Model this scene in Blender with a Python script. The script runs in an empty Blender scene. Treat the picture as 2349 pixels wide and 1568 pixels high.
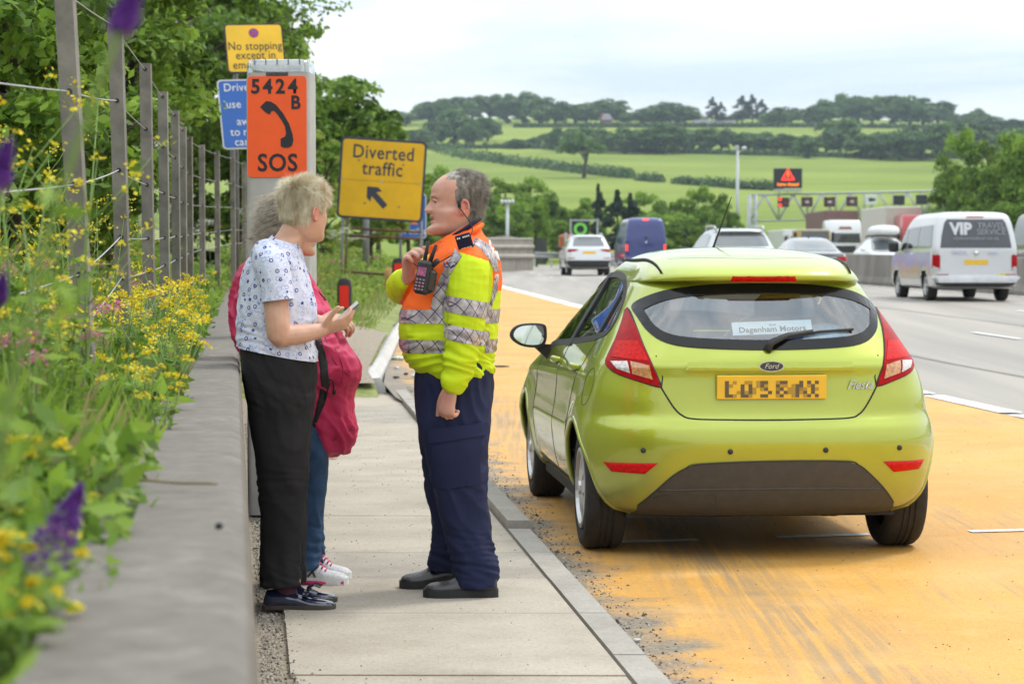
import bpy, bmesh, math, random
import numpy as np
from mathutils import Vector, Matrix, noise
from mathutils.bvhtree import BVHTree
from mathutils.geometry import delaunay_2d_cdt

R = math.radians
rnd = random.Random(7)
SC = bpy.context.scene
COL = SC.collection

# ------------------------------------------------------------------ camera
F = 5220.0            # focal length in photo pixels (2349 wide)
UC, VC, VH = 1174.5, 784.0, 600.0
CAMZ = 1.34
PITCH = math.atan((VC - VH) / F)
cam = bpy.data.cameras.new('camera')
cam.sensor_width = 36.0
cam.lens = 36.0 * F / 2349.0
cam.clip_start = 0.05
cam.clip_end = 6000
cam.dof.use_dof = True
cam.dof.focus_distance = 9.4
cam.dof.aperture_fstop = 6.5
cam_o = bpy.data.objects.new('camera', cam)
cam_o.location = (0, 0, CAMZ)
cam_o.rotation_euler = (math.pi / 2 - PITCH, 0, 0)
COL.objects.link(cam_o)
SC.camera = cam_o

# ------------------------------------------------------------------ world, sun, exposure
SUN_EL, SUN_AZ = R(56), R(55)      # azimuth measured from +Y towards +X
world = bpy.data.worlds.new('World')
SC.world = world
world.use_nodes = True
wn = world.node_tree.nodes
wl = world.node_tree.links
wn.clear()
def WN(t, **k):
 n = wn.new(t)
 for a, b in k.items(): setattr(n, a, b)
 return n
w_out = WN('ShaderNodeOutputWorld'); w_bg = WN('ShaderNodeBackground')
w_sky = WN('ShaderNodeTexSky', sky_type='NISHITA', sun_disc=False)
w_sky.sun_elevation = SUN_EL
w_sky.sun_rotation = SUN_AZ
w_sky.dust_density = 1.5
w_tc = WN('ShaderNodeTexCoord')
w_map = WN('ShaderNodeMapping'); w_map.inputs['Scale'].default_value = (2.6, 2.6, 15.0); w_map.inputs['Location'].default_value = (3.1, .4, 0.0)
w_n = WN('ShaderNodeTexNoise'); w_n.inputs['Scale'].default_value = 1.6; w_n.inputs['Detail'].default_value = 7; w_n.inputs['Roughness'].default_value = .55; w_n.inputs['Distortion'].default_value = .4
w_r = WN('ShaderNodeValToRGB')
w_r.color_ramp.elements[0].position = .30; w_r.color_ramp.elements[0].color = (.80, .80, .80, 1)
w_r.color_ramp.elements[1].position = .62; w_r.color_ramp.elements[1].color = (1, 1, 1, 1)
w_r2 = WN('ShaderNodeValToRGB')      # cloud tint, cooler where it is thinner
w_r2.color_ramp.elements[0].position = .33; w_r2.color_ramp.elements[0].color = (9.6, 11.3, 12.4, 1)
w_r2.color_ramp.elements[1].position = .62; w_r2.color_ramp.elements[1].color = (13.4, 13.5, 13.4, 1)
w_mix = WN('ShaderNodeMixRGB')
wl.new(w_tc.outputs['Generated'], w_map.inputs['Vector']); wl.new(w_map.outputs['Vector'], w_n.inputs['Vector'])
wl.new(w_n.outputs['Fac'], w_r.inputs['Fac']); wl.new(w_n.outputs['Fac'], w_r2.inputs['Fac'])
wl.new(w_r.outputs['Color'], w_mix.inputs['Fac']); wl.new(w_sky.outputs['Color'], w_mix.inputs['Color1']); wl.new(w_r2.outputs['Color'], w_mix.inputs['Color2'])
# an overcast sky is brighter overhead than at the horizon
w_sep = WN('ShaderNodeSeparateXYZ'); w_m1 = WN('ShaderNodeMath', operation='MULTIPLY_ADD'); w_m1.inputs[1].default_value = .8; w_m1.inputs[2].default_value = 1.0
w_mul = WN('ShaderNodeMixRGB', blend_type='MULTIPLY'); w_mul.inputs['Fac'].default_value = 1.0
wl.new(w_tc.outputs['Generated'], w_sep.inputs[0]); wl.new(w_sep.outputs['Z'], w_m1.inputs[0]); wl.new(w_mix.outputs['Color'], w_mul.inputs['Color1']); wl.new(w_m1.outputs[0], w_mul.inputs['Color2'])
wl.new(w_mul.outputs['Color'], w_bg.inputs['Color']); wl.new(w_bg.outputs['Background'], w_out.inputs['Surface'])
w_bg.inputs['Strength'].default_value = 0.088

sun = bpy.data.lights.new('sun', 'SUN')
sun.energy = 1.9
sun.angle = R(12)
sun.color = (1.0, .95, .87)
sun_o = bpy.data.objects.new('sun', sun)
sd = Vector((math.sin(SUN_AZ) * math.cos(SUN_EL), math.cos(SUN_AZ) * math.cos(SUN_EL), math.sin(SUN_EL)))
sun_o.rotation_euler = (-sd).to_track_quat('-Z', 'Y').to_euler()
COL.objects.link(sun_o)

vs = SC.view_settings
vs.view_transform = 'Standard'; vs.look = 'None'; vs.gamma = 1.0; vs.use_curve_mapping = False
vs.exposure = 0.0
cy = SC.cycles
cy.use_denoising = True
cy.max_bounces = 8; cy.transparent_max_bounces = 24; cy.transmission_bounces = 8; cy.glossy_bounces = 4; cy.diffuse_bounces = 3
cy.volume_bounces = 0
cy.caustics_reflective = False; cy.caustics_refractive = False
cy.sample_clamp_indirect = 6

# ------------------------------------------------------------------ pixel helpers: a photo pixel gives a direction, the depth comes from what the thing stands on
def P(u, v, D):
 c, s = math.cos(PITCH), math.sin(PITCH)
 a, b = (u - UC) / F, (VC - v) / F
 d = Vector((a, c + b * s, -s + b * c))
 return Vector((0, 0, CAMZ)) + d * (D / d.y)
def XU(u, D): return P(u, VH, D).x
def lerp(x, xs, ys): return float(np.interp(x, xs, ys))

# ------------------------------------------------------------------ materials
MATS = {}
def _nt(name):
 m = bpy.data.materials.new(name); m.use_nodes = True
 n = m.node_tree.nodes; l = m.node_tree.links
 return m, n, l, n['Principled BSDF']
def mat(name, col, rough=.6, metal=0.0, var=.12, scale=6.0, bump=0.0, bscale=None, spec=.5, coat=0.0, emit=0.0, alpha=1.0, trans=0.0, col2=None, detail=4, coords='Object', sub=0.0, stretch=None, tl=0.0):
 """principled material with a noise driven colour variation and fine relief"""
 if name in MATS: return MATS[name]
 m, n, l, p = _nt(name)
 c = Vector(col[:3])
 tc = n.new('ShaderNodeTexCoord')
 vec = tc.outputs[coords]
 if stretch:
  mp = n.new('ShaderNodeMapping'); mp.inputs['Scale'].default_value = stretch
  l.new(vec, mp.inputs['Vector']); vec = mp.outputs['Vector']
 if var > 0 or col2:
  no = n.new('ShaderNodeTexNoise'); no.inputs['Scale'].default_value = scale; no.inputs['Detail'].default_value = detail; no.inputs['Roughness'].default_value = .6
  l.new(vec, no.inputs['Vector'])
  r = n.new('ShaderNodeValToRGB')
  r.color_ramp.elements[0].position = .32; r.color_ramp.elements[1].position = .68
  a = c * (1 - var); b = (Vector(col2[:3]) if col2 else c * (1 + var))
  r.color_ramp.elements[0].color = (*a, 1); r.color_ramp.elements[1].color = (min(b[0], 1), min(b[1], 1), min(b[2], 1), 1)
  l.new(no.outputs['Fac'], r.inputs['Fac']); l.new(r.outputs['Color'], p.inputs['Base Color'])
  if emit: l.new(r.outputs['Color'], p.inputs['Emission Color'])
 else:
  p.inputs['Base Color'].default_value = (*c, 1)
  if emit: p.inputs['Emission Color'].default_value = (*c, 1)
 p.inputs['Roughness'].default_value = rough
 p.inputs['Metallic'].default_value = metal
 p.inputs['Specular IOR Level'].default_value = spec
 p.inputs['Coat Weight'].default_value = coat
 p.inputs['Coat Roughness'].default_value = .04; p.inputs['Coat IOR'].default_value = 1.6
 p.inputs['Emission Strength'].default_value = emit
 p.inputs['Alpha'].default_value = alpha
 p.inputs['Transmission Weight'].default_value = trans
 if sub: p.inputs['Subsurface Weight'].default_value = sub; p.inputs['Subsurface Radius'].default_value = (.012, .004, .002); p.inputs['Subsurface Scale'].default_value = 1.0
 if bump:
  nb = n.new('ShaderNodeTexNoise'); nb.inputs['Scale'].default_value = bscale or scale * 6; nb.inputs['Detail'].default_value = 5
  l.new(vec, nb.inputs['Vector'])
  bp = n.new('ShaderNodeBump'); bp.inputs['Strength'].default_value = bump; bp.inputs['Distance'].default_value = .01
  l.new(nb.outputs['Fac'], bp.inputs['Height']); l.new(bp.outputs['Normal'], p.inputs['Normal'])
 if tl:
  t = n.new('ShaderNodeBsdfTranslucent'); mx = n.new('ShaderNodeMixShader'); mx.inputs['Fac'].default_value = tl
  out = n['Material Output']
  if var > 0 or col2: l.new(r.outputs['Color'], t.inputs['Color'])
  else: t.inputs['Color'].default_value = (*c, 1)
  l.new(p.outputs[0], mx.inputs[1]); l.new(t.outputs[0], mx.inputs[2]); l.new(mx.outputs[0], out.inputs['Surface'])
 MATS[name] = m
 return m
def glassmat(name, tint=(.8, .9, .88), rough=.02, opacity=.25):
 """thin window glass: clear film with a fresnel reflection"""
 if name in MATS: return MATS[name]
 m = bpy.data.materials.new(name); m.use_nodes = True
 n = m.node_tree.nodes; l = m.node_tree.links; n.clear()
 out = n.new('ShaderNodeOutputMaterial'); tr = n.new('ShaderNodeBsdfTransparent'); gl = n.new('ShaderNodeBsdfGlossy'); mx = n.new('ShaderNodeMixShader')
 tr.inputs['Color'].default_value = (*tint, 1); gl.inputs['Roughness'].default_value = rough
 gl.inputs['Color'].default_value = (.95, .97, 1, 1)
 lw = n.new('ShaderNodeLayerWeight'); lw.inputs['Blend'].default_value = .22
 ad = n.new('ShaderNodeMath'); ad.operation = 'ADD'; ad.use_clamp = True; ad.inputs[1].default_value = opacity
 l.new(lw.outputs['Fresnel'], ad.inputs[0]); l.new(ad.outputs[0], mx.inputs['Fac'])
 l.new(tr.outputs[0], mx.inputs[1]); l.new(gl.outputs[0], mx.inputs[2]); l.new(mx.outputs[0], out.inputs['Surface'])
 MATS[name] = m
 return m

# ------------------------------------------------------------------ objects
WM = {}
def thing(name, label, cat, group=None, loc=(0, 0, 0), rz=0.0, kind=None):
 o = bpy.data.objects.new(name, None)
 o.empty_display_size = .1
 o.location = loc; o.rotation_euler = (0, 0, rz)
 COL.objects.link(o)
 WM[o.name] = Matrix.Translation(loc) @ Matrix.Rotation(rz, 4, 'Z')
 tag(o, label, cat, group, kind)
 return o
def tag(o, label=None, cat=None, group=None, kind=None):
 if label: o['label'] = label
 if cat: o['category'] = cat
 if group: o['group'] = group
 if kind: o['kind'] = kind
 return o
def wm(o): return WM.get(o.name, Matrix.Identity(4))
def link_mesh(name, me, parent=None):
 o = bpy.data.objects.new(name, me)
 COL.objects.link(o)
 if parent is not None:
  o.parent = parent; WM[o.name] = wm(parent)
 return o
class MB:
 """collects shapes; build() makes ONE mesh object of them"""
 def __init__(s): s.v = []; s.f = []; s.m = []
 def add(s, vs_, fs, mi=0):
  k = len(s.v); s.v += [tuple(p) for p in vs_]; s.f += [tuple(i + k for i in f) for f in fs]; s.m += [mi] * len(fs); return s
 def box(s, c, d, rot=None, mi=0, ch=0.0):
  x, y, z = d[0] / 2, d[1] / 2, d[2] / 2
  if ch > 0:
   ch = min(ch, x * .95, y * .95, z * .95)
   pts = [];
   for sx in (-1, 1):
    for sy in (-1, 1):
     for sz in (-1, 1):
      pts += [(sx * x, sy * (y - ch), sz * (z - ch)), (sx * (x - ch), sy * y, sz * (z - ch)), (sx * (x - ch), sy * (y - ch), sz * z)]
   I = lambda a, b, c_, k: ((a * 2 + b) * 2 + c_) * 3 + k
   fs = []
   for a in (0, 1):
    q = [I(a, 0, 0, 0), I(a, 1, 0, 0), I(a, 1, 1, 0), I(a, 0, 1, 0)]; fs.append(q if a else q[::-1])
    q = [I(0, a, 0, 1), I(1, a, 0, 1), I(1, a, 1, 1), I(0, a, 1, 1)]; fs.append(q[::-1] if a else q)
    q = [I(0, 0, a, 2), I(1, 0, a, 2), I(1, 1, a, 2), I(0, 1, a, 2)]; fs.append(q if a else q[::-1])
   for a in (0, 1):
    for b in (0, 1):
     fs.append([I(a, b, 0, 0), I(a, b, 1, 0), I(a, b, 1, 1), I(a, b, 0, 1)])
     fs.append([I(a, 0, b, 0), I(a, 1, b, 0), I(a, 1, b, 2), I(a, 0, b, 2)])
     fs.append([I(0, a, b, 1), I(1, a, b, 1), I(1, a, b, 2), I(0, a, b, 2)])
   for a in (0, 1):
    for b in (0, 1):
     for c_ in (0, 1): fs.append([I(a, b, c_, 0), I(a, b, c_, 1), I(a, b, c_, 2)])
  else:
   pts = [(-x, -y, -z), (x, -y, -z), (x, y, -z), (-x, y, -z), (-x, -y, z), (x, -y, z), (x, y, z), (-x, y, z)]
   fs = [(0, 3, 2, 1), (4, 5, 6, 7), (0, 1, 5, 4), (1, 2, 6, 5), (2, 3, 7, 6), (3, 0, 4, 7)]
  c = Vector(c)
  if rot is not None: pts = [rot @ Vector(p) for p in pts]
  return s.add([Vector(p) + c for p in pts], fs, mi)
 def tube(s, pts, r, n=8, cap=True, mi=0, flat=1.0, up=None):
  pts = [Vector(p) for p in pts]
  if not hasattr(r, '__len__'): r = [r] * len(pts)
  k = len(pts); V = []; prev = None
  for i, p in enumerate(pts):
   d = (pts[min(i + 1, k - 1)] - pts[max(i - 1, 0)])
   d = d.normalized() if d.length > 1e-9 else Vector((0, 0, 1))
   if prev is None:
    a = Vector(up) if up is not None else (Vector((0, 0, 1)) if abs(d.z) < .9 else Vector((0, 1, 0)))
    a = (a - d * a.dot(d)).normalized()
   else:
    a = (prev - d * prev.dot(d)); a = a.normalized() if a.length > 1e-6 else d.orthogonal().normalized()
   prev = a; b = d.cross(a)
   for j in range(n):
    t = 2 * math.pi * j / n
    V.append(p + a * (math.cos(t) * r[i]) + b * (math.sin(t) * r[i] * flat))
  fs = []
  for i in range(k - 1):
   for j in range(n):
    j2 = (j + 1) % n
    fs.append((i * n + j, i * n + j2, (i + 1) * n + j2, (i + 1) * n + j))
  if cap: fs += [tuple(range(n - 1, -1, -1)), tuple(range((k - 1) * n, k * n))]
  return s.add(V, fs, mi)
 def prism(s, poly, o, ux, uy, depth, mi=0):
  """2-D polygon (counter-clockwise) at o spanned by ux, uy, extruded by -depth along ux x uy"""
  o, ux, uy = Vector(o), Vector(ux), Vector(uy); un = ux.cross(uy).normalized(); n = len(poly)
  a = [o + ux * p[0] + uy * p[1] for p in poly]; b = [q - un * depth for q in a]
  fs = [tuple(range(n)), tuple(range(2 * n - 1, n - 1, -1))] + [(i, n + i, n + (i + 1) % n, (i + 1) % n) for i in range(n)]
  return s.add(a + b, fs, mi)
 def grid(s, G, mi=0, closed_u=False, flip=False):
  """G[i][j] points"""
  n, m = len(G), len(G[0]); V = [p for row in G for p in row]; fs = []
  for i in range(n - 1):
   for j in range(m if closed_u else m - 1):
    j2 = (j + 1) % m
    q = (i * m + j, i * m + j2, (i + 1) * m + j2, (i + 1) * m + j)
    fs.append(q[::-1] if flip else q)
  return s.add(V, fs, mi)
 def lathe(s, prof, o=(0, 0, 0), axis='Z', n=24, mi=0):
  """prof: (radius, height) pairs"""
  o = Vector(o); G = []
  for r, h in prof:
   row = []
   for j in range(n):
    t = 2 * math.pi * j / n; c, d = math.cos(t) * r, math.sin(t) * r
    row.append(o + Vector({'Z': (c, d, h), 'X': (h, c, d), 'Y': (d, h, c)}[axis]))
   G.append(row)
  return s.grid(G, mi, closed_u=True)
 def ball(s, c, r, n=12, m=8, rot=None, mi=0):
  c = Vector(c); r = Vector(r) if hasattr(r, '__len__') else Vector((r, r, r)); V = []; fs = []
  for i in range(m + 1):
   ph = math.pi * i / m
   for j in range(n):
    t = 2 * math.pi * j / n
    p = Vector((math.sin(ph) * math.cos(t) * r.x, math.sin(ph) * math.sin(t) * r.y, -math.cos(ph) * r.z))
    V.append((rot @ p if rot is not None else p) + c)
  for i in range(m):
   for j in range(n): fs.append((i * n + j, i * n + (j + 1) % n, (i + 1) * n + (j + 1) % n, (i + 1) * n + j))
  return s.add(V, fs, mi)
 def mesh(s, name, mats, smooth=False, inv=None, angle=None):
  me = bpy.data.meshes.new(name)
  V = np.array([tuple(p) for p in s.v], dtype=float).reshape(-1, 3)
  if inv is not None:
   A = np.array(inv); V = V @ A[:3, :3].T + A[:3, 3]
  me.from_pydata(V.tolist(), [], s.f)
  for m in (mats if isinstance(mats, (list, tuple)) else [mats]): me.materials.append(m)
  if any(s.m): me.polygons.foreach_set('material_index', s.m)
  if smooth: me.polygons.foreach_set('use_smooth', [True] * len(s.f))
  if angle:
   try: me.set_sharp_from_angle(angle=R(angle))
   except Exception: pass
  me.validate(); me.update()
  return me
 def build(s, name, mats, parent=None, smooth=False, local=False, angle=None):
  inv = None
  if parent is not None and not local: inv = wm(parent).inverted()
  return link_mesh(name, s.mesh(name, mats, smooth, inv, angle), parent)
def structure(o): o['kind'] = 'structure'; return o

def copy_tree(o, parent=None):
 c = o.copy(); COL.objects.link(c); c.parent = parent
 for ch in o.children: copy_tree(ch, c)
 return c
CHILD = {}
def fast_children(o):
 return [x for x in COL.objects if x.parent == o]

def text(name, s, size, m, parent, o, ux, uy, align='CENTER', ext=.0015, spacing=1.0, bold=0.0, local=False, sx=1.0, shear=0.0):
 """lettering as a thin raised mesh; o is the middle of the base line"""
 cu = bpy.data.curves.new(name, 'FONT'); cu.body = s; cu.size = 1.0; cu.align_x = align; cu.extrude = 0.0
 cu.space_character = spacing; cu.offset = bold; cu.resolution_u = 3; cu.shear = shear
 ob = bpy.data.objects.new(name, cu); me = bpy.data.meshes.new_from_object(ob)
 bpy.data.objects.remove(ob); bpy.data.curves.remove(cu)
 ux = Vector(ux).normalized(); uy = Vector(uy).normalized(); un = ux.cross(uy)
 T = Matrix.Translation(o) @ Matrix(((ux.x * size * sx, uy.x * size, un.x, 0), (ux.y * size * sx, uy.y * size, un.y, 0), (ux.z * size * sx, uy.z * size, un.z, 0), (0, 0, 0, 1)))
 T = T @ Matrix.Translation((0, 0, ext))
 if parent is not None and not local: T = wm(parent).inverted() @ T
 me.transform(T); me.materials.clear(); me.materials.append(m)
 me.polygons.foreach_set('material_index', [0] * len(me.polygons))
 return link_mesh(name, me, parent)

def rrect(w, h, r, n=5):
 out = []
 for cx, cy_, a0 in ((w / 2 - r, -h / 2 + r, -90), (w / 2 - r, h / 2 - r, 0), (-w / 2 + r, h / 2 - r, 90), (-w / 2 + r, -h / 2 + r, 180)):
  for i in range(n + 1):
   a = R(a0 + 90 * i / n); out.append((cx + r * math.cos(a), cy_ + r * math.sin(a)))
 return out
def smooth_path(pts, n=8, closed=False):
 """catmull-rom"""
 P_ = [Vector(p) for p in pts]; out = []; k = len(P_)
 rng = range(k) if closed else range(k - 1)
 for i in rng:
  a, b, c, d = (P_[(i - 1) % k], P_[i], P_[(i + 1) % k], P_[(i + 2) % k]) if closed else (P_[max(i - 1, 0)], P_[i], P_[i + 1], P_[min(i + 2, k - 1)])
  for j in range(n):
   t = j / n
   out.append(.5 * ((2 * b) + (c - a) * t + (2 * a - 5 * b + 4 * c - d) * t * t + (3 * b - a - 3 * c + d) * t ** 3))
 if not closed: out.append(P_[-1])
 return out
def in_poly(x, y, poly):
 c = False; j = len(poly) - 1
 for i in range(len(poly)):
  xi, yi = poly[i]; xj, yj = poly[j]
  if (yi > y) != (yj > y) and x < (xj - xi) * (y - yi) / (yj - yi) + xi: c = not c
  j = i
 return c
def in_poly_np(X, Y, poly):
 c = np.zeros(X.shape, bool); j = len(poly) - 1
 for i in range(len(poly)):
  xi, yi = poly[i]; xj, yj = poly[j]
  if yi != yj: c ^= ((yi > Y) != (yj > Y)) & (X < (xj - xi) * (Y - yi) / (yj - yi) + xi)
  j = i
 return c
def densify(poly, step):
 out = []
 for i in range(len(poly)):
  a, b = Vector(poly[i]), Vector(poly[(i + 1) % len(poly)])
  n = max(1, int((b - a).length / step))
  for k in range(n): out.append(a + (b - a) * k / n)
 return out
def patch(bvh, poly, axis, off, step=.03, depth=.0, hole=None, sgn=1):
 """a piece that follows a body's surface: polygon in (x, z) seen from behind ('Y'), from in front ('-Y'), in (y, z) from a side ('X', '-X') or (x, y) from above ('Z')"""
 bd = densify(poly, step); nb = len(bd)
 V = [Vector((p[0], p[1])) for p in bd]; E = [(i, (i + 1) % nb) for i in range(nb)]
 if hole:
  hb = densify(hole, step); k = len(V); V += [Vector((p[0], p[1])) for p in hb]; E += [(k + i, k + (i + 1) % len(hb)) for i in range(len(hb))]
 xs = [p[0] for p in poly]; ys = [p[1] for p in poly]
 x = min(xs) + step * .6
 pl = [tuple(p) for p in poly]
 while x < max(xs):
  y = min(ys) + step * .6
  while y < max(ys):
   if in_poly(x, y, pl) and not (hole and in_poly(x, y, hole)): V.append(Vector((x, y)))
   y += step
  x += step
 r = delaunay_2d_cdt(V, E, [], 0, 1e-5)
 v2, tri = r[0], r[2]
 pts = []
 for p in v2:
  if axis == 'Y': o, d = Vector((p.x, -3, p.y)), Vector((0, 1, 0))
  elif axis == '-Y': o, d = Vector((p.x, 30, p.y)), Vector((0, -1, 0))
  elif axis == 'X': o, d = Vector((-6, p.x, p.y)), Vector((1, 0, 0))
  elif axis == '-X': o, d = Vector((6, p.x, p.y)), Vector((-1, 0, 0))
  else: o, d = Vector((p.x, p.y, 8)), Vector((0, 0, -1))
  hit = bvh.ray_cast(o, d)
  if hit[0] is None:
   hit = bvh.find_nearest(o + d * 3.0)
   pts.append((hit[0], d)); continue
  nn = hit[1] if hit[1].dot(d) < 0 else -hit[1]
  pts.append((hit[0], -nn))
 # smooth normals a little: use ray normal field
 mb = MB(); top = [p + -n_ * off for p, n_ in pts]
 fs = []
 for t in tri:
  c = sum((v2[i] for i in t), Vector((0, 0))) / len(t)
  if not in_poly(c.x, c.y, pl): continue
  if hole and in_poly(c.x, c.y, hole): continue
  a, b, c3 = (top[i] for i in t[:3]); nm = (b - a).cross(c3 - a)
  fs.append(tuple(t) if nm.dot(pts[t[0]][1]) < 0 else tuple(reversed(t)))
 k = len(top)
 mb.add(top, fs)
 if depth:
  cnt = {}
  for f in fs:
   for i in range(len(f)):
    e = (f[i], f[(i + 1) % len(f)]); cnt[e] = 1
  be = [e for e in cnt if (e[1], e[0]) not in cnt]
  low = {}
  for e in be:
   for i in e:
    if i not in low:
     low[i] = len(mb.v); mb.v.append(tuple(top[i] + pts[i][1] * (depth + off)))
  for e in be: mb.f.append((e[1], e[0], low[e[0]], low[e[1]])); mb.m.append(0)
 return mb
def on_surface(bvh, pts2, axis, off):
 out = []
 for x, y in pts2:
  if axis == 'Y': o, d = Vector((x, -3, y)), Vector((0, 1, 0))
  elif axis == '-Y': o, d = Vector((x, 30, y)), Vector((0, -1, 0))
  elif axis == 'X': o, d = Vector((-6, x, y)), Vector((1, 0, 0))
  elif axis == '-X': o, d = Vector((6, x, y)), Vector((-1, 0, 0))
  else: o, d = Vector((x, y, 8)), Vector((0, 0, -1))
  h = bvh.ray_cast(o, d)
  if h[0] is not None:
   nn = h[1] if h[1].dot(d) < 0 else -h[1]
   out.append(h[0] + nn * off)
 return out
# ================================================================== the setting
ZR_D = [0, 13, 20, 28, 36, 50, 70, 93, 133, 220, 330, 700]
ZR_Z = [-.06, -.06, .01, .1, .24, .47, .65, .77, .95, 1.15, 1.25, 1.3]
def zr(D): return lerp(D, ZR_D, ZR_Z)
def L1(D): return lerp(D, [0, 10, 19.7, 22.6, 50, 66, 90, 130, 330], [7.1, 5.75, 4.43, 4.05, 1.01, -.31, -1.9, -3.2, -12])
def L2(D): return lerp(D, [0, 20, 35.6, 50, 66, 83, 100, 127, 200, 330], [12.0, 9.3, 7.23, 5.5, 3.5, 1.75, 1.1, .45, -1.5, -8])
def BARR(D): return L2(D) + 7.9
def KI(D): return -.02 - .1 * (D - 11.37)            # inner edge of the kerb
def WLINE(D): return -.1221 * D                       # wall axis runs towards its vanishing point
def K2(D): return lerp(D, [22, 24.5, 35, 60, 80, 110, 160, 330], [-1.15, -1.43, -1.7, -1.95, -2.7, -4.1, -6.0, -16])
WALL_Z, WFACE_T, WFACE_B, WLEFT = .94, .022, .080, -.22

# ---- materials of the ground
def ground_materials():
 # worn pale asphalt with wheel streaks along the lanes
 m, n, l, p = _nt('asphalt'); MATS['asphalt'] = m
 tc = n.new('ShaderNodeTexCoord'); mp = n.new('ShaderNodeMapping'); mp.inputs['Rotation'].default_value = (0, 0, R(-7)); mp.inputs['Scale'].default_value = (1.5, .06, 1)
 a = n.new('ShaderNodeTexNoise'); a.inputs['Scale'].default_value = 1.0; a.inputs['Detail'].default_value = 5
 b = n.new('ShaderNodeTexNoise'); b.inputs['Scale'].default_value = 120; b.inputs['Detail'].default_value = 3
 r = n.new('ShaderNodeValToRGB'); r.color_ramp.elements[0].position = .3; r.color_ramp.elements[0].color = (.27, .25, .225, 1); r.color_ramp.elements[1].position = .7; r.color_ramp.elements[1].color = (.42, .38, .335, 1)
 r2 = n.new('ShaderNodeValToRGB'); r2.color_ramp.elements[0].position = .35; r2.color_ramp.elements[0].color = (.72, .72, .72, 1); r2.color_ramp.elements[1].position = .6
 mx = n.new('ShaderNodeMixRGB'); mx.blend_type = 'MULTIPLY'; mx.inputs['Fac'].default_value = 1
 l.new(tc.outputs['Object'], mp.inputs['Vector']); l.new(mp.outputs[0], a.inputs['Vector']); l.new(tc.outputs['Object'], b.inputs['Vector'])
 l.new(a.outputs['Fac'], r.inputs['Fac']); l.new(b.outputs['Fac'], r2.inputs['Fac']); l.new(r.outputs[0], mx.inputs['Color1']); l.new(r2.outputs[0], mx.inputs['Color2'])
 l.new(mx.outputs[0], p.inputs['Base Color']); p.inputs['Roughness'].default_value = .6
 bp = n.new('ShaderNodeBump'); bp.inputs['Strength'].default_value = .35; bp.inputs['Distance'].default_value = .01; l.new(b.outputs['Fac'], bp.inputs['Height']); l.new(bp.outputs[0], p.inputs['Normal'])
 # orange anti-skid surfacing of the refuge
 m, n, l, p = _nt('orange_surfacing'); MATS['orange_surfacing'] = m
 tc = n.new('ShaderNodeTexCoord'); sep = n.new('ShaderNodeSeparateXYZ'); l.new(tc.outputs['Object'], sep.inputs[0])
 def math_(op, x, y=None, clamp=False):
  k = n.new('ShaderNodeMath'); k.operation = op; k.use_clamp = clamp
  for i, q in enumerate((x, y)):
   if q is None: continue
   if isinstance(q, (int, float)): k.inputs[i].default_value = q
   else: l.new(q, k.inputs[i])
  return k.outputs[0]
 def noise_(scale, detail=4, vec=None, rough=.6):
  k = n.new('ShaderNodeTexNoise'); k.inputs['Scale'].default_value = scale; k.inputs['Detail'].default_value = detail; k.inputs['Roughness'].default_value = rough
  l.new(vec or tc.outputs['Object'], k.inputs['Vector']); return k.outputs['Fac']
 def ramp_(x, p0, p1, c0=(0, 0, 0, 1), c1=(1, 1, 1, 1)):
  k = n.new('ShaderNodeValToRGB'); k.color_ramp.elements[0].position = p0; k.color_ramp.elements[1].position = p1
  k.color_ramp.elements[0].color = c0; k.color_ramp.elements[1].color = c1; l.new(x, k.inputs['Fac']); return k.outputs['Color']
 def mix_(f, a_, b_, bt='MIX'):
  k = n.new('ShaderNodeMixRGB'); k.blend_type = bt
  for i, q in enumerate((f, a_, b_)):
   if isinstance(q, (int, float)): k.inputs[i].default_value = q
   elif isinstance(q, tuple): k.inputs[i].default_value = q
   else: l.new(q, k.inputs[i])
  return k.outputs[0]
 big = noise_(.55, 5); fine = noise_(160, 2); grit = noise_(420, 2)
 base = ramp_(big, .32, .68, (.54, .245, .018, 1), (.68, .345, .055, 1))
 base = mix_(math_('MULTIPLY', ramp_(fine, .40, .64), .45), base, (.80, .50, .18, 1))
 base = mix_(math_('MULTIPLY', ramp_(noise_(48, 4), .50, .70), .40), base, (.34, .17, .04, 1))
 base = mix_(math_('MULTIPLY', ramp_(noise_(2.6, 6), .52, .72), .35), base, (.80, .52, .22, 1))
 speck = ramp_(grit, .60, .68)
 base = mix_(math_('MULTIPLY', speck, .6), base, (.16, .12, .08, 1))
 # dirt along the kerb
 t = math_('ADD', math_('ADD', sep.outputs['X'], math_('MULTIPLY', sep.outputs['Y'], .1)), -1.247)     # metres from the kerb face
 dirtn = noise_(3.2, 6)
 d = math_('SUBTRACT', math_('ADD', math_('MULTIPLY', dirtn, 1.1), -.25), t)
 dirt = ramp_(d, -.05, .28)
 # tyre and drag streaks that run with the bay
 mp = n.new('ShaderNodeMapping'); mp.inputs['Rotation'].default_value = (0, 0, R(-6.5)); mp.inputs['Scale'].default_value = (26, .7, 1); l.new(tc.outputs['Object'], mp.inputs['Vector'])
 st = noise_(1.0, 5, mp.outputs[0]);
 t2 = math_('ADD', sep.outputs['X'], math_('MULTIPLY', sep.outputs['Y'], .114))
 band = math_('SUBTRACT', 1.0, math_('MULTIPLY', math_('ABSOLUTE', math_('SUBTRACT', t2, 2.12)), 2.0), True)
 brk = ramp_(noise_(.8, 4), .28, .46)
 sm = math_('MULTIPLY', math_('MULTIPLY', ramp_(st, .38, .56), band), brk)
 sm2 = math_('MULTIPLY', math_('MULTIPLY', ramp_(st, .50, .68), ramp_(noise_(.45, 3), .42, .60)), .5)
 base = mix_(math_('MAXIMUM', math_('MULTIPLY', sm, .68), sm2), base, (.21, .175, .135, 1))
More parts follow.
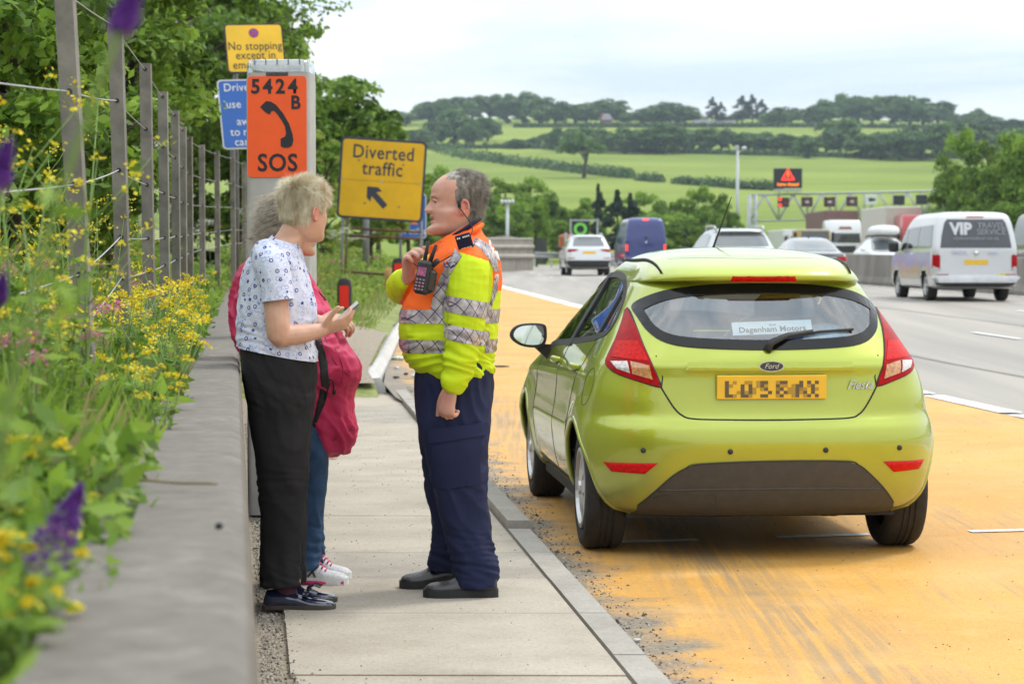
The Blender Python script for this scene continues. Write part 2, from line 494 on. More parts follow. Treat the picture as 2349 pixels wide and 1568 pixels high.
 base = mix_(dirt, base, mix_(ramp_(noise_(60, 4), .35, .65), (.13, .105, .08, 1), (.30, .25, .19, 1)))
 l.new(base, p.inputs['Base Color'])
 l.new(ramp_(noise_(1.3, 4), .3, .7, (.45, .45, .45, 1), (.7, .7, .7, 1)), p.inputs['Roughness'])
 p.inputs['Specular IOR Level'].default_value = .45
 bp = n.new('ShaderNodeBump'); bp.inputs['Strength'].default_value = .5; bp.inputs['Distance'].default_value = .006; l.new(fine, bp.inputs['Height']); l.new(bp.outputs[0], p.inputs['Normal'])
ground_materials()
def concrete_mat(name, c0, c1, stain=(.20, .18, .16), scale=1.0, stretch=(1, 1, 1), speck=.5):
 m, n, l, p = _nt(name); MATS[name] = m
 tc = n.new('ShaderNodeTexCoord'); mp = n.new('ShaderNodeMapping'); mp.inputs['Scale'].default_value = stretch; mp.inputs['Rotation'].default_value = (0, 0, R(-7)); l.new(tc.outputs['Object'], mp.inputs['Vector'])
 def nz(s, d, v=None, ro=.6):
  k = n.new('ShaderNodeTexNoise'); k.inputs['Scale'].default_value = s; k.inputs['Detail'].default_value = d; k.inputs['Roughness'].default_value = ro; l.new(v or tc.outputs['Object'], k.inputs['Vector']); return k.outputs['Fac']
 def rp(x, a, b, ca, cb):
  k = n.new('ShaderNodeValToRGB'); k.color_ramp.elements[0].position = a; k.color_ramp.elements[1].position = b; k.color_ramp.elements[0].color = (*ca, 1); k.color_ramp.elements[1].color = (*cb, 1); l.new(x, k.inputs['Fac']); return k.outputs[0]
 def mx(f, a, b, bt='MIX'):
  k = n.new('ShaderNodeMixRGB'); k.blend_type = bt
  if isinstance(f, float): k.inputs[0].default_value = f
  else: l.new(f, k.inputs[0])
  for i, q in ((1, a), (2, b)):
   if isinstance(q, tuple): k.inputs[i].default_value = (*q, 1)
   else: l.new(q, k.inputs[i])
  return k.outputs[0]
 a = rp(nz(2.2 * scale, 6, mp.outputs[0]), .3, .7, c0, c1)
 b = rp(nz(.8 * scale, 5, mp.outputs[0], .7), .55, .75, (0, 0, 0), (.8, .8, .8))
 base = mx(b, a, tuple(stain))
 g = nz(95 * scale, 4)
 base = mx(rp(g, .62, .70, (0, 0, 0), (speck, speck, speck)), base, (.10, .09, .08))
 base = mx(rp(nz(75 * scale, 4), .3, .7, (.82, .82, .82), (1, 1, 1)), (0, 0, 0), base) if False else base
 f2 = mx(1.0, base, rp(nz(55 * scale, 4), .3, .7, (.80, .80, .80), (1.0, 1.0, 1.0)), 'MULTIPLY')
 l.new(f2, p.inputs['Base Color']); p.inputs['Roughness'].default_value = .85; p.inputs['Specular IOR Level'].default_value = .3
 bp = n.new('ShaderNodeBump'); bp.inputs['Strength'].default_value = .4; bp.inputs['Distance'].default_value = .006; l.new(g, bp.inputs['Height']); l.new(bp.outputs[0], p.inputs['Normal'])
 return m
M_slab = concrete_mat('slab_concrete', (.40, .35, .285), (.53, .475, .395), (.30, .255, .20), 1.0, (1, 1, 1), .75)
M_slab2 = concrete_mat('slab_concrete_dark', (.34, .305, .26), (.45, .41, .35), (.26, .225, .18), 1.0, (1, 1, 1), .75)
M_kerb = concrete_mat('kerb_concrete', (.34, .315, .28), (.455, .425, .385), (.25, .22, .18), 1.4)
M_wall = concrete_mat('wall_concrete', (.158, .143, .126), (.235, .216, .192), (.325, .305, .28), 9.0, (1, 1, 1), .6)
M_barrier = concrete_mat('barrier_concrete', (.22, .20, .18), (.34, .315, .29), (.15, .135, .12), .8, (1, 1, .3))
M_gravel = mat('gravel_soil', (.29, .245, .19), .95, var=.45, scale=45, bump=.8, bscale=90, detail=6)
M_paint = mat('road_paint', (.78, .78, .76), .6, var=.22, scale=9, bump=.2, bscale=60, detail=6)
M_soil = mat('bank_soil', (.07, .085, .03), .95, var=.5, scale=3, bump=.6)
M_verge = mat('verge_grass', (.16, .22, .055), .9, var=.35, scale=6, col2=(.30, .32, .10), bump=.7, bscale=40)
M_lgrey = mat('galvanised_steel', (.45, .47, .48), .45, .7, var=.15, scale=12)
M_dark = mat('dark_rubber', (.02, .02, .022), .7, var=.1)

# ---- terrain: fields rising to the ridge
VD_D = [150, 220, 300, 400, 500, 600, 720, 850, 1000, 1150, 1400]
VD_V = [600, 575, 548, 497, 442, 412, 380, 345, 306, 289, 284]
def zt(D):
 if D <= 150: return zr(D) - .5
 if D <= 1400: return CAMZ + (VH - lerp(D, VD_D, VD_V)) / F * D - (.7 if D < 220 else 0)
 return CAMZ + (VH - 284) / F * 1400 - (D - 1400) * .05
def terrain_z(X, D):
 # gentle cross roll of the hillside
 z = zt(D)
 if D > 250: z += math.sin(X * .006 + 1.0) * .0035 * (D - 250) + max(0, X - 60) * -.004 * min(1, (D - 250) / 400)
 return z
def D_of_v(v): return float(np.interp(-v, [-q for q in VD_V], VD_D))
def make_terrain():
 Ds = list(np.linspace(-30, 150, 26)) + list(np.geomspace(158, 2600, 90))
 us = np.linspace(-1, 1, 90)
 G = [[(u * (160 + abs(D) * .75), D, terrain_z(u * (160 + abs(D) * .75), D)) for u in us] for D in Ds]
 m, n, l, p = _nt('fields'); MATS['fields'] = m
 tc = n.new('ShaderNodeTexCoord'); sp = n.new('ShaderNodeSeparateXYZ'); l.new(tc.outputs['Object'], sp.inputs[0])
 a = n.new('ShaderNodeTexNoise'); a.inputs['Scale'].default_value = .012; a.inputs['Detail'].default_value = 6; l.new(tc.outputs['Object'], a.inputs['Vector'])
 mp = n.new('ShaderNodeMapping'); mp.inputs['Scale'].default_value = (.02, .14, .02); mp.inputs['Rotation'].default_value = (0, 0, R(18)); l.new(tc.outputs['Object'], mp.inputs['Vector'])
 b = n.new('ShaderNodeTexNoise'); b.inputs['Scale'].default_value = 1; b.inputs['Detail'].default_value = 5; l.new(mp.outputs[0], b.inputs['Vector'])
 r = n.new('ShaderNodeValToRGB'); r.color_ramp.elements[0].position = .3; r.color_ramp.elements[0].color = (.150, .215, .034, 1); r.color_ramp.elements[1].position = .7; r.color_ramp.elements[1].color = (.265, .325, .062, 1)
 r2 = n.new('ShaderNodeValToRGB'); r2.color_ramp.elements[0].position = .3; r2.color_ramp.elements[0].color = (.78, .80, .72, 1); r2.color_ramp.elements[1].position = .7
 mx = n.new('ShaderNodeMixRGB'); mx.blend_type = 'MULTIPLY'; mx.inputs[0].default_value = 1
 l.new(a.outputs['Fac'], r.inputs['Fac']); l.new(b.outputs['Fac'], r2.inputs['Fac']); l.new(r.outputs[0], mx.inputs[1]); l.new(r2.outputs[0], mx.inputs[2]); l.new(mx.outputs[0], p.inputs['Base Color'])
 p.inputs['Roughness'].default_value = .9; p.inputs['Specular IOR Level'].default_value = .1
 o = MB().grid(G).build('terrain', m, smooth=True); structure(o)
make_terrain()

# ---- carriageways
def strip(name, m, Ds, xa, xb, dz, k=1, flip=False):
 G = []
 for D in Ds:
  a, b = xa(D), xb(D)
  G.append([(a + (b - a) * i / k, D, zr(D) + dz) for i in range(k + 1)])
 return MB().grid(G, flip=flip).build(name, m, smooth=True)
DS = list(np.arange(-6, 20, 1.0)) + list(np.arange(20, 100, 2.0)) + list(np.arange(100, 345, 6.0))
def left_edge(D): return KI(D) + .10 if D < 22 else K2(D) + .02
structure(strip('road', MATS['asphalt'], DS, left_edge, lambda D: BARR(D) + .05, -.008, 6))
structure(strip('far_carriageway', MATS['asphalt'], [d for d in DS if d > 30], lambda D: BARR(D) + .05, lambda D: BARR(D) + 17, -.008, 4))
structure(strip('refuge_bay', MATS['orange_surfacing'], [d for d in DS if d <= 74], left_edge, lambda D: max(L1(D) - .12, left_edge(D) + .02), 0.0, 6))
def line_dash(mb, fn, d0, d1, w, dz=.006, off=0.0):
 Ds = np.linspace(d0, d1, max(2, int((d1 - d0) / 1.5) + 1))
 mb.grid([[(fn(D) + off - w / 2, D, zr(D) + dz), (fn(D) + off + w / 2, D, zr(D) + dz)] for D in Ds])
road = [o for o in COL.objects if o.name == 'road'][0]
d = 8.0
while d < 95:
 mb = MB(); line_dash(mb, L1, d, min(d + 2.15, 95), .22 if d < 40 else .3); mb.build('edge_line', M_paint, road); d += 2.4
d = 14.0
for fn, off in ((L2, 0), (lambda D: L2(D) + 3.75, 0)):
 d = 15.6
 while d < 220:
  mb = MB(); line_dash(mb, fn, d, d + 2.0, .12); mb.build('lane_line', M_paint, road); d += 9.0 if d > 60 else 9.0
mb = MB(); line_dash(mb, lambda D: BARR(D) - .75, 30, 200, .18); mb.build('edge_line', M_paint, road)
# transverse broken line of the bay
bay = [o for o in COL.objects if o.name == 'refuge_bay'][0]
for xa, ya, xb, yb in ((.55, 11.28, .94, 11.36), (1.35, 11.47, 1.84, 11.6), (2.38, 11.72, 3.05, 11.86), (3.6, 11.98, 4.2, 12.1)):
 a, b = Vector((xa, ya, zr(11.4) + .005)), Vector((xb, yb, zr(11.4) + .005)); k = Vector((-.012, .085, 0))
 MB().add([a, b, b + k, a + k], [(0, 1, 2, 3)]).build('bay_line', M_paint, bay)
# tar joints across the far lanes
for fn, d0, d1, off in ((L1, 14, 60, 1.9), (L2, 18, 80, 1.6)):
 mb = MB(); line_dash(mb, fn, d0, d1, .035, .003, off); mb.build('tar_joint', mat('tar', (.06, .06, .065), .5), road)

# ---- footpath of cast slabs, each a piece
path = MB().grid([[(WLINE(D) + WFACE_B - .03, D, -.014), (KI(D), D, -.014)] for D in (-4, 5, 12, 18, 23.6)]).build('footpath', M_gravel); structure(path)
JO = [-3.2, -1.0, 1.2, 3.4, 5.6, 7.35, 8.65, 9.6, 10.5, 12.0, 13.9, 15.5, 17.0, 18.9, 20.9, 22.9]
for i in range(len(JO) - 1):
 a, b = JO[i] + .0022, JO[i + 1] - .0022
 skew = -.012
 pl = [(WLINE(a) + WFACE_B + .105 + rnd.uniform(-.012, .012), a), (KI(a) - .012, a + skew), (KI(b) - .012, b + skew), (WLINE(b) + WFACE_B + .105 + rnd.uniform(-.012, .012), b)]
 h = rnd.uniform(-.003, .002)
 MB().prism(pl, (0, 0, h), (1, 0, 0), (0, 1, 0), .05).build('slab', M_slab2 if i in (7, 3, 13) else M_slab, path)
# ---- kerb, stone by stone
kerb = tag(bpy.data.objects.new('kerb', None), kind='structure'); COL.objects.link(kerb); WM['kerb'] = Matrix.Identity(4)
def kerb_stone(a, b, xi, w, top, bot, parent, ch=.02, m=M_kerb):
 ya, yb = a + .004, b - .004
 prof = lambda D: [(xi(D), D, bot), (xi(D), D, top), (xi(D) + w - ch, D, top), (xi(D) + w, D, top - ch * 1.4), (xi(D) + w + .004, D, bot)]
 A, B = prof(ya), prof(yb)
 return MB().add(A + B, [(4, 3, 2, 1, 0), (5, 6, 7, 8, 9)] + [(i, i + 1, i + 6, i + 5) for i in range(4)]).build('kerb_stone', m, parent)
d = 11.37
while d > -4: kerb_stone(d - .915, d, KI, .13, .004 + rnd.uniform(-.002, .002), -.12, kerb); d -= .915
d = 11.39
while d < 22.5:
 kerb_stone(d, d + .915, KI, .13, .042 + rnd.uniform(-.003, .003), -.12, kerb); d += .915
M_kerb2 = mat('pale_kerb', (.55, .54, .52), .8, var=.15, scale=4, bump=.3)
d = 23.4
while d < 80:
 z0 = zr(d + .5)
 A = [(K2(d + .01) + x, d + .01, zr(d) + z) for x, z in ((-.18, -.1), (-.18, .09), (-.05, .10), (0, .02), (.02, -.1))]
 B = [(K2(d + .99) + x, d + .99, zr(d + 1) + z) for x, z in ((-.18, -.1), (-.18, .09), (-.05, .10), (0, .02), (.02, -.1))]
 MB().add(A + B, [(4, 3, 2, 1, 0), (5, 6, 7, 8, 9)] + [(i, i + 1, i + 6, i + 5) for i in range(4)]).build('kerb_stone', M_kerb2, kerb); d += 1.0

# ---- verge beyond the path and the bank behind the wall
G = []
for D in [22.3] + list(np.arange(22.9, 40, .8)) + list(np.arange(40, 150, 4)):
 a, b = WLINE(D) + .02 if D < 60 else K2(D) - 14, K2(D) - .12
 row = []
 for i in range(13):
  x = b + (a - b) * i / 12; e = abs(b - x)
  w = max(0, min(1, (D - 22.9) / 6)); dz0 = -.12 if D < 22.5 else 0
  row.append((x, D, zr(D) + dz0 + .04 + w * (.10 + .22 * min(e, 3) + .12 * max(0, e - 3)) + .03 * noise.noise((x * 2, D * 2, 0))))
 G.append(row)
structure(MB().grid(G, flip=True).build('verge', M_verge, smooth=True))
# gravel apron where the path ends
G = []
for D in np.arange(22.8, 32, .5):
 a, b = K2(D) - 1.2 + .06 * (D - 22.8) + .12 * noise.noise((D, 3, 1)), K2(D) - .13
 G.append([(b + (a - b) * i / 6, D, zr(D) + .055 + min(1, (D - 22.9) / 6) * (.10 + .22 * abs(a - b) * i / 6) + .03) for i in range(7)])
structure(MB().grid(G, flip=True).build('gravel_apron', M_gravel, smooth=True))
def bank_z(D, e):
 """ground behind the wall; e = metres to the left of its back edge"""
 far = max(0, min(1, (D - 45) / 30))
 z = .86 + .10 * min(e, .8) + .5 * max(0, e - .8) * (1 - .3 * far) if e < 9 else .94 + .5 * 8.2 * (1 - .3 * far) + (e - 9) * .12
 return z + .35 * max(0, (D - 12) / 40) + .04 * noise.noise((D * 1.3, e * 1.3, 0))
G = []
for D in list(np.arange(-2, 30, .6)) + list(np.arange(30, 170, 4)):
 G.append([(WLINE(D) + WLEFT + .03 - e, D, bank_z(D, e)) for e in (0, .3, .6, 1, 1.5, 2.2, 3, 4, 6, 9, 14, 25, 60)])
structure(MB().grid(G, flip=True).build('bank', M_soil, smooth=True))
def bank_pt(D, e): return Vector((WLINE(D) + WLEFT + .03 - e, D, bank_z(D, e)))

# ---- retaining wall
wall = thing('concrete_wall', 'long low grey concrete retaining wall with a broad flat top, weeds behind it', 'wall')
def wall_seg(a, b):
 ya, yb = a + .003, b - .003
 def pr(D):
  x = WLINE(D); t = WALL_Z
  return [(x + WFACE_B, D, -.2), (x + WFACE_T, D, t - .03), (x + WFACE_T - .009, D, t - .009), (x + WFACE_T - .03, D, t), (x + WLEFT + .01, D, t), (x + WLEFT, D, t - .01), (x + WLEFT, D, -.2)]
 A, B = pr(ya), pr(yb); k = len(A)
 return MB().add(A + B, [tuple(range(k)), tuple(range(2 * k - 1, k - 1, -1))] + [(i + 1, i, i + k, i + k + 1) for i in range(k - 1)])
for a, b in ((-2, 14.2), (14.2, 27), (27, 42), (42, 60)):
 wall_seg(a, b).build('wall_panel', M_wall, wall, angle=40)

# ---- post and wire fence behind the wall
fence = thing('wire_fence', 'grey steel angle posts strung with thin wires behind the concrete wall', 'fence')
POSTS = [(6.6, 143, -45, 190), (8.9, 262, 42, 284), (11.1, 332, 145, 342), (13.3, 372, 210, 379), (15.5, 400, 254, 405), (17.7, 418, 290, 421), (19.9, 433, 313, 437), (22.1, 462, 332, 465), (24.3, 497, 347, 500), (26.5, 533, 358, 536), (28.7, 559, 372, 561), (4.3, -380, -260, -330)]
M_post = mat('fence_post_steel', (.20, .185, .165), .6, .25, var=.35, scale=7, bump=.15, detail=7)
HOLES = (.03, .32, .59, .85, 1.01)
anch = {}
for D, ut, vt, ub in POSTS:
 t = P(ut, vt, D); bz = .62
 pb = P(ub, 800, D); bx = pb.x
 z8 = pb.z
 ax = (t - Vector((bx, D, z8))).normalized()
 b = t + ax * ((bz - t.z) / ax.z)
 w, th = .053, .007
 mb = MB()
 pr = [(0, 0), (w, 0), (w, w), (w - th, w), (w - th, th), (0, th)]
 o = lambda q, p: q + Vector((p[0] - w / 2, p[1], 0))
 A = [o(b, p) for p in pr]; B = [o(t, p) for p in pr]
 mb.add(A + B, [(5, 4, 3, 2, 1, 0), (6, 7, 8, 9, 10, 11)] + [(i, (i + 1) % 6, 6 + (i + 1) % 6, 6 + i) for i in range(6)])
 po = mb.build('post', M_post, fence)
 for h in HOLES:
  q = t - ax * h
  MB().lathe([(0, -.003), (.009, -.003), (.009, .002), (0, .002)], q + Vector((.002, 0, 0)), 'Y', 10).build('bolt', M_dark, po)
 anch[D] = [t - ax * h for h in HOLES]
M_wire = mat('fence_wire', (.42, .43, .44), .5, .6)
ks = sorted(anch)
for j in range(5):
 pts = []
 for a, b in zip(ks[:-1], ks[1:]):
  for i in range(6):
   s = i / 6; q = anch[a][j].lerp(anch[b][j], s); q.z -= .006 * 4 * s * (1 - s); q.y -= .002; pts.append(q)
 pts.append(anch[ks[-1]][j])
 MB().tube(pts, .0025, 5).build('wire', M_wire, fence, smooth=True)

# ---- central concrete barrier
cb = thing('central_barrier', 'grey stepped concrete barrier dividing the two carriageways', 'barrier')
d = 30.0
while d < 190:
 e = d + 6
 def pr(D): return [(BARR(D) + x, D, zr(D) + z) for x, z in ((-.27, -.1), (-.27, .09), (-.19, .26), (-.13, .9), (-.11, .92), (.11, .92), (.13, .9), (.19, .26), (.27, .09), (.27, -.1))]
 A, B = pr(d + .01), pr(e - .01); k = 10
 MB().add(A + B, [tuple(range(k)), tuple(range(2 * k - 1, k - 1, -1))] + [(i + 1, i, i + k, i + k + 1) for i in range(k - 1)]).build('barrier_unit', M_barrier, cb)
 d = e
# ================================================================== vehicles
def pchip(rows, sub):
 A = np.array(rows, float); n = len(A); out = []
 d = np.diff(A, axis=0); m = np.zeros_like(A)
 for i in range(1, n - 1):
  a, b = d[i - 1], d[i]
  m[i] = np.where(a * b > 0, 2 * a * b / (a + b + 1e-12), 0)
 m[0] = d[0]; m[-1] = d[-1]
 for i in range(n - 1):
  for k in range(sub):
   t = k / sub
   out.append((2 * t**3 - 3 * t**2 + 1) * A[i] + (t**3 - 2 * t**2 + t) * m[i] + (-2 * t**3 + 3 * t**2) * A[i + 1] + (t**3 - t**2) * m[i + 1])
 out.append(A[-1]); return out
def hull(rows, sub=6, nq=26, ns=40, nfq=16, taper=None, cap=True):
 """body as stacked plan outlines: rows of z, half width, rear y, front y, rear corner length, exponent, front corner length, exponent"""
 G = []
 for z, hw, yr, yf, Lr, nr, Lf, nf in pchip(rows, sub):
  half = []
  for i in range(nq):
   t = math.pi / 2 * i / nq
   half.append((hw * math.sin(t) ** (2 / nr), yr + Lr * (1 - math.cos(t) ** (2 / nr))))
  a, b = yr + Lr, max(yr + Lr + .01, yf - Lf)
  for i in range(ns + 1): half.append((hw, a + (b - a) * i / ns))
  for i in range(nfq - 1, -1, -1):
   t = math.pi / 2 * i / nfq
   half.append((hw * math.sin(t) ** (2 / nf), max(b, yf - Lf) + Lf * math.cos(t) ** (2 / nf)))
  ring = half + [(-x, y) for x, y in half[-2:0:-1]]
  row = []
  for x, y in ring:
   if taper: x = x * taper(y, z)
   row.append((x, y, z))
  G.append(row)
 mb = MB(); mb.grid(G, closed_u=True)
 if cap:
  m = len(G[0]); k = len(G)
  mb.f.append(tuple(range(m - 1, -1, -1))); mb.m.append(0)
  mb.f.append(tuple(range((k - 1) * m, k * m))); mb.m.append(0)
 return mb
def bvh_of(mb): return BVHTree.FromPolygons([Vector(p) for p in mb.v], mb.f)
def drop_faces(mb, test):
 V = np.array(mb.v); keep = []
 for i, f in enumerate(mb.f):
  c = V[list(f)].mean(0)
  if not test(c): keep.append(i)
 mb.f = [mb.f[i] for i in keep]; mb.m = [mb.m[i] for i in keep]
def mirror_poly(p): return [(-x, z) for x, z in reversed(p)]
def shrink(poly, d):
 n = len(poly); out = []
 area = sum(poly[i][0] * poly[(i + 1) % n][1] - poly[(i + 1) % n][0] * poly[i][1] for i in range(n))
 s = 1 if area > 0 else -1
 for i in range(n):
  a, b, c = Vector(poly[i - 1]), Vector(poly[i]), Vector(poly[(i + 1) % n])
  e1 = (b - a).normalized(); e2 = (c - b).normalized()
  n1 = Vector((-e1.y, e1.x)) * s; n2 = Vector((-e2.y, e2.x)) * s
  k = (n1 + n2); k = k / max(.35, k.dot(n1)) if k.length > 1e-6 else n1
  out.append(tuple(b + k * d))
 return out
M_tyre = mat('tyre_rubber', (.022, .021, .02), .8, var=.25, scale=20, bump=.3, bscale=60)
M_rim = mat('wheel_silver', (.55, .56, .57), .35, .7, var=.05)
M_black = mat('black_plastic', (.025, .025, .027), .55, var=.15, scale=30)
M_greyplastic = mat('grey_bumper_plastic', (.052, .05, .049), .6, var=.12, scale=25, bump=.15, bscale=300)
M_glass = glassmat('car_glass', (.94, .97, .97), .01, .18)
M_darkglass = mat('tinted_glass', (.02, .025, .028), .06, spec=.8, var=.0, coat=.5)
M_redlens = mat('red_lens', (.36, .003, .007), .35, var=.2, scale=30, coat=.04, spec=.12)
M_redlens2 = mat('red_lens_bright', (.55, .008, .007), .35, var=.3, scale=70, coat=.04, spec=.12)
M_clearlens = mat('clear_lens', (.62, .60, .58), .1, .2, var=.3, scale=60, coat=1)
M_amberlens = mat('amber_lens', (.55, .28, .12), .12, .1, var=.3, scale=60, coat=1)
M_plateY = mat('plate_yellow', (.80, .50, .03), .45, var=.03)
M_chrome = mat('chrome', (.7, .7, .72), .12, 1.0, var=0)
def wheel(parent, x, y, r, w, side, rimr, spokes=5, detail=True, m_rim=None, local=True):
 """tyre and rim under one wheel part; side -1 = left"""
 m_rim = m_rim or M_rim
 ty = MB()
 prof = [(rimr, -w * .36), (rimr + .02, -w * .46), (r - .055, -w * .5), (r - .02, -w * .47), (r - .004, -w * .38), (r, -w * .25), (r, w * .25), (r - .004, w * .38), (r - .02, w * .47), (r - .055, w * .5), (rimr + .02, w * .46), (rimr, w * .36)]
 if detail:   # circumferential grooves
  k = []
  for q, (a, b) in enumerate(prof):
   k.append((a, b))
   if q == 5:
    for g in (-.14, .0, .14): k += [(r, g * w - .007), (r - .006, g * w - .005), (r - .006, g * w + .005), (r, g * w + .007)]
  prof = k
 ty.lathe(prof, (x, y, r), 'X', 48 if detail else 24)
 t = ty.build('wheel', M_tyre, parent, smooth=True, local=local, angle=45)
 s = side; ox = x + s * w * .44
 rm = MB()
 rm.lathe([(0, -s * .10), (rimr, -s * .10), (rimr + .002, s * .01), (rimr - .018, s * .012), (rimr - .026, -s * .015)], (ox, y, r), 'X', 32)
 for k in range(spokes):
  a = 2 * math.pi * k / spokes + .3; ca, sa = math.cos(a), math.sin(a)
  pts = []
  for rr, hw_, xx in ((.0, .035, .008), (rimr * .45, .030, .006), (rimr * .96, .045 if detail else .05, -.008)):
   for sg in (-1, 1): pts.append((ox + s * xx, y + ca * rr - sa * hw_ * sg, r + sa * rr + ca * hw_ * sg))
  b = [(px - s * .03, py, pz) for px, py, pz in pts]
  rm.add(pts + b, [(0, 1, 3, 2), (2, 3, 5, 4), (6, 8, 9, 7), (8, 10, 11, 9), (0, 2, 8, 6), (2, 4, 10, 8), (1, 7, 9, 3), (3, 9, 11, 5)])
 rm.lathe([(0, s * .018), (.03, s * .018), (.04, s * .0)], (ox, y, r), 'X', 16)
 o = rm.build('rim', m_rim, parent=None, smooth=False, local=True)
 o.parent = t; WM[o.name] = wm(parent)
 dk = MB().lathe([(0, -s * .05), (rimr - .004, -s * .05)], (ox, y, r), 'X', 24).build('hub_shadow', M_black, None); dk.parent = t  # flat black disc standing in for the shade behind the spokes
 dk.name = 'hub_shade_disc'
 return t

def hatchback():
 M_paint_g = mat('lime_paint', (.40, .475, .032), .30, .38, var=.02, scale=3, coat=1.0, spec=.5)
 n_, l_ = M_paint_g.node_tree.nodes, M_paint_g.node_tree.links; p_ = n_['Principled BSDF']      # road dust low on the panels
 src = p_.inputs['Base Color'].links[0].from_socket; tc_ = n_.new('ShaderNodeTexCoord'); sp_ = n_.new('ShaderNodeSeparateXYZ'); l_.new(tc_.outputs['Object'], sp_.inputs[0])
 mr = n_.new('ShaderNodeMapRange'); mr.inputs[1].default_value = .58; mr.inputs[2].default_value = .22; l_.new(sp_.outputs['Z'], mr.inputs[0])
 nz_ = n_.new('ShaderNodeTexNoise'); nz_.inputs['Scale'].default_value = 9; nz_.inputs['Detail'].default_value = 7; l_.new(tc_.outputs['Object'], nz_.inputs['Vector'])
 ml = n_.new('ShaderNodeMath'); ml.operation = 'MULTIPLY'; l_.new(mr.outputs[0], ml.inputs[0]); l_.new(nz_.outputs['Fac'], ml.inputs[1])
 mx_ = n_.new('ShaderNodeMixRGB'); l_.new(ml.outputs[0], mx_.inputs[0]); l_.new(src, mx_.inputs[1]); mx_.inputs[2].default_value = (.20, .17, .10, 1); l_.new(mx_.outputs[0], p_.inputs['Base Color'])
 car = thing('hatchback_car', 'lime green five-door hatchback stopped in the orange refuge bay', 'car', loc=(1.218, 10.55, zr(11)), rz=R(5.1))
 Lr = .58
 rows = [
  (.205, .72, .17, 3.78, .42, 2.6, .6, 2.4), (.235, .775, .10, 3.86, .48, 2.8, .6, 2.4), (.33, .83, .045, 3.92, .55, 3.0, .62, 2.4), (.46, .853, .012, 3.95, .6, 3.0, .65, 2.4),
  (.55, .861, .0, 3.95, .62, 3.0, .65, 2.4), (.615, .858, .008, 3.93, .62, 3.0, .65, 2.4), (.655, .853, .035, 3.91, .62, 3.1, .7, 2.4), (.685, .848, .062, 3.89, .62, 3.3, .7, 2.4),
  (.77, .832, .078, 3.80, .60, 3.5, .75, 2.4), (.86, .808, .084, 3.55, .60, 3.5, .8, 2.4), (.905, .79, .080, 3.30, .60, 3.5, .8, 2.4), (.935, .777, .092, 3.15, .60, 3.5, .75, 2.4),
  (.99, .748, .130, 2.92, .60, 3.5, .6, 2.4), (1.065, .708, .190, 2.70, .58, 3.5, .5, 2.4), (1.14, .664, .245, 2.50, .58, 3.4, .45, 2.4), (1.21, .622, .292, 2.33, .56, 3.3, .42, 2.4),
  (1.275, .585, .335, 2.16, .54, 3.2, .4, 2.4), (1.300, .572, .350, 2.08, .53, 2.8, .4, 2.4), (1.308, .568, .262, 2.06, .62, 3.0, .4, 2.4), (1.330, .552, .250, 2.0, .62, 3.0, .4, 2.4),
  (1.362, .53, .285, 1.93, .62, 3.0, .4, 2.4), (1.40, .495, .40, 1.83, .58, 3.0, .4, 2.4), (1.435, .43, .60, 1.72, .5, 2.8, .36, 2.4), (1.458, .335, .82, 1.62, .4, 2.6, .3, 2.4), (1.472, .19, 1.05, 1.52, .25, 2.4, .2, 2.4), (1.476, .03, 1.22, 1.42, .06, 2.2, .06, 2.2)]
 axles = (.63, 3.12)
 def taper(y, z):
  k = 1.0
  if z > .8: k -= .05 * min(1, (z - .8) / .3) * max(0, (1.7 - y) / 1.7) ** 2 * .6 + .10 * min(1, (z - .8) / .4) * max(0, (y - 1.9) / 1.5) ** 2
  for ya in axles:   # flared arches
   d = math.hypot(y - ya, z - .29)
   k += .016 * math.exp(-((d - .37) / .07) ** 2)
  # waist crease rising to the tail lamp
  zc = .835 - .03 * (y - 1.0); k += .010 * math.exp(-((z - zc) / .035) ** 2) * min(1, max(0, (y - .3) / .4)); k -= .012 * math.exp(-((z - .66) / .09) ** 2) * min(1, max(0, (y - .7) / .4)) * min(1, max(0, (3.2 - y) / .5))
  return k
 body = hull(rows, 6, 44, 90, 20, taper)
 bv = bvh_of(body)
 rw = [(-.595, 1.185), (-.585, 1.135), (-.55, 1.068), (-.475, 1.018), (-.33, .995), (0, .985), (.33, .995), (.475, 1.018), (.55, 1.068), (.585, 1.135), (.595, 1.185), (.54, 1.228), (.42, 1.268), (.22, 1.290), (0, 1.296), (-.22, 1.290), (-.42, 1.268), (-.54, 1.228)]
 rw = [tuple(p) for p in smooth_path([(a, b) for a, b in rw], 4, True)]
 dlo = [(2.74, .905), (2.3, .93), (1.6, .965), (1.0, .998), (.66, 1.03), (.58, 1.05), (.56, 1.085), (.60, 1.15), (.70, 1.235), (.86, 1.298), (1.08, 1.335), (1.36, 1.348), (1.66, 1.335), (1.95, 1.285), (2.25, 1.18), (2.52, 1.045)]
 dlo = [tuple(p) for p in smooth_path([(a, b) for a, b in dlo], 4, True)]
 ws = [(-.60, .99), (.60, .99), (.56, 1.15), (.47, 1.33), (-.47, 1.33), (-.56, 1.15)]
 rw_c, dlo_c = shrink(rw, .022), shrink(dlo, .016)
 V = np.array(body.v); C = np.array([V[list(f)].mean(0) for f in body.f])
 cut = (C[:, 1] < 1.2) & in_poly_np(C[:, 0], C[:, 2], rw_c) & (np.abs(C[:, 0]) < .62) & (C[:, 1] < .62)
 cut |= in_poly_np(C[:, 1], C[:, 2], dlo_c) & (np.abs(C[:, 0]) > .40)
 cut |= (C[:, 1] > 1.75) & in_poly_np(C[:, 0], C[:, 2], ws)
 for ya in axles: cut |= (np.hypot(C[:, 1] - ya, C[:, 2] - .295) < .335) & (np.abs(C[:, 0]) > .55)
 keep = [i for i in range(len(body.f)) if not cut[i]]
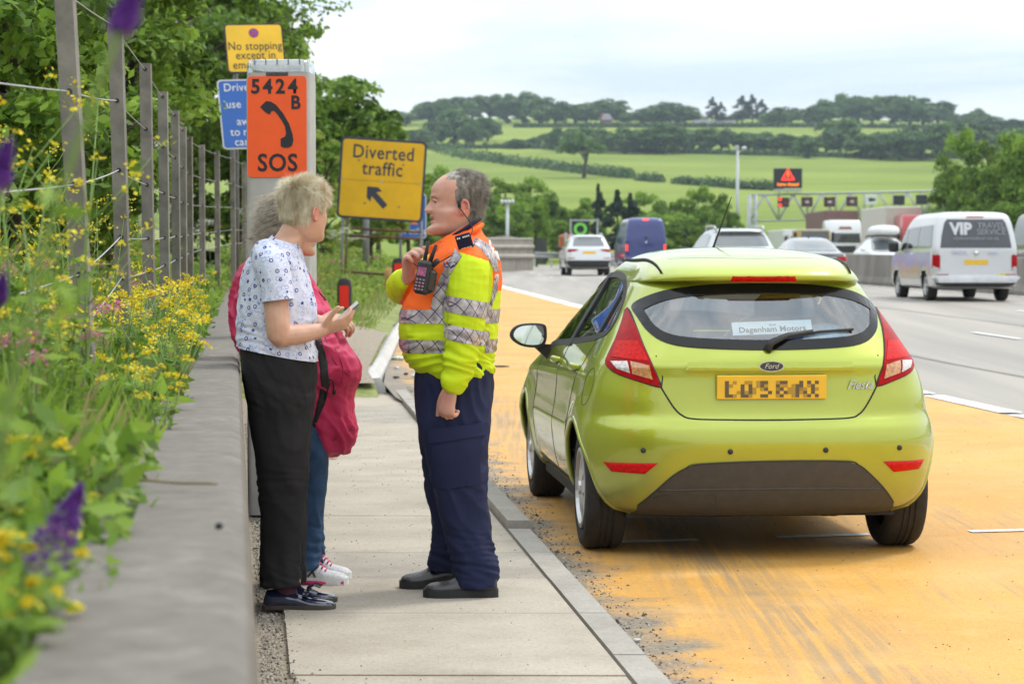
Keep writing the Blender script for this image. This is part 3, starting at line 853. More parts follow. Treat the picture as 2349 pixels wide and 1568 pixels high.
 body.f = [body.f[i] for i in keep]; body.m = [body.m[i] for i in keep]
 bo = body.build('body', M_paint_g, car, smooth=True, local=True, angle=38)
 L = dict(local=True)
 # rear window: black border and glass
 patch(bv, rw, 'Y', .004, .03, .01, hole=shrink(rw, .045)).build('window_surround', mat('black_gloss', (.006, .006, .007), .15, var=0, coat=.0, spec=.35), car, **L)
 gl = patch(bv, shrink(rw, .035), 'Y', .001, .03); gl.build('rear_window', M_glass, car, smooth=True, **L)
 for s, ax in ((-1, 'X'), (1, '-X')):
  inner = shrink(dlo, .03)
  patch(bv, dlo, ax, .004, .03, .012, hole=inner).build('window_trim', M_black, car, smooth=False, **L)
  # glass panes and pillars
  bp = [(1.60, .94), (1.76, .94), (1.70, 1.36), (1.56, 1.36)]
  def clip(poly, lo, hi):   # keep between two slanted lines y = lo(z) .. hi(z)
   out = []
   for q in densify(poly, .02):
    y, z = q
    y = min(max(y, lo(z)), hi(z)); out.append((y, z))
   r_ = [out[0]]
   for q in out[1:]:
    if math.hypot(q[0] - r_[-1][0], q[1] - r_[-1][1]) > .006: r_.append(q)
   return r_
  B0, B1, C0, C1 = (lambda z: 1.60 - .12 * (z - .95)), (lambda z: 1.72 - .14 * (z - .95)), (lambda z: .80 + .12 * (z - 1.0)), (lambda z: .845 + .12 * (z - 1.0))
  NA = lambda z: -9; NB = lambda z: 99
  gp = shrink(dlo, .026)
  mid = [p for p in densify([(B0(.955) , .955), (B1(.95), .95), (B1(1.338), 1.338), (B0(1.338), 1.338)], .03)]
  patch(bv, [tuple(p) for p in mid], ax, .006, .03, .012).build('door_pillar', M_black, car, **L)
  patch(bv, [(C0(1.01), 1.01), (C1(1.005), 1.005), (C1(1.30), 1.30), (C0(1.285), 1.285)], ax, .005, .03, .012).build('quarter_pillar', M_black, car, **L)
  for nm, lo, hi in (('front_window', B1, NB), ('rear_door_window', C1, B0), ('quarter_window', NA, C0)):
   patch(bv, clip(gp, lo, hi), ax, -.004, .04).build(nm, M_glass, car, smooth=True, **L)
 patch(bv, [(-.62, .975), (.62, .975), (.58, 1.15), (.49, 1.345), (-.49, 1.345), (-.58, 1.15)], '-Y', .002, .05).build('windscreen', M_glass, car, smooth=True, **L)
 # lamps
 tl = [(-.612, 1.175), (-.645, 1.11), (-.690, 1.02), (-.728, .955), (-.742, .925), (-.738, .903), (-.70, .872), (-.60, .838), (-.516, .815), (-.524, .85), (-.552, .92), (-.580, 1.01), (-.598, 1.10)]
 for s in (-1, 1):
  f = (lambda p: p) if s < 0 else mirror_poly
  lamp = patch(bv, f(tl), 'Y', .008, .02, .02).build('tail_lamp', M_redlens, car, smooth=True, angle=30, **L)
  wa = f([(-.722, .925), (-.70, .895), (-.645, .876), (-.655, .928)]); wb = f([(-.642, .927), (-.635, .874), (-.548, .848), (-.562, .912)])
  q = patch(bv, wa, 'Y', .011, .015, .003).build('reversing_lens', M_clearlens, car, **L); q.parent = lamp
  q = patch(bv, wb, 'Y', .0112, .015, .003).build('indicator_lens', M_amberlens, car, **L); q.parent = lamp
  q = patch(bv, f([(-.715, .945), (-.565, .93), (-.575, .965), (-.60, 1.02), (-.68, 1.02)]), 'Y', .0108, .02, .003).build('brake_lens', M_redlens2, car, **L); q.parent = lamp
  rf = f([(-.768, .458), (-.535, .463), (-.59, .412), (-.735, .417)])
  patch(bv, rf, 'Y', .006, .02, .01).build('reflector', M_redlens2, car, smooth=True, **L)
  MB().tube(on_surface(bv, [tuple(p) for p in smooth_path(f(tl), 3, True)] + [f(tl)[0]], 'Y', .002), .0045, 6).build('lamp_gasket', M_black, car, **L)
 # tailgate shut line, lower diffuser, trim strip
 tg = [(-.512, .812), (-.485, .765), (-.452, .715), (-.42, .685), (-.37, .669), (-.2, .664), (0, .662), (.2, .664), (.37, .669), (.42, .685), (.452, .715), (.485, .765), (.512, .812)]
 MB().tube(on_surface(bv, [tuple(p) for p in smooth_path(tg, 8)], 'Y', -.0005), .0045, 6).build('tailgate_gap', M_dark, car, **L)
 for s in (-1, 1):
  MB().tube(on_surface(bv, [(s * .512, .812), (s * .505, .86), (s * .530, .96)], 'Y', 0), .0035, 6).build('tailgate_gap', M_dark, car, **L)
 df = [(-.62, .212), (-.612, .255), (-.545, .325), (-.47, .400), (-.41, .440), (-.34, .462), (0, .474), (.34, .470), (.41, .450), (.47, .405), (.55, .330), (.610, .262), (.62, .212)]
 patch(bv, df, 'Y', .006, .025, .015).build('lower_bumper', M_greyplastic, car, smooth=True, angle=35, **L)
 MB().tube(on_surface(bv, [tuple(p) for p in smooth_path(df[1:-1], 6)], 'Y', .004), .004, 6).build('bumper_edge', M_black, car, **L)
 MB().tube(on_surface(bv, [(-.55, .30), (-.50, .315), (-.27, .318), (-.26, .30), (-.26, .25)], 'Y', .0065), .002, 5).build('tow_cover_line', M_black, car, **L)
 MB().tube(on_surface(bv, [(x, .335 + .008 * (1 - (x / .53) ** 2)) for x in np.linspace(-.53, .53, 24)], 'Y', .0035), .006, 6).build('bumper_crease', M_greyplastic, car, smooth=True, **L)
 patch(bv, [(-.40, .893), (.40, .893), (.385, .925), (-.385, .925)], 'Y', .014, .02, .02).build('handle_strip', M_paint_g, car, smooth=False, **L)
 for x, z in ((-.60, .523), (-.205, .520), (.245, .524), (.615, .526)):
  h = on_surface(bv, [(x, z)], 'Y', .004)[0]
  MB().ball(h, (.013, .007, .013)).build('parking_sensor', M_black, car, smooth=True, **L)
 # number plate with the pixelated characters
 pl = MB(); py = .05
 pl.box((0, .062, .815), (.52, .014, .112), ch=.003); plate = pl.build('number_plate', M_plateY, car, **L)
 glyph = {'L': "10,10,10,10,11", 'D': "11,11,11,11,11", '5': "11,10,11,01,11", '8': "11,11,11,11,11", 'K': "11,11,10,11,11", 'U': "11,11,11,11,11", 'A': "11,11,11,11,11"}
 cw = .0185; x0 = -.222
 tones = [(.42, .26, .03), (.30, .19, .035), (.20, .13, .045), (.11, .085, .05)]
 mt = [mat('plate_print_%d' % i, t, .5, var=0) for i, t in enumerate(tones)]
 rr = random.Random(3); mb = MB(); cols = 24; rowsn = 5
 txt = ["3000011003300133000303030220", "3000303003000301003300303303", "3000303001300230003200303333", "3000303000030303003030303303", "3310331003300130003003033303"]
 for r_ in range(5):
  for c in range(24):
   v = int(txt[r_][c]); v = max(v, 1 if rr.random() < .45 else 0)
   if c in (12, ) : v = 0
   if v == 0: continue
   x = x0 + c * cw; z = .845 - r_ * .0155
   mb.add([(x, .0535, z - .0155), (x + cw, .0535, z - .0155), (x + cw, .0535, z), (x, .0535, z)], [(0, 1, 2, 3)], v)
 mb.build('plate_characters', [mt[0]] + mt[0:3] if False else [mt[0], mt[0], mt[1], mt[3]], plate, **L)
 # badge
 el = [(.055 * math.cos(t), .022 * math.sin(t)) for t in np.linspace(0, 2 * math.pi, 33)[:-1]]
 yb = on_surface(bv, [(0, .912)], 'Y', .016)[0].y
 b1 = MB().prism([(x * 1.1, z * 1.16) for x, z in el], (0, yb, .912), (1, 0, 0), (0, 0, 1), .01).build('badge', M_chrome, car, **L)
 MB().prism(el, (0, yb - .0015, .912), (1, 0, 0), (0, 0, 1), .004).build('badge_field', mat('badge_blue', (.012, .015, .06), .2, var=0, coat=1), b1, **L)
 text('badge_lettering', 'Ford', .034, M_chrome, b1, (-.002, yb - .003, .902), (1, 0, 0), (0, 0, 1), local=True, shear=.35)
 yb2 = on_surface(bv, [(.35, .815), (.50, .815)], 'Y', .006)
 text('model_lettering', 'Fiesta', .062, M_chrome, car, (yb2[0] + yb2[1]) / 2 + Vector((0, -.004, -.012)), yb2[1] - yb2[0], (0, 0, 1), local=True, shear=.5, sx=.9, bold=.01)
 # brake lamp under the spoiler, wiper
 patch(bv, [(-.16, 1.309), (.16, 1.309), (.15, 1.330), (-.15, 1.330)], 'Y', .006, .02, .01).build('high_brake_lamp', M_redlens2, car, **L)
 wp = on_surface(bv, [(-.012, 1.0)], 'Y', .02)[0]
 we = [on_surface(bv, [(x, z)], 'Y', .018)[0] for x, z in ((.10, 1.045), (.22, 1.062), (.40, 1.068))]
 w1 = MB(); w1.tube([wp + Vector((0, 0, -.03)), wp + Vector((.02, -.01, .01))] + we[:2], [.02, .019, .014, .010], 8, flat=.6); w1.build('wiper_arm', M_black, car, smooth=True, **L)
 MB().tube([on_surface(bv, [(x, z)], 'Y', .012)[0] for x, z in ((.07, 1.03), (.25, 1.062), (.42, 1.072))], .007, 6).build('wiper_blade', M_black, car, **L)
 # sticker inside the rear glass
 q = on_surface(bv, [(-.16, 1.055), (.225, 1.068), (.225, 1.128), (-.16, 1.115)], 'Y', -.004)
 st = MB().add(q, [(0, 1, 2, 3)]).build('dealer_sticker', mat('sticker_white', (.62, .78, .84), .5, var=.02, emit=0), car, **L)
 o = (q[0] + q[1]) / 2; uz = (q[3] - q[0]).normalized()
 text('sticker_lettering', 'Dagenham Motors', .044, mat('print_black', (.012, .012, .02), .5, var=0), st, o + Vector((0, -.002, 0)) + uz * .014, q[1] - q[0], uz, local=True, bold=.012, sx=.98)
 text('sticker_logo', 'Ford', .017, mat('print_blue', (.02, .12, .45), .5, var=0), st, o + Vector((0, -.002, 0)) + uz * .047, q[1] - q[0], uz, local=True, shear=.3, bold=.02)
 # roof strips, aerial
 for s in (-1, 1):
  pts = on_surface(bv, [(s * (.462 + .03 * math.sin(t * 2.6)), .44 + 1.25 * t) for t in np.linspace(0, 1, 14)], 'Z', .001)
  MB().tube(pts, .014, 8, flat=.25).build('roof_strip', M_black, car, smooth=True, **L)
 MB().tube(on_surface(bv, [(x, .47 + .15 * (x / .42) ** 2) for x in np.linspace(-.40, .40, 15)], 'Z', -.001), .0022, 5).build('roof_seam', mat('seam_shade', (.12, .15, .02), .5, var=0), car, **L)
 an = on_surface(bv, [(.0, 1.62)], 'Z', 0)[0]
 MB().tube([an, an + Vector((0, -.03, .03)), an + Vector((.08, -.10, .285))], [.012, .006, .0022], 6).build('aerial', M_black, car, **L)
 # doors: gaps, handles, fuel flap, mirrors, sills
 for s, ax in ((-1, 'X'), (1, '-X')):
  for pts in ([(1.66, .96), (1.69, .80), (1.70, .6), (1.68, .40), (1.66, .31)], [(.78, 1.0), (.86, .86), (.98, .74), (1.04, .60), (1.06, .45), (1.10, .33)], [(2.62, .90), (2.70, .75), (2.70, .55), (2.66, .34)], [(2.66, .30), (1.9, .295), (1.10, .30)]):
   MB().tube(on_surface(bv, [tuple(p) for p in smooth_path(pts, 6)], ax, -.001), .0032, 5).build('door_gap', M_dark, car, **L)
  for y in (.98, 1.86):
   h = on_surface(bv, [(y + .09, .87), (y + .05, .872), (y, .874), (y - .05, .876), (y - .09, .876)], ax, .001)
   h = [h[0], h[1] + Vector((s * .026, 0, 0)), h[2] + Vector((s * .032, 0, 0)), h[3] + Vector((s * .028, 0, 0)), h[4]]
   MB().tube(h, [.008, .017, .019, .017, .010], 8, flat=.8).build('door_handle', M_paint_g, car, smooth=True, **L)
   c = on_surface(bv, [(y, .855)], ax, -.006)[0]
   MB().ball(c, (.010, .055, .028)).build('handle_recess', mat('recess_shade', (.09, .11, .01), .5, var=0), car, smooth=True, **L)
  # mirror
  mx = s * .915
  arm = MB(); arm.add([(s * .79, 2.50, .915), (s * .79, 2.36, .935), (s * .80, 2.40, .84), (s * .90, 2.46, .935), (s * .90, 2.36, .94), (s * .86, 2.40, .90)], [(0, 1, 4, 3), (1, 2, 5, 4), (2, 0, 3, 5), (3, 4, 5), (0, 2, 1)]).build('mirror_arm', M_black, car, **L)
  ho = MB(); G = []
  outl = [(-.105, -.01), (-.095, .035), (-.05, .062), (.03, .068), (.085, .06), (.098, .03), (.095, -.03), (.07, -.062), (.0, -.066), (-.06, -.05)]
  outl = [tuple(p) for p in smooth_path(outl, 3, True)]
  for t, k in ((0, 1.0), (.03, 1.03), (.08, .95), (.115, .7), (.13, .3)): G.append([(mx + s * -1 * x * k if True else 0, 2.34 + t, .985 + z * k) for x, z in outl])
  ho.grid(G, closed_u=True, flip=(s > 0)); mo = ho.build('mirror_housing', M_black, car, smooth=True, **L)
  g = [(mx - s * x * .84, 2.338, .987 + z * .82) for x, z in outl]
  MB().add([(mx - s * x, 2.341, .985 + z) for x, z in outl] + g, [(i, (i + 1) % len(outl), len(outl) + (i + 1) % len(outl), len(outl) + i) for i in range(len(outl))]).build('mirror_rim', M_black, mo, **L)
  MB().add([(x, y + .006, z) for x, y, z in g], [tuple(range(len(g)))]).build('mirror_glass', mat('mirror_glass', (.75, .8, .78), .03, 1.0, var=0), mo, **L)
 c = [(.46 + .078 * math.cos(t), .80 + .088 * math.sin(t)) for t in np.linspace(0, 2 * math.pi, 40)]
 MB().tube(on_surface(bv, c, 'X', -.0005), .0022, 5).build('fuel_flap', M_dark, car, **L)
 # arches, wheels, underside
 for ya in axles:
  for s, ax in ((-1, 'X'), (1, '-X')):
   arc = [(ya + .342 * math.cos(t), .295 + .342 * math.sin(t)) for t in np.linspace(-.25, math.pi + .25, 50)]
   pts = [p for p in on_surface(bv, arc, ax, -.006)]
   MB().tube(pts, .015, 6).build('arch_lip', M_paint_g, car, smooth=True, **L)
   ln = MB(); G = []
   for xx in (.80, .45): G.append([(s * xx, ya + .345 * math.cos(t), .295 + .345 * math.sin(t)) for t in np.linspace(.12, math.pi - .12, 30)])
   ln.grid(G); ln.build('arch_liner', M_dark, car, **L)
   wheel(car, s * .735, ya, .298, .20, s, .195, 7)
 un = MB(); un.box((0, 1.9, .235), (1.30, 3.2, .10)); un.box((0, 1.87, .25), (1.56, 1.75, .12)); un.build('underbody', M_dark, car, **L)
 MB().tube([(.34, .95, .25), (.34, .5, .245), (.35, .26, .245), (.355, .16, .225)], [.05, .085, .06, .024], 12).build('exhaust', mat('exhaust_steel', (.10, .09, .08), .5, .7), car, smooth=True, **L)
 MB().tube([(-.72, .63, .30), (.72, .63, .30)], .05, 8).build('rear_axle', M_dark, car, **L)
 # cabin
 M_seat = mat('seat_cloth', (.045, .047, .055), .9, var=.2, scale=40)
 def seat(x, y, w, zt_, hr=True):
  mb = MB()
  mb.box((x, y, .78), (w, .14, .52), Matrix.Rotation(R(-12), 3, 'X'), ch=.05)
  mb.box((x, y + .26, .50), (w, .5, .16), ch=.05)
  o = mb.build('seat', M_seat, car, **L)
  if hr:
   MB().box((x, y - .07, zt_ + .08), (.26, .09, .16), ch=.04).build('headrest', M_seat, o, **L)
   p2 = MB();
   for sx in (-.06, .06): MB().tube([(x + sx, y - .05, zt_ - .08), (x + sx, y - .06, zt_ + .03)], .007, 6).build('headrest_post', M_chrome, o, **L)
 seat(-.36, 1.72, .48, 1.07); seat(.36, 1.72, .48, 1.07)
 mb = MB(); mb.box((0, .80, .76), (1.20, .14, .46), Matrix.Rotation(R(-10), 3, 'X'), ch=.04); rs = mb.build('rear_bench', M_seat, car, **L)
 for x in (-.38, .38): MB().box((x, .74, 1.06), (.24, .08, .13), ch=.035).build('headrest', M_seat, rs, **L)
 da = MB(); da.box((0, 2.55, .80), (1.36, .55, .28), ch=.06); da.box((.36, 2.33, .955), (.36, .12, .09), ch=.03); da.build('dashboard', M_black, car, **L)
 sw = MB(); c = Vector((.36, 2.16, .93)); ax1, ax2 = Vector((1, 0, 0)), Vector((0, -.38, .925)).normalized()
 sw.tube([c + ax1 * .185 * math.cos(t) + ax2 * .185 * math.sin(t) for t in np.linspace(0, 2 * math.pi, 30)], .015, 8); sw.tube([c - ax1 * .18, c + ax1 * .18], .02, 6); sw.tube([c, c + Vector((0, .25, -.12))], .03, 8)
 sw.build('steering_wheel', M_black, car, smooth=True, **L)
 fl = MB(); fl.box((0, 1.6, .33), (1.36, 2.3, .03)); fl.box((0, .52, .60), (1.05, .42, .04)); fl.build('cabin_floor', M_seat, car, **L)
 for s in (-1, 1):
  MB().add([(s * .74, .9, .40), (s * .74, 2.6, .40), (s * .70, 2.6, .93), (s * .68, .9, .97)], [(0, 1, 2, 3)]).build('door_card', M_seat, car, **L)
  MB().tube([(s * .56, 1.70, 1.30), (s * .60, 1.71, 1.05), (s * .60, 1.72, .8)], .022, 6, flat=.3).build('seat_belt', M_seat, car, **L)
 ri = MB(); ri.box((0, 1.5, .60), (.06, .05, .04))
 # oddments on the parcel shelf, each a thing of its own
 def odd(name, label, cat, c, r, m, seed):
  T = wm(car); mb = MB(); rr_ = random.Random(seed); mb.ball((0, 0, 0), r, 14, 9)
  mb.v = [tuple(Vector(p) * (1 + .22 * noise.noise(Vector(p) * 14 + Vector((seed, 0, 0))))) for p in mb.v]
  mb.v = [tuple(T @ (Vector(p) + Vector(c))) for p in mb.v]
  tag(mb.build(name, m, smooth=True), label, cat)
 mb = MB(); mb.box((0, .60, .955), (1.10, .44, .02)); mb.build('parcel_shelf', mat('shelf_cloth', (.03, .035, .045), .9), car, **L)
 odd('plastic_bag', 'pale blue crumpled plastic bag behind the hatchback rear window', 'bag', (.36, .55, 1.03), (.13, .11, .075), mat('bag_plastic', (.45, .62, .78), .35, var=.2, scale=30), 2)
 odd('folded_jacket', 'dark blue folded jacket on the hatchback parcel shelf', 'jacket', (-.25, .58, 1.0), (.25, .12, .045), mat('jacket_blue', (.03, .06, .16), .8, var=.3, scale=20), 5)
 odd('shopping_bag', 'royal blue carrier bag on the hatchback parcel shelf', 'bag', (.22, .60, 1.02), (.09, .09, .06), mat('bag_blue', (.03, .08, .35), .5, var=.3, scale=30), 8)
 return car
hatch = hatchback()
# ================================================================== people
def sections(rows, n=28, e=2.2):
 """closed trunk or leg from horizontal slices: (centre, half x, half y)"""
 mb = MB(); G = []
 A = np.array([[c[0], c[1], c[2], a, b] for c, a, b in rows], float)
 for x, y, z, a, b in pchip(A, 5):
  row = []
  for j in range(n):
   t = 2 * math.pi * j / n; c_, s_ = math.cos(t), math.sin(t)
   row.append((x + a * abs(c_) ** (2 / e) * (1 if c_ >= 0 else -1), y + b * abs(s_) ** (2 / e) * (1 if s_ >= 0 else -1), z))
  G.append(row)
 up = G[-1][0][2] > G[0][0][2]
 mb.grid(G, closed_u=True, flip=not up); m = len(G[0]); k = len(G)
 lo, hi = tuple(range(m - 1, -1, -1)), tuple(range((k - 1) * m, k * m))
 mb.f += [lo if up else lo[::-1], hi if up else hi[::-1]]; mb.m += [0, 0]
 return mb
def limb(mb, pts, r, n=14, sub=4, flat=1.0, up=None):
 A = np.array([[*p, q] for p, q in zip(pts, r)], float); B = pchip(A, sub)
 P_ = [Vector(b[:3]) for b in B]; r_ = [b[3] for b in B]
 d0, d1 = (P_[0] - P_[1]).normalized(), (P_[-1] - P_[-2]).normalized()
 P_ = [P_[0] + d0 * r_[0] * .6, P_[0] + d0 * r_[0] * .35] + P_ + [P_[-1] + d1 * r_[-1] * .35, P_[-1] + d1 * r_[-1] * .6]
 r_ = [r_[0] * .35, r_[0] * .8] + r_ + [r_[-1] * .8, r_[-1] * .35]
 return mb.tube(P_, r_, n, flat=flat, up=up)
def hand(mb, wrist, d, nrm, thumb_side, curl=(35, 40, 42, 45, 20), size=1.0, spread=.06, tcurl=25, tout=40):
 """palm and five fingers; d = towards the fingers, nrm = out of the palm, thumb_side = which side the thumb is on"""
 d = Vector(d).normalized(); nrm = Vector(nrm); nrm = (nrm - d * nrm.dot(d)).normalized()
 sd = Vector(thumb_side); sd = (sd - d * sd.dot(d) - nrm * sd.dot(nrm)).normalized(); w = Vector(wrist); s = size
 limb(mb, [w - d * .02 * s, w + d * .03 * s, w + d * .085 * s], [.026 * s, .036 * s, .039 * s], 14, 3, flat=.42, up=sd)
 ln = (.072, .080, .074, .058)
 for i in range(4):
  b = w + d * (.086 + (.004, .008, .004, -.004)[i]) * s + sd * (.029 - .0195 * i) * s
  q = b - d * .012 * s; pts = [q, b]; a = 0; dd = (d + sd * spread * (1.5 - i)).normalized()
  for k, f in enumerate((.46, .30, .24)):
   a += R(curl[i]) * (.8, 1.15, .8)[k]
   pts.append(pts[-1] + (dd * math.cos(a) + nrm * math.sin(a)) * ln[i] * f * s)
  limb(mb, pts, [.0105 * s, .0102 * s, .0095 * s, .0088 * s, .0078 * s], 10, 3)
 b = w + d * .022 * s + sd * .030 * s; t0 = (d * math.cos(R(tout)) + sd * math.sin(R(tout))).normalized()
 p1 = b + t0 * .038 * s + nrm * .006 * s; a = R(tcurl); t1 = (t0 * math.cos(a) + (nrm * .7 + d * .5).normalized() * math.sin(a))
 p2 = p1 + t1 * .034 * s; p3 = p2 + (t1 + d * .25).normalized() * .026 * s
 limb(mb, [b - t0 * .015 * s, b, p1, p2, p3], [.014 * s, .0145 * s, .0125 * s, .011 * s, .0085 * s], 10, 3)
def fuse(mb, voxel, smooth_it=2):
 me = mb.mesh('tmp', MATS['dark_rubber'], True); o = bpy.data.objects.new('tmp', me); COL.objects.link(o)
 m = o.modifiers.new('r', 'REMESH'); m.mode = 'VOXEL'; m.voxel_size = voxel; m.use_smooth_shade = True
 if smooth_it:
  k = o.modifiers.new('s', 'SMOOTH'); k.factor = .5; k.iterations = smooth_it
 dg = bpy.context.evaluated_depsgraph_get(); dg.update()
 r = bpy.data.meshes.new_from_object(o.evaluated_get(dg))
 bpy.data.objects.remove(o); bpy.data.meshes.remove(me)
 return r
def finish(me, name, mats, parent, pick=None, wr=0.0, wscale=(10, 10, 10), seed=0, mask=None):
 """wrinkle, assign materials by place, link under the person"""
 n = len(me.vertices); V = np.zeros(n * 3); me.vertices.foreach_get('co', V); V = V.reshape(-1, 3)
 if wr:
  N = np.zeros(n * 3); me.vertex_normals.foreach_get('vector', N); N = N.reshape(-1, 3)
  d = np.zeros(n)
  for i in range(n):
   p = V[i]; x, y, z = p; m_ = mask(p) if mask else (1.0, 0.0)
   w0 = noise.noise(Vector((x * 3 + seed, y * 3, z * 3)))
   q = Vector(((x + .35 * z) * 15 + seed + w0 * 1.5, y * 15, z * 6 + w0)); r = Vector((x * 7 + seed, y * 7, z * 34 + w0 * 3 + x * 9))
   a = 1 - abs(noise.noise(q)) * 2.6; b = 1 - abs(noise.noise(r)) * 2.6
   d[i] = wr * (max(a, -.4) * m_[0] + max(b, -.4) * m_[1] + noise.noise(q * .45) * .8)
  V = V + N * d[:, None]
 C = None
 if pick:
  me.vertices.foreach_set('co', V.ravel()); me.update()
  k = len(me.polygons); C = np.zeros(k * 3); me.polygons.foreach_get('center', C); C = C.reshape(-1, 3)
  me.materials.clear()
  for m in mats: me.materials.append(m)
  me.polygons.foreach_set('material_index', np.array(pick(C), dtype=np.int32))
 else:
  me.materials.clear()
  for m in mats: me.materials.append(m)
  me.polygons.foreach_set('material_index', np.zeros(len(me.polygons), dtype=np.int32))
 A = np.array(wm(parent).inverted()); W = V @ A[:3, :3].T + A[:3, 3]
 me.vertices.foreach_set('co', W.ravel())
 me.polygons.foreach_set('use_smooth', [True] * len(me.polygons)); me.update()
 o = link_mesh(name, me, parent); return o, V
def uv_of(C):
 """project world points to photo pixels (used to trace where a garment changes colour)"""
 c, s = math.cos(PITCH), math.sin(PITCH); X, Y, Z = C[:, 0], C[:, 1], C[:, 2] - CAMZ
 f = Y * c - Z * s; u = Y * s + Z * c
 return UC + F * X / f, VC - F * u / f
def head_mb(mb, o, fwd, H=.25, tilt=0.0, jowl=0.0, nose=1.0, mouth=0.0):
 """head from stacked slices; o = chin-level point on the ear axis"""
 fwd = Vector(fwd); fwd.z = 0; fwd.normalize(); left = Vector((0, 0, 1)).cross(fwd)
 T = Matrix.Rotation(tilt, 3, left)      # + tilts the face down
 k = H / .25
 rows = [(0, .062, .01, .022), (.015, .086, .012, .036), (.05, .102, .03, .050), (.12, .105, .05, .061), (.20, .099, .066, .067), (.28, .098, .078, .071), (.36, .098, .088, .0735), (.44, .096, .096, .075), (.52, .093, .102, .0765), (.60, .099, .106, .078), (.70, .098, .107, .079), (.79, .088, .101, .0755), (.87, .068, .088, .066), (.93, .045, .066, .051), (.975, .022, .038, .030), (1.0, .004, .006, .005)]
 rows = [(h, f + (jowl * .012 if h < .2 else 0), b + (jowl * .02 if h < .15 else 0), w + (jowl * .012 if h < .4 else 0)) for h, f, b, w in rows]
 G = []; n = 56
 for h, f, b, w in pchip(rows, 5):
  row = []
  for j in range(n):
   a = 2 * math.pi * j / n; c_, s_ = math.cos(a), math.sin(a)
   e = 2.25
   x = (f if c_ > 0 else b) * abs(c_) ** (2 / e) * (1 if c_ > 0 else -1); y = w * abs(s_) ** (2 / e) * (1 if s_ > 0 else -1)
   if c_ > 0:
    g = lambda yc, sy, hc, sh: math.exp(-((abs(y) - yc) / sy) ** 2 - ((h - hc) / sh) ** 2)
    nb = max(0, min(1, (.60 - h) / .20)) ** .85 if h > .385 else max(0, 1 - ((.385 - h) / .045) ** 2) if h > .34 else 0
    x += nose * .031 * nb * math.exp(-(y / (.0105 + .006 * max(0, 1 - abs(h - .39) / .06))) ** 2)
    x += .006 * g(.015, .008, .375, .03) + .007 * g(0, .022, .285, .022) + .006 * g(0, .020, .225, .022) - .006 * g(0, .03, .255, .012) - .007 * g(0, .03, .175, .03)
    x += mouth * (.006 * g(0, .020, .295, .016) + .007 * g(0, .020, .205, .018) - .020 * g(0, .019, .252, .017))
    x -= .013 * g(.031, .014, .525, .04); x += .006 * g(.028, .022, .60, .03) + .006 * g(.045, .018, .42, .07) + .006 * g(0, .022, .07, .05) + .004 * g(.032, .014, .475, .025) + .005 * g(.038, .016, .33, .07) - .005 * g(.026, .006, .31, .06)
   row.append(Vector(o) + T @ ((fwd * x + left * y + Vector((0, 0, h * .25))) * k))
  G.append(row)
 m2 = MB(); m2.grid(G, closed_u=True); m2.f += [tuple(range(n - 1, -1, -1)), tuple(range((len(G) - 1) * n, len(G) * n))]; m2.m += [0, 0]
 mb.add(m2.v, m2.f)
 def at(x, y, h): return Vector(o) + T @ ((fwd * x + left * y + Vector((0, 0, h * .25))) * k)
 for s in (-1, 1):   # ears
  ring = []
  for t in np.linspace(-.5, math.pi * 1.55, 14):
   ring.append(at(-.012 - .017 * math.cos(t) * (1 if True else 1) - .002, s * (.078 + .012 + .004 * math.cos(t)), .43 + .105 * math.sin(t) * 1.0))
  mb.tube(ring, .0052 * k, 8);
  rt = Matrix((fwd, left, Vector((0, 0, 1)))).transposed()
  mb.ball(at(-.010, s * .080, .42), (.014 * k, .010 * k, .024 * k), 10, 8, rot=T @ rt)
  mb.ball(at(-.004, s * .083, .335), (.007 * k, .006 * k, .010 * k), 8, 6, rot=T @ rt)
 return at, fwd, left, T
def hair_strands(name, parent, roots, m, fn, r=.0011, seg=4, seed=1):
 """fn(root, normal, rng) -> list of points"""
 rr = random.Random(seed); mb = MB()
 for p, nrm in roots:
  pts = fn(Vector(p), Vector(nrm), rr)
  if not pts: continue
  k = len(pts); rad = [r * (1 - .75 * i / (k - 1)) for i in range(k)]
  mb.tube(pts, rad, 3, cap=False)
 return mb.build(name, m, parent, smooth=True)
def scalp_roots(me_V, faces_C, faces_N, test, count, seed):
 rr = random.Random(seed); idx = [i for i in range(len(faces_C)) if test(faces_C[i])]
 return [(faces_C[i], faces_N[i]) for i in (rr.choice(idx) for _ in range(count))] if idx else []
def face_data(o):
 me = o.data; k = len(me.polygons); C = np.zeros(k * 3); N = np.zeros(k * 3)
 me.polygons.foreach_get('center', C); me.polygons.foreach_get('normal', N)
 A = np.array(wm(o)); return C.reshape(-1, 3) @ A[:3, :3].T + A[:3, 3], N.reshape(-1, 3)
def mesh_bvh(V, me): return BVHTree.FromPolygons([Vector(v) for v in V], [tuple(p.vertices) for p in me.polygons])

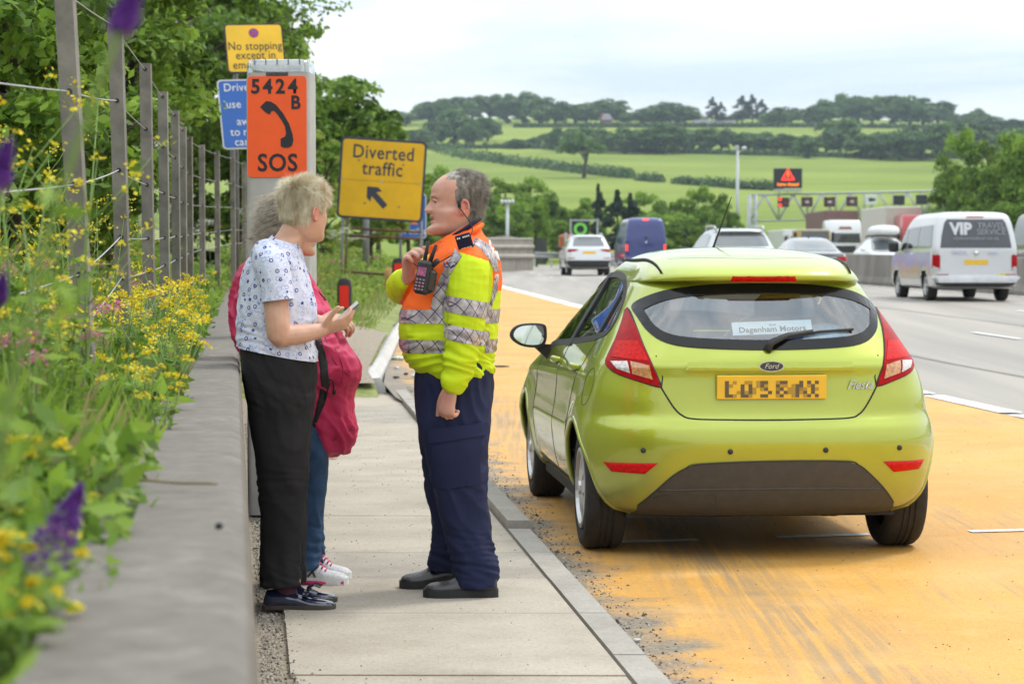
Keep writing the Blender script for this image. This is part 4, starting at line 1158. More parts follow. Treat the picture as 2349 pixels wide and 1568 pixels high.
def skin_mat(name, col, red):
 m, n, l, p = _nt(name); MATS[name] = m
 tc = n.new('ShaderNodeTexCoord'); a = n.new('ShaderNodeTexNoise'); a.inputs['Scale'].default_value = 22; a.inputs['Detail'].default_value = 6; l.new(tc.outputs['Object'], a.inputs['Vector'])
 r = n.new('ShaderNodeValToRGB'); r.color_ramp.elements[0].position = .35; r.color_ramp.elements[1].position = .68; r.color_ramp.elements[0].color = (*col, 1); r.color_ramp.elements[1].color = (*red, 1)
 l.new(a.outputs['Fac'], r.inputs['Fac']); l.new(r.outputs[0], p.inputs['Base Color']); p.inputs['Roughness'].default_value = .5
 p.inputs['Subsurface Weight'].default_value = .12; p.inputs['Subsurface Radius'].default_value = (.012, .005, .003); p.inputs['Subsurface Scale'].default_value = .6
 b = n.new('ShaderNodeTexNoise'); b.inputs['Scale'].default_value = 260; l.new(tc.outputs['Object'], b.inputs['Vector']); bp = n.new('ShaderNodeBump'); bp.inputs['Strength'].default_value = .18; bp.inputs['Distance'].default_value = .002; l.new(b.outputs['Fac'], bp.inputs['Height']); l.new(bp.outputs[0], p.inputs['Normal'])
 return m
M_skin1 = skin_mat('skin_ruddy', (.60, .345, .255), (.56, .26, .20))
M_skin2 = skin_mat('skin_fair', (.62, .38, .275), (.57, .31, .22))
M_lip = mat('lips', (.47, .17, .14), .4, var=.1, scale=50)
M_ear = mat('ear_skin', (.62, .25, .19), .5, var=.1, scale=40, sub=.15)
M_eye = mat('eye_white', (.68, .65, .62), .2, var=0)
M_iris = mat('iris', (.03, .035, .04), .1, var=0)
M_mouth = mat('mouth_inside', (.05, .012, .012), .5, var=0)
M_leather = mat('black_leather', (.016, .016, .018), .32, var=.2, scale=20, bump=.25, bscale=90, coat=.3)
def cloth(name, col, rough=.85, var=.12, weave=420, bump=.25, col2=None, scale=5):
 return mat(name, col, rough, var=var, scale=scale, bump=bump, bscale=weave, spec=.25, col2=col2)
def shoe(parent, name, heel, toe, w, h, m_up, m_sole, sole_h=.025, ankle=.10, m_heel=None, round_=.6):
 """shoe from heel point to toe point on the ground; slices across its length"""
 heel, toe = Vector(heel), Vector(toe); d = (toe - heel); L = d.length; d.normalize(); s = Vector((0, 0, 1)).cross(d)
 prof = [(0, .55, .62), (.04, .72, .95), (.15, .80, 1.0), (.28, .78, 1.0), (.40, .80, .86), (.52, .90, .70), (.66, 1.0, .56), (.80, .98, .50), (.90, .85, .44), (.96, .62, .36), (1.0, .30, .2)]
 G = []
 for t, ww, hh in pchip(prof, 4):
  c = heel + d * L * t; row = []
  for j in range(20):
   a = 2 * math.pi * j / 20; x = math.cos(a); z = math.sin(a)
   zz = sole_h + max(0, z) ** .9 * (h * hh - sole_h) if z > 0 else sole_h * (1 + z * .2)
   row.append(c + s * (x * w / 2 * ww * (1 - .28 * max(0, z) ** 2)) + Vector((0, 0, zz)))
  G.append(row)
 mb = MB(); mb.grid(G, closed_u=True, flip=True); mb.f += [tuple(range(20)), tuple(range(len(G) * 20 - 1, (len(G) - 1) * 20 - 1, -1))]; mb.m += [0, 0]
 up = mb.build(name, m_up, parent, smooth=True)
 ol = [(t, ww * 1.05) for t, ww, hh in pchip(prof, 3)]
 lft = [heel + d * (L * 1.02 * t - .005) + s * (w / 2 * ww) for t, ww in ol]; rgt = [heel + d * (L * 1.02 * t - .005) - s * (w / 2 * ww) for t, ww in ol][::-1]
 ring = lft + rgt; n = len(ring)
 so = MB(); so.add([p + Vector((0, 0, .001)) for p in ring] + [p + Vector((0, 0, sole_h + .004)) for p in ring], [tuple(range(n)), tuple(range(2 * n - 1, n - 1, -1))] + [(i, n + i, n + (i + 1) % n, (i + 1) % n) for i in range(n)])
 so.build('sole', m_sole, up)
 return up, d, s, L

# ------------------------------------------------------------------ the traffic officer
def officer():
 D0 = 9.2; S = F / D0
 base = P(1040, 1355, D0); base.z = 0
 per = thing('person', 'person in orange and yellow hi-vis jacket and navy trousers holding a radio lead', 'person', loc=base)
 Q = lambda u, v, dy=0: P(u, v, D0 + dy)
 px = lambda a: a / S
 def sec(v, ul, ur, ry, dy=0): c = Q((ul + ur) / 2, v, dy); return (c, px((ur - ul) / 2), ry)
 # body: one continuous skin
 b = MB()
 b.add(*(lambda m: (m.v, m.f))(sections([sec(1290, 1055, 1125, .05, -.10), sec(1100, 1005, 1100, .075, -.09), sec(960, 985, 1105, .10, -.08), sec(900, 970, 1115, .15), sec(780, 945, 1120, .16), sec(650, 975, 1128, .165), sec(575, 1010, 1118, .16), sec(540, 1030, 1100, .09), sec(500, 1030, 1096, .065)])))
 b.add(*(lambda m: (m.v, m.f))(sections([sec(1270, 1000, 1050, .045, .10), sec(1100, 985, 1060, .07, .09), sec(960, 985, 1100, .10, .08), sec(920, 985, 1100, .10, .06)])))
 at, fw, lf, T = head_mb(b, Q(1050, 541, 0), (-1, -.16, 0), H=.266, tilt=R(1), jowl=1.0, nose=1.02, mouth=1.0)
 limb(b, [Q(1062, 560), Q(1060, 530), Q(1052, 500)], [.075, .070, .062])
 # near arm
 limb(b, [Q(1075, 590, -.17), Q(1064, 700, -.22), Q(1058, 775, -.23), Q(1042, 850, -.24), Q(1034, 893, -.25)], [.05, .048, .042, .034, .027])
 hand(b, Q(1034, 893, -.25), Q(1022, 950, -.25) - Q(1034, 893, -.25), (.55, .75, 0), (-.8, .2, .1), (62, 66, 66, 60, 30), .98, .02, 35, 22)
 # far arm, raised
 limb(b, [Q(1050, 600, .17), Q(960, 650, .22), Q(912, 662, .15), Q(926, 648, .0), Q(938, 634, -.09)], [.05, .047, .04, .033, .027])
 hand(b, Q(936, 634, -.10), Vector((.05, -.40, .80)), Vector((.53, -.315, -.26)), Vector((.5, .35, .6)), (44, 46, 48, 50, 20), 1.0, .05, 30, 25)
 me = fuse(b, .0045, 2)
 eye_z = at(0, 0, .525).z
 def pick(C):
  out = np.zeros(len(C), int)
  inv = T.inverted(); k = .266 / .25
  o = np.array(Q(1050, 541, 0)); L = (C - o) @ np.array(T) / k; X = L @ np.array(fw); Y = L @ np.array(lf); Hh = L[:, 2] / .25
  lip = (X > .088) & (np.abs(Y) < .026) & (Hh > .205) & (Hh < .305); out[lip] = 1
  jt = np.array([noise.noise(Vector(c) * 55) for c in C]) * .014 if len(C) < 400000 else 0; X = X + jt
  hair = (Hh > .26) & (np.abs(Y) < .09) & (((X < -.030) & (Hh > .26)) | ((Hh > .84) & (X < .045)) | ((X < .014 - .03 * (Hh - .62)) & (Hh > .555))) & ~((np.abs(Y) > .081) & (Hh < .56)); out[hair] = 2
  ear = (np.abs(Y) > .079) & (Hh > .28) & (Hh < .56) & (X > -.04) & (X < .02); out[ear] = 3
  out[(C[:, 2] < 1.45)] = 0
  return out
 M_h1 = mat('grey_brown_hair', (.20, .17, .14), .6, var=.5, scale=60, stretch=(1, 1, .3), col2=(.42, .38, .33))
 bo, V = finish(me, 'body', [M_skin1, M_lip, M_h1, M_ear], per, pick)
 for s in (-1, 1):
  ey = MB().ball(at(.0765, s * .031, .522), .0122, 12, 8).build('eye', M_eye, per, smooth=True)
  MB().ball(at(.0838, s * .0315, .522), .0068, 10, 6).build('iris', M_iris, ey, smooth=True)
  MB().tube([at(.088, s * .016, .540), at(.0925, s * .030, .548), at(.083, s * .047, .535)], [.004, .0065, .004], 8).build('eyelid', M_skin1, ey, smooth=True)
  MB().tube([at(.1005, s * .014, .594), at(.0985, s * .028, .606), at(.086, s * .048, .598)], [.002, .0028, .0018], 6).build('eyebrow', mat('brow_hair', (.34, .22, .15), .7), per, smooth=True)
 MB().ball(at(.088, 0, .252), (.010, .020, .008), 14, 8, rot=Matrix((fw, lf, Vector((0, 0, 1)))).transposed()).build('mouth', M_mouth, per, smooth=True)
 C, N = face_data(bo); idx = np.zeros(len(C), int); bo.data.polygons.foreach_get('material_index', idx)
 hi = np.where(idx == 2)[0]; rr = random.Random(5)
 cro = at(-.02, 0, .97)
 def strand(p, n_, r_):
  h = (p.z - at(0, 0, 0).z) / .266
  back = -fw; dn = Vector((0, 0, -1)); y = (p - cro).dot(lf)
  w_ = max(0, min(1, (h - .62) / .28))
  d1 = back * .9 + lf * (-.25) + Vector((0, 0, .02)); d0 = dn * .9 + back * .45
  d = (d0 * (1 - w_) + d1 * w_ + n_ * .10 + Vector((r_.uniform(-.35, .35), r_.uniform(-.35, .35), r_.uniform(-.2, .25)))).normalized(); L = r_.uniform(.018, .034) + .018 * w_ * r_.random()
  if r_.random() < .05: L *= 1.5
  pts = [p - n_ * .003]; v = (d * .8 + n_ * .40).normalized()
  for i in range(4): v = (v * .6 + d * .45 + dn * .10).normalized(); pts.append(pts[-1] + v * L / 4)
  return pts
 roots = [(C[i], N[i]) for i in (rr.choice(hi) for _ in range(9000))]
 hair_strands('hair', per, roots, M_h1, strand, .0008, seed=4)
 # wisps combed over the forehead edge
 # trousers
 t = MB()
 t.add(*(lambda m: (m.v, m.f))(sections([sec(1343, 1053, 1140, .085, -.11), sec(1330, 1050, 1142, .088, -.11), sec(1300, 1046, 1140, .088, -.105), sec(1262, 1034, 1134, .09, -.10), sec(1200, 1016, 1124, .092, -.10), sec(1120, 996, 1116, .10, -.095), sec(1040, 978, 1118, .112, -.09), sec(985, 962, 1122, .125, -.075), sec(940, 955, 1127, .165, -.03), sec(880, 951, 1131, .178, 0), sec(850, 955, 1131, .172, 0), sec(820, 965, 1125, .165, 0)])))
 t.add(*(lambda m: (m.v, m.f))(sections([sec(1306, 985, 1062, .08, .11), sec(1290, 983, 1066, .082, .11), sec(1255, 992, 1072, .082, .105), sec(1200, 990, 1078, .085, .10), sec(1120, 975, 1085, .095, .095), sec(1040, 965, 1098, .108, .09), sec(985, 960, 1112, .12, .08), sec(920, 965, 1118, .13, .06)])))
 me = fuse(t, .007, 2)
 M_navy = cloth('navy_cotton', (.014, .019, .058), .8, .2)
 zc = lambda v: Q(1050, v).z
 finish(me, 'trousers', [M_navy], per, wr=.0065, seed=3, mask=lambda p: (.8, .1 + 1.7 * max(0, 1 - abs(p[2] - .12) / .17) + .7 * max(0, 1 - abs(p[2] - .50) / .12)))
 # cargo pocket on the near leg
 tb = bvh_of(t)
 pk = [P(u, v, 1.0 * D0) for u, v in ((995, 990), (1102, 978), (1098, 1100), (1000, 1112))]
 pp = [(p.x, p.z) for p in pk]
 patch(tb, pp, 'Y', .010, .03, .012).build('cargo_pocket', M_navy, per, smooth=True, angle=40)
 pk = [(p.x, p.z) for p in (P(990, 975, D0), P(1112, 962, D0), P(1110, 990, D0), P(992, 1008, D0))]
 patch(tb, pk, 'Y', .016, .03, .016).build('pocket_flap', M_navy, per, smooth=True, angle=40)
 # shoes
 for nm, he, to, dy in (('boot', (1140, 0), (970, 0), -.12), ('boot', (1062, 0), (915, 0), .13)):
  d_ = D0 + dy; a = Vector((XU(he[0], d_), d_, 0)); c = Vector((XU(to[0], d_), d_ - .01, 0))
  up, dd, ss, LL = shoe(per, nm, a, c, .112, .125, M_leather, mat('boot_sole', (.02, .02, .021), .7), .028)
  for i in range(4):
   q = a + dd * LL * (.40 + .05 * i) + Vector((0, 0, .098 - .008 * i))
   MB().tube([q - ss * .028, q + Vector((0, 0, .008)), q + ss * .028], .003, 5).build('lace', M_dark, up)
 # jacket
 j = MB()
 j.add(*(lambda m: (m.v, m.f))(sections([sec(862, 962, 1128, .176), sec(846, 948, 1133, .184), sec(822, 930, 1130, .19), sec(785, 918, 1137, .20), sec(740, 917, 1141, .205), sec(700, 925, 1145, .205), sec(655, 945, 1148, .205), sec(615, 968, 1147, .21), sec(585, 988, 1139, .205), sec(560, 1004, 1126, .165), sec(542, 1010, 1112, .115), sec(528, 1012, 1103, .092), sec(505, 1022, 1100, .082)])))
 limb(j, [Q(1078, 585, -.15), Q(1076, 620, -.205), Q(1072, 690, -.235), Q(1067, 760, -.245), Q(1056, 820, -.245), Q(1042, 872, -.25), Q(1038, 884, -.25)], [.068, .081, .079, .069, .062, .049, .047], 18)
 limb(j, [Q(1060, 590, .15), Q(1010, 625, .21), Q(950, 655, .22), Q(924, 660, .16), Q(924, 652, .05), Q(934, 640, -.05)], [.07, .085, .078, .070, .060, .047], 18)
 # stand collar
 limb(j, [Q(1003, 572, 0), Q(1040, 545, 0)], [.05, .07], 14)
 me = fuse(j, .005, 2)
 M_yel = cloth('hivis_yellow', (.56, .72, .010), .6, .06, 500, .12)
 M_org = cloth('hivis_orange', (.98, .15, .012), .6, .05, 500, .12)
 zb = lambda v: Q(1040, v).z
 # clean colour edges: cut the cloth along planes first
 bm = bmesh.new(); bm.from_mesh(me)
 bmesh.ops.bisect_plane(bm, geom=bm.verts[:] + bm.edges[:] + bm.faces[:], plane_co=Q(992, 561), plane_no=(-.485, 0, .874), clear_outer=True)
 for v in (739, 571):
  bmesh.ops.bisect_plane(bm, geom=bm.verts[:] + bm.edges[:] + bm.faces[:], plane_co=(0, 0, zb(v)), plane_no=(0, 0, 1))
 bm.to_mesh(me); bm.free()
 yn = D0 - .13; yf = D0 + .13
 def pick(C):
  u, v = uv_of(C); out = np.zeros(len(C), int)
  org = (C[:, 2] > zb(739))
  sleeve_n = (C[:, 1] < D0 - .06) & (v > 574 + (u - 1040) * .30) & (u > np.interp(v, [575, 600, 640, 720], [1058, 1040, 1020, 1016])) & (u < 1130)
  sleeve_f = ((C[:, 1] > D0 + .14) & (v > 585)) | ((u < np.interp(v, [585, 615, 655, 700], [982, 960, 936, 914])) & (v < 715))
  back = (u > 1128) & (v > 668)
  out[org & ~sleeve_n & ~sleeve_f & ~back] = 1
  return out
 wmask = lambda p: (.55, .15 + 1.3 * math.exp(-((p[2] - zb(825)) / .045) ** 2) + (.9 * math.exp(-((p[2] - zb(775)) / .07) ** 2) + .9 * math.exp(-((p[2] - zb(860)) / .05) ** 2) if p[1] < yn else .2))
 jo, JV = finish(me, 'jacket', [M_yel, M_org], per, pick, wr=.0062, seed=9, mask=wmask)
 jb = BVHTree.FromPolygons([Vector(v) for v in JV], [tuple(p.vertices) for p in jo.data.polygons])
 # reflective tape with a dark lattice
 m, n, l, p = _nt('reflective_tape'); MATS['reflective_tape'] = m
 tc = n.new('ShaderNodeTexCoord'); sp = n.new('ShaderNodeSeparateXYZ'); l.new(tc.outputs['Object'], sp.inputs[0])
 def mth(op, a, b=None):
  k = n.new('ShaderNodeMath'); k.operation = op
  for i, q in enumerate((a, b)):
   if q is None: continue
   if isinstance(q, (int, float)): k.inputs[i].default_value = q
   else: l.new(q, k.inputs[i])
  return k.outputs[0]
 hx = mth('ADD', sp.outputs['X'], mth('MULTIPLY', sp.outputs['Y'], .6))
 lines = None
 for sg in (1, -1):
  a = mth('FRACT', mth('MULTIPLY', mth('ADD', hx, mth('MULTIPLY', sp.outputs['Z'], .75 * sg)), 21))
  b_ = mth('LESS_THAN', a, .075); lines = b_ if lines is None else mth('MAXIMUM', lines, b_)
 nz = n.new('ShaderNodeTexNoise'); nz.inputs['Scale'].default_value = 26; l.new(tc.outputs['Object'], nz.inputs['Vector'])
 rp = n.new('ShaderNodeValToRGB'); rp.color_ramp.elements[0].position = .35; rp.color_ramp.elements[0].color = (.27, .24, .28, 1); rp.color_ramp.elements[1].position = .65; rp.color_ramp.elements[1].color = (.62, .56, .55, 1); l.new(nz.outputs['Fac'], rp.inputs['Fac'])
 mx = n.new('ShaderNodeMixRGB'); l.new(lines, mx.inputs[0]); l.new(rp.outputs[0], mx.inputs[1]); mx.inputs[2].default_value = (.03, .03, .07, 1)
 l.new(mx.outputs[0], p.inputs['Base Color']); p.inputs['Roughness'].default_value = .35; p.inputs['Metallic'].default_value = .25
 M_tape = m
 bm0 = bmesh.new(); bm0.from_mesh(jo.data)
 def band(za, zb_, keep, tiltx=0.0, name='reflective_band'):
  bm = bm0.copy(); bm.transform(wm(per))
  no = Vector((tiltx, 0, 1)).normalized()
  for co, sg in ((zb_, 1), (za, -1)):
   bmesh.ops.bisect_plane(bm, geom=bm.verts[:] + bm.edges[:] + bm.faces[:], plane_co=co, plane_no=no * sg, clear_outer=True)
  bmesh.ops.delete(bm, geom=[f for f in bm.faces if not keep(f.calc_center_median())], context='FACES')
  for v in bm.verts: v.co += v.normal * .003
  bm.transform(wm(per).inverted()); me_ = bpy.data.meshes.new(name); bm.to_mesh(me_); bm.free(); me_.materials.clear(); me_.materials.append(M_tape)
  me_.polygons.foreach_set('material_index', [0] * len(me_.polygons))
  me_.polygons.foreach_set('use_smooth', [True] * len(me_.polygons)); return link_mesh(name, me_, jo)
 def uvp(c): a = uv_of(np.array([[c.x, c.y, c.z]])); return a[0][0], a[1][0]
 near = lambda c: c.y < D0 - .10 and uvp(c)[0] > float(np.interp(uvp(c)[1], [575, 600, 640, 720, 800], [1058, 1040, 1021, 1017, 1022]))
 torso = lambda c: D0 - .215 < c.y and not (c.y < D0 - .12 and uvp(c)[0] > 1018 and uvp(c)[0] < 1112) and not (uvp(c)[0] < 935 and uvp(c)[1] < 690)
 band(Q(1040, 739), Q(1040, 708), lambda c: torso(c))
 band(Q(1040, 806), Q(1040, 776), lambda c: torso(c))
 band(Q(1070, 722, -.23), Q(1070, 685, -.23), lambda c: near(c) and uvp(c)[0] < 1128, .18)
 band(Q(1066, 785, -.23), Q(1066, 750, -.23), lambda c: near(c) and uvp(c)[0] < 1122, .22)
 bm0.free()
 def xz(pts, d=D0): return [(q.x, q.z) for q in (P(u, v, d) for u, v in pts)]
 patch(jb, xz([(1046, 570), (1060, 588), (1034, 632), (1020, 684), (1017, 712), (988, 710), (993, 684), (1008, 640), (1026, 604)], D0 - .18), 'Y', .004, .015, .004).build('reflective_band', M_tape, jo, smooth=True)
 patch(jb, xz([(1090, 545), (1118, 560), (1136, 590), (1143, 620), (1134, 625), (1122, 598), (1104, 572), (1082, 560)], D0 - .15), 'Y', .004, .015, .004).build('reflective_band', M_tape, jo, smooth=True)
 patch(jb, xz([(1136, 630), (1143, 628), (1139, 668), (1128, 700), (1124, 698), (1130, 665)], D0 - .1), 'Y', .004, .015, .004).build('reflective_band', M_tape, jo, smooth=True)
 patch(jb, xz([(1120, 541), (1131, 556), (1141, 585), (1145, 602), (1137, 590), (1122, 560)], D0 - .1), 'Y', .005, .012, .003).build('back_panel', mat('white_cloth', (.75, .75, .74), .7), jo, smooth=True)
 # collar lining
 MB().tube([Q(1012, 556, -.07), Q(1045, 538, -.09), Q(1078, 518, -.085), Q(1097, 505, -.03), Q(1099, 503, .03)], [.006, .009, .009, .009, .006], 6, flat=2.0).build('collar', M_navy, jo, smooth=True)
 MB().tube([Q(998, 576, -.085), Q(1030, 561, -.10), Q(1062, 544, -.108), Q(1090, 527, -.092), Q(1105, 516, -.04)], [.010, .012, .013, .012, .010], 8, flat=1.3).build('collar_fold', M_org, jo, smooth=True)
 # epaulette with number
 c = Q(1066, 557, -.232); rx = Matrix.Rotation(R(-16), 3, 'Y') @ Matrix.Rotation(R(28), 3, 'X')
 ep = MB().box(c, (.062, .014, .078), rx, ch=.004).build('epaulette', M_navy, jo)
 M_wt = mat('print_white', (.8, .8, .8), .6, var=0)
 text('epaulette_number', '8393', .022, M_wt, ep, c + rx @ Vector((.002, -.0085, -.030)), rx @ Vector((1, 0, 0)), rx @ Vector((0, 0, 1)), bold=.02)
 [MB().box(c + rx @ Vector((-.022 + .0075 * i, -.008, .030)), (.0055, .002, .006), rx).build('epaulette_mark', M_wt, ep) for i in range(7) if i != 2]
 # two-way radio clipped to the chest
 rad = thing('two_way_radio', 'black two-way radio with stub aerials clipped to the orange jacket chest', 'radio', loc=Q(966, 640, -.23))
 rm = Matrix.Rotation(R(10), 3, 'Y') @ Matrix.Rotation(R(-18), 3, 'Z')
 c = Q(972, 636, -.235)
 MB().box(c, (.062, .045, .135), rm, ch=.012).build('radio_body', M_black, rad)
 MB().box(c + rm @ Vector((.02, .008, -.01)), (.055, .05, .10), rm, ch=.015).build('leather_case', M_leather, rad)
 scr = MB().box(c + rm @ Vector((-.004, -.0235, .022)), (.036, .003, .034), rm).build('screen', mat('radio_screen', (.35, .10, .22), .3, var=.5, scale=60), rad)
 for r_ in range(4):
  for q in range(3):
   MB().box(c + rm @ Vector((-.018 + .014 * q, -.0235, -.010 - .013 * r_)), (.009, .003, .007), rm, ch=.001).build('key', mat('key_pink', (.55, .12, .28), .5) if (r_ + q) % 3 == 0 else mat('key_grey', (.22, .2, .21), .5), rad)
 MB().tube([c + rm @ Vector((-.008, 0, .06)), c + rm @ Vector((-.006, 0, .145))], [.0085, .006], 8).build('aerial', M_dark, rad, smooth=True)
 MB().tube([c + rm @ Vector((.014, 0, .06)), c + rm @ Vector((.028, 0, .135))], [.009, .0065], 8).build('aerial', M_dark, rad, smooth=True)
 MB().tube([c + rm @ Vector((.03, 0, .055)), c + rm @ Vector((.05, -.01, .075))], [.012, .012], 8).build('volume_knob', M_dark, rad, smooth=True)
 e = at(-.002, .092, .44)
 ep2 = MB(); ep2.tube([at(-.004, .092, .555), at(.006, .094, .50), at(.004, .095, .42)], [.005, .008, .007], 8); ep2.build('earpiece', M_dark, rad, smooth=True)
 MB().tube(smooth_path([at(.004, .095, .42), Q(1083, 520, -.13), Q(1075, 548, -.17), Q(1060, 572, -.215), Q(1038, 585, -.215), Q(1010, 600, -.21), Q(985, 618, -.22), Q(962, 612, -.23), Q(950, 605, -.13)], 6), .0022, 5).build('cable', M_dark, rad, smooth=True)
 MB().tube([Q(1058, 573, -.216), Q(1044, 583, -.216)], .005, 6).build('cable_clip', M_dark, rad, smooth=True)
 kr = thing('carabiner', 'small blue carabiner clip hanging from the orange jacket chest', 'clip', loc=Q(1026, 605, -.22))
 MB().tube(smooth_path([Q(1018, 600, -.215), Q(1022, 612, -.217), Q(1034, 608, -.217), Q(1042, 594, -.215)], 4), .0028, 6).build('hook', mat('blue_anodised', (.04, .08, .4), .3, .6), kr, smooth=True)
 MB().tube([Q(1014, 606, -.215), Q(1040, 586, -.214)], .0025, 6).build('gate', mat('pen_white', (.7, .7, .75), .4), kr, smooth=True)
 return per
officer()
# ------------------------------------------------------------------ the two women by the telephone
def woman_blonde():
 D0 = 8.85; S = F / D0
 base = P(650, 1380, D0); base.z = 0
 per = thing('person', 'person with short blonde hair in white patterned blouse and black trousers, holding a notebook', 'person', loc=base)
 Q = lambda u, v, dy=0: P(u, v, D0 + dy)
 px = lambda a: a / S
 def sec(v, ul, ur, ry, dy=0): c = Q((ul + ur) / 2, v, dy); return (c, px((ur - ul) / 2), ry)
 T_ = lambda rows: (lambda m: (m.v, m.f))(sections(rows))
 b = MB()
 b.add(*T_([sec(1345, 640, 690, .035, -.07), sec(1200, 615, 685, .05, -.07), sec(1000, 595, 695, .08, -.07), sec(880, 590, 700, .14), sec(760, 570, 700, .14), sec(640, 575, 695, .15), sec(590, 600, 690, .14), sec(565, 615, 690, .09), sec(545, 640, 700, .055)]))
 b.add(*T_([sec(1335, 655, 700, .035, .10), sec(1200, 625, 690, .05, .09), sec(1000, 600, 700, .08, .08), sec(900, 600, 700, .10, .05)]))
 al = R(46)
 fw0 = (math.cos(al), math.sin(al), 0)
 ho = Q(692, 552, .0)
 at, fw, lf, T = head_mb(b, ho, fw0, H=.238, tilt=R(6))
 limb(b, [Q(650, 575), Q(668, 545), Q(684, 515)], [.065, .055, .054])
 limb(b, [Q(622, 590, -.13), Q(632, 680, -.185), Q(637, 745, -.20), Q(640, 770, -.19), Q(690, 766, -.15), Q(742, 756, -.11)], [.055, .047, .046, .044, .038, .0265])
 hand(b, Q(738, 757, -.11), Vector((.9, .12, .28)), Vector((-.15, .62, .75)), Vector((-.25, -.3, .8)), (24, 26, 28, 30, 20), .93, .05, 8, 48)
 limb(b, [Q(650, 590, .15), Q(668, 680, .20), Q(676, 735, .20), Q(700, 742, .14), Q(730, 736, .08)], [.05, .045, .042, .036, .027])
 hand(b, Q(728, 737, .075), Vector((.95, -.1, .02)), Vector((.05, -.45, .9)), Vector((-.2, .4, .6)), (18, 20, 22, 24, 20), .93, .06, 10, 45)
 me = fuse(b, .0045, 2)
 k = .238 / .25
 def loc(C):
  L = (C - np.array(ho)) @ np.array(T) / k
  return L @ np.array(fw), L @ np.array(lf), L[:, 2] / .25
 def pick(C):
  out = np.zeros(len(C), int); X, Y, Hh = loc(C)
  h = (Hh > .20) & (Hh < 1.1) & (np.abs(Y) < .1) & (((X < -.028) & (Hh > .27)) | (Hh > .74) | ((X < .03) & (Hh > .58))) & ~((np.abs(Y) > .080) & (Hh < .52) & (X > -.035))
  out[h & (C[:, 2] > 1.40)] = 1
  e = (np.abs(Y) > .080) & (Hh > .28) & (Hh < .55) & (X > -.045) & (X < .02) & (C[:, 2] > 1.4); out[e] = 2
  return out
 M_hb = mat('blonde_hair', (.70, .54, .29), .45, var=.3, scale=38, col2=(.95, .89, .72), stretch=(1, 1, .35))
 bo, V = finish(me, 'body', [M_skin2, M_hb, M_ear], per, pick)
 for s in (-1, 1):
  e = MB().ball(at(.076, s * .031, .525), .0120, 10, 8).build('eye', M_eye, per, smooth=True)
 C, N = face_data(bo); idx = np.zeros(len(C), int); bo.data.polygons.foreach_get('material_index', idx)
 hi = np.where(idx == 1)[0]; rr = random.Random(8)
 cr = at(-.055, 0, .86)
 def strand(p, n_, r_):
  h = (p - at(0, 0, 0)).z / .238
  out = (p - cr); out = out - n_ * out.dot(n_); out = out.normalized() if out.length > .01 else Vector((r_.uniform(-1, 1), r_.uniform(-1, 1), 0)).normalized()
  dn = Vector((0, 0, -1)); top = max(0, min(1, (h - .62) / .3))
  d = (out * .9 + dn * (.35 - .75 * top) + n_ * (.02 + .24 * top) + Vector((r_.uniform(-.3, .3), r_.uniform(-.3, .3), r_.uniform(-.2, .25)))).normalized()
  L = r_.uniform(.022, .050) * (1.25 if r_.random() < .1 else 1) if h > .5 else r_.uniform(.012, .026)
  pts = [p - n_ * .003]; v = (d * .6 + n_ * .45).normalized()
  for i in range(4): v = (v * .62 + d * .42 + dn * (.12 if h < .8 else .03)).normalized(); pts.append(pts[-1] + v * L / 4)
  return pts
 hair_strands('hair', per, [(C[i], N[i]) for i in (rr.choice(hi) for _ in range(15000))], M_hb, strand, .00075, seed=2)
 # trousers
 t = MB()
 t.add(*T_([sec(1341, 597, 690, .085, -.07), sec(1325, 597, 690, .085, -.07), sec(1260, 598, 690, .082, -.07), sec(1180, 598, 700, .088, -.07), sec(1100, 594, 705, .097, -.07), sec(1020, 582, 710, .108, -.065), sec(960, 574, 715, .12, -.055), sec(905, 567, 722, .165, -.02), sec(850, 555, 726, .178, 0), sec(805, 554, 722, .168, 0), sec(780, 560, 715, .16, 0)]))
 t.add(*T_([sec(1330, 618, 702, .08, .11), sec(1260, 615, 700, .08, .105), sec(1180, 612, 704, .085, .10), sec(1100, 600, 706, .095, .10), sec(1020, 585, 711, .108, .085), sec(960, 578, 716, .12, .07), sec(905, 575, 720, .14, .04)]))
 M_blk = cloth('black_denim', (.017, .016, .018), .85, .25, 380, .3)
 finish(fuse(t, .007, 2), 'trousers', [M_blk], per, wr=.0055, seed=13, mask=lambda p: (.9, .15 + 1.0 * max(0, 1 - abs(p[2] - .10) / .15) + .9 * max(0, 1 - abs(p[2] - .48) / .12) + .8 * max(0, 1 - abs(p[2] - .82) / .1)))
 # socks
 M_sock = mat('plum_sock', (.07, .018, .03), .9, var=.3, scale=150)
 for dy, u in ((-.07, 660), (.11, 672)):
  so = MB(); limb(so, [Q(u - 12, 1318, dy), Q(u - 4, 1352, dy), Q(u + 6, 1375, dy)], [.038, .042, .036]); so.build('sock', M_sock, per, smooth=True)
 # loafers
 M_pat = mat('navy_patent', (.012, .016, .045), .12, var=.1, coat=.8)
 M_heel = mat('brown_heel', (.16, .085, .045), .6, var=.2, scale=60)
 for dy, h_, t_ in ((-.085, 603, 768), (.10, 622, 772)):
  d_ = D0 + dy; a = Vector((XU(h_, d_), d_, 0)); c = Vector((XU(t_, d_), d_ - .012, 0))
  up, dd, ss, LL = shoe(per, 'loafer', a, c, .092, .075, M_pat, mat('loafer_sole', (.06, .045, .035), .6), .014)
  MB().box(a + dd * .035 + Vector((0, 0, .011)), (.07, .066, .02), Matrix.Rotation(math.atan2(dd.y, dd.x), 3, 'Z'), ch=.004).build('heel', M_heel, up)
  fr = MB(); q = a + dd * LL * .58 + Vector((0, 0, .058))
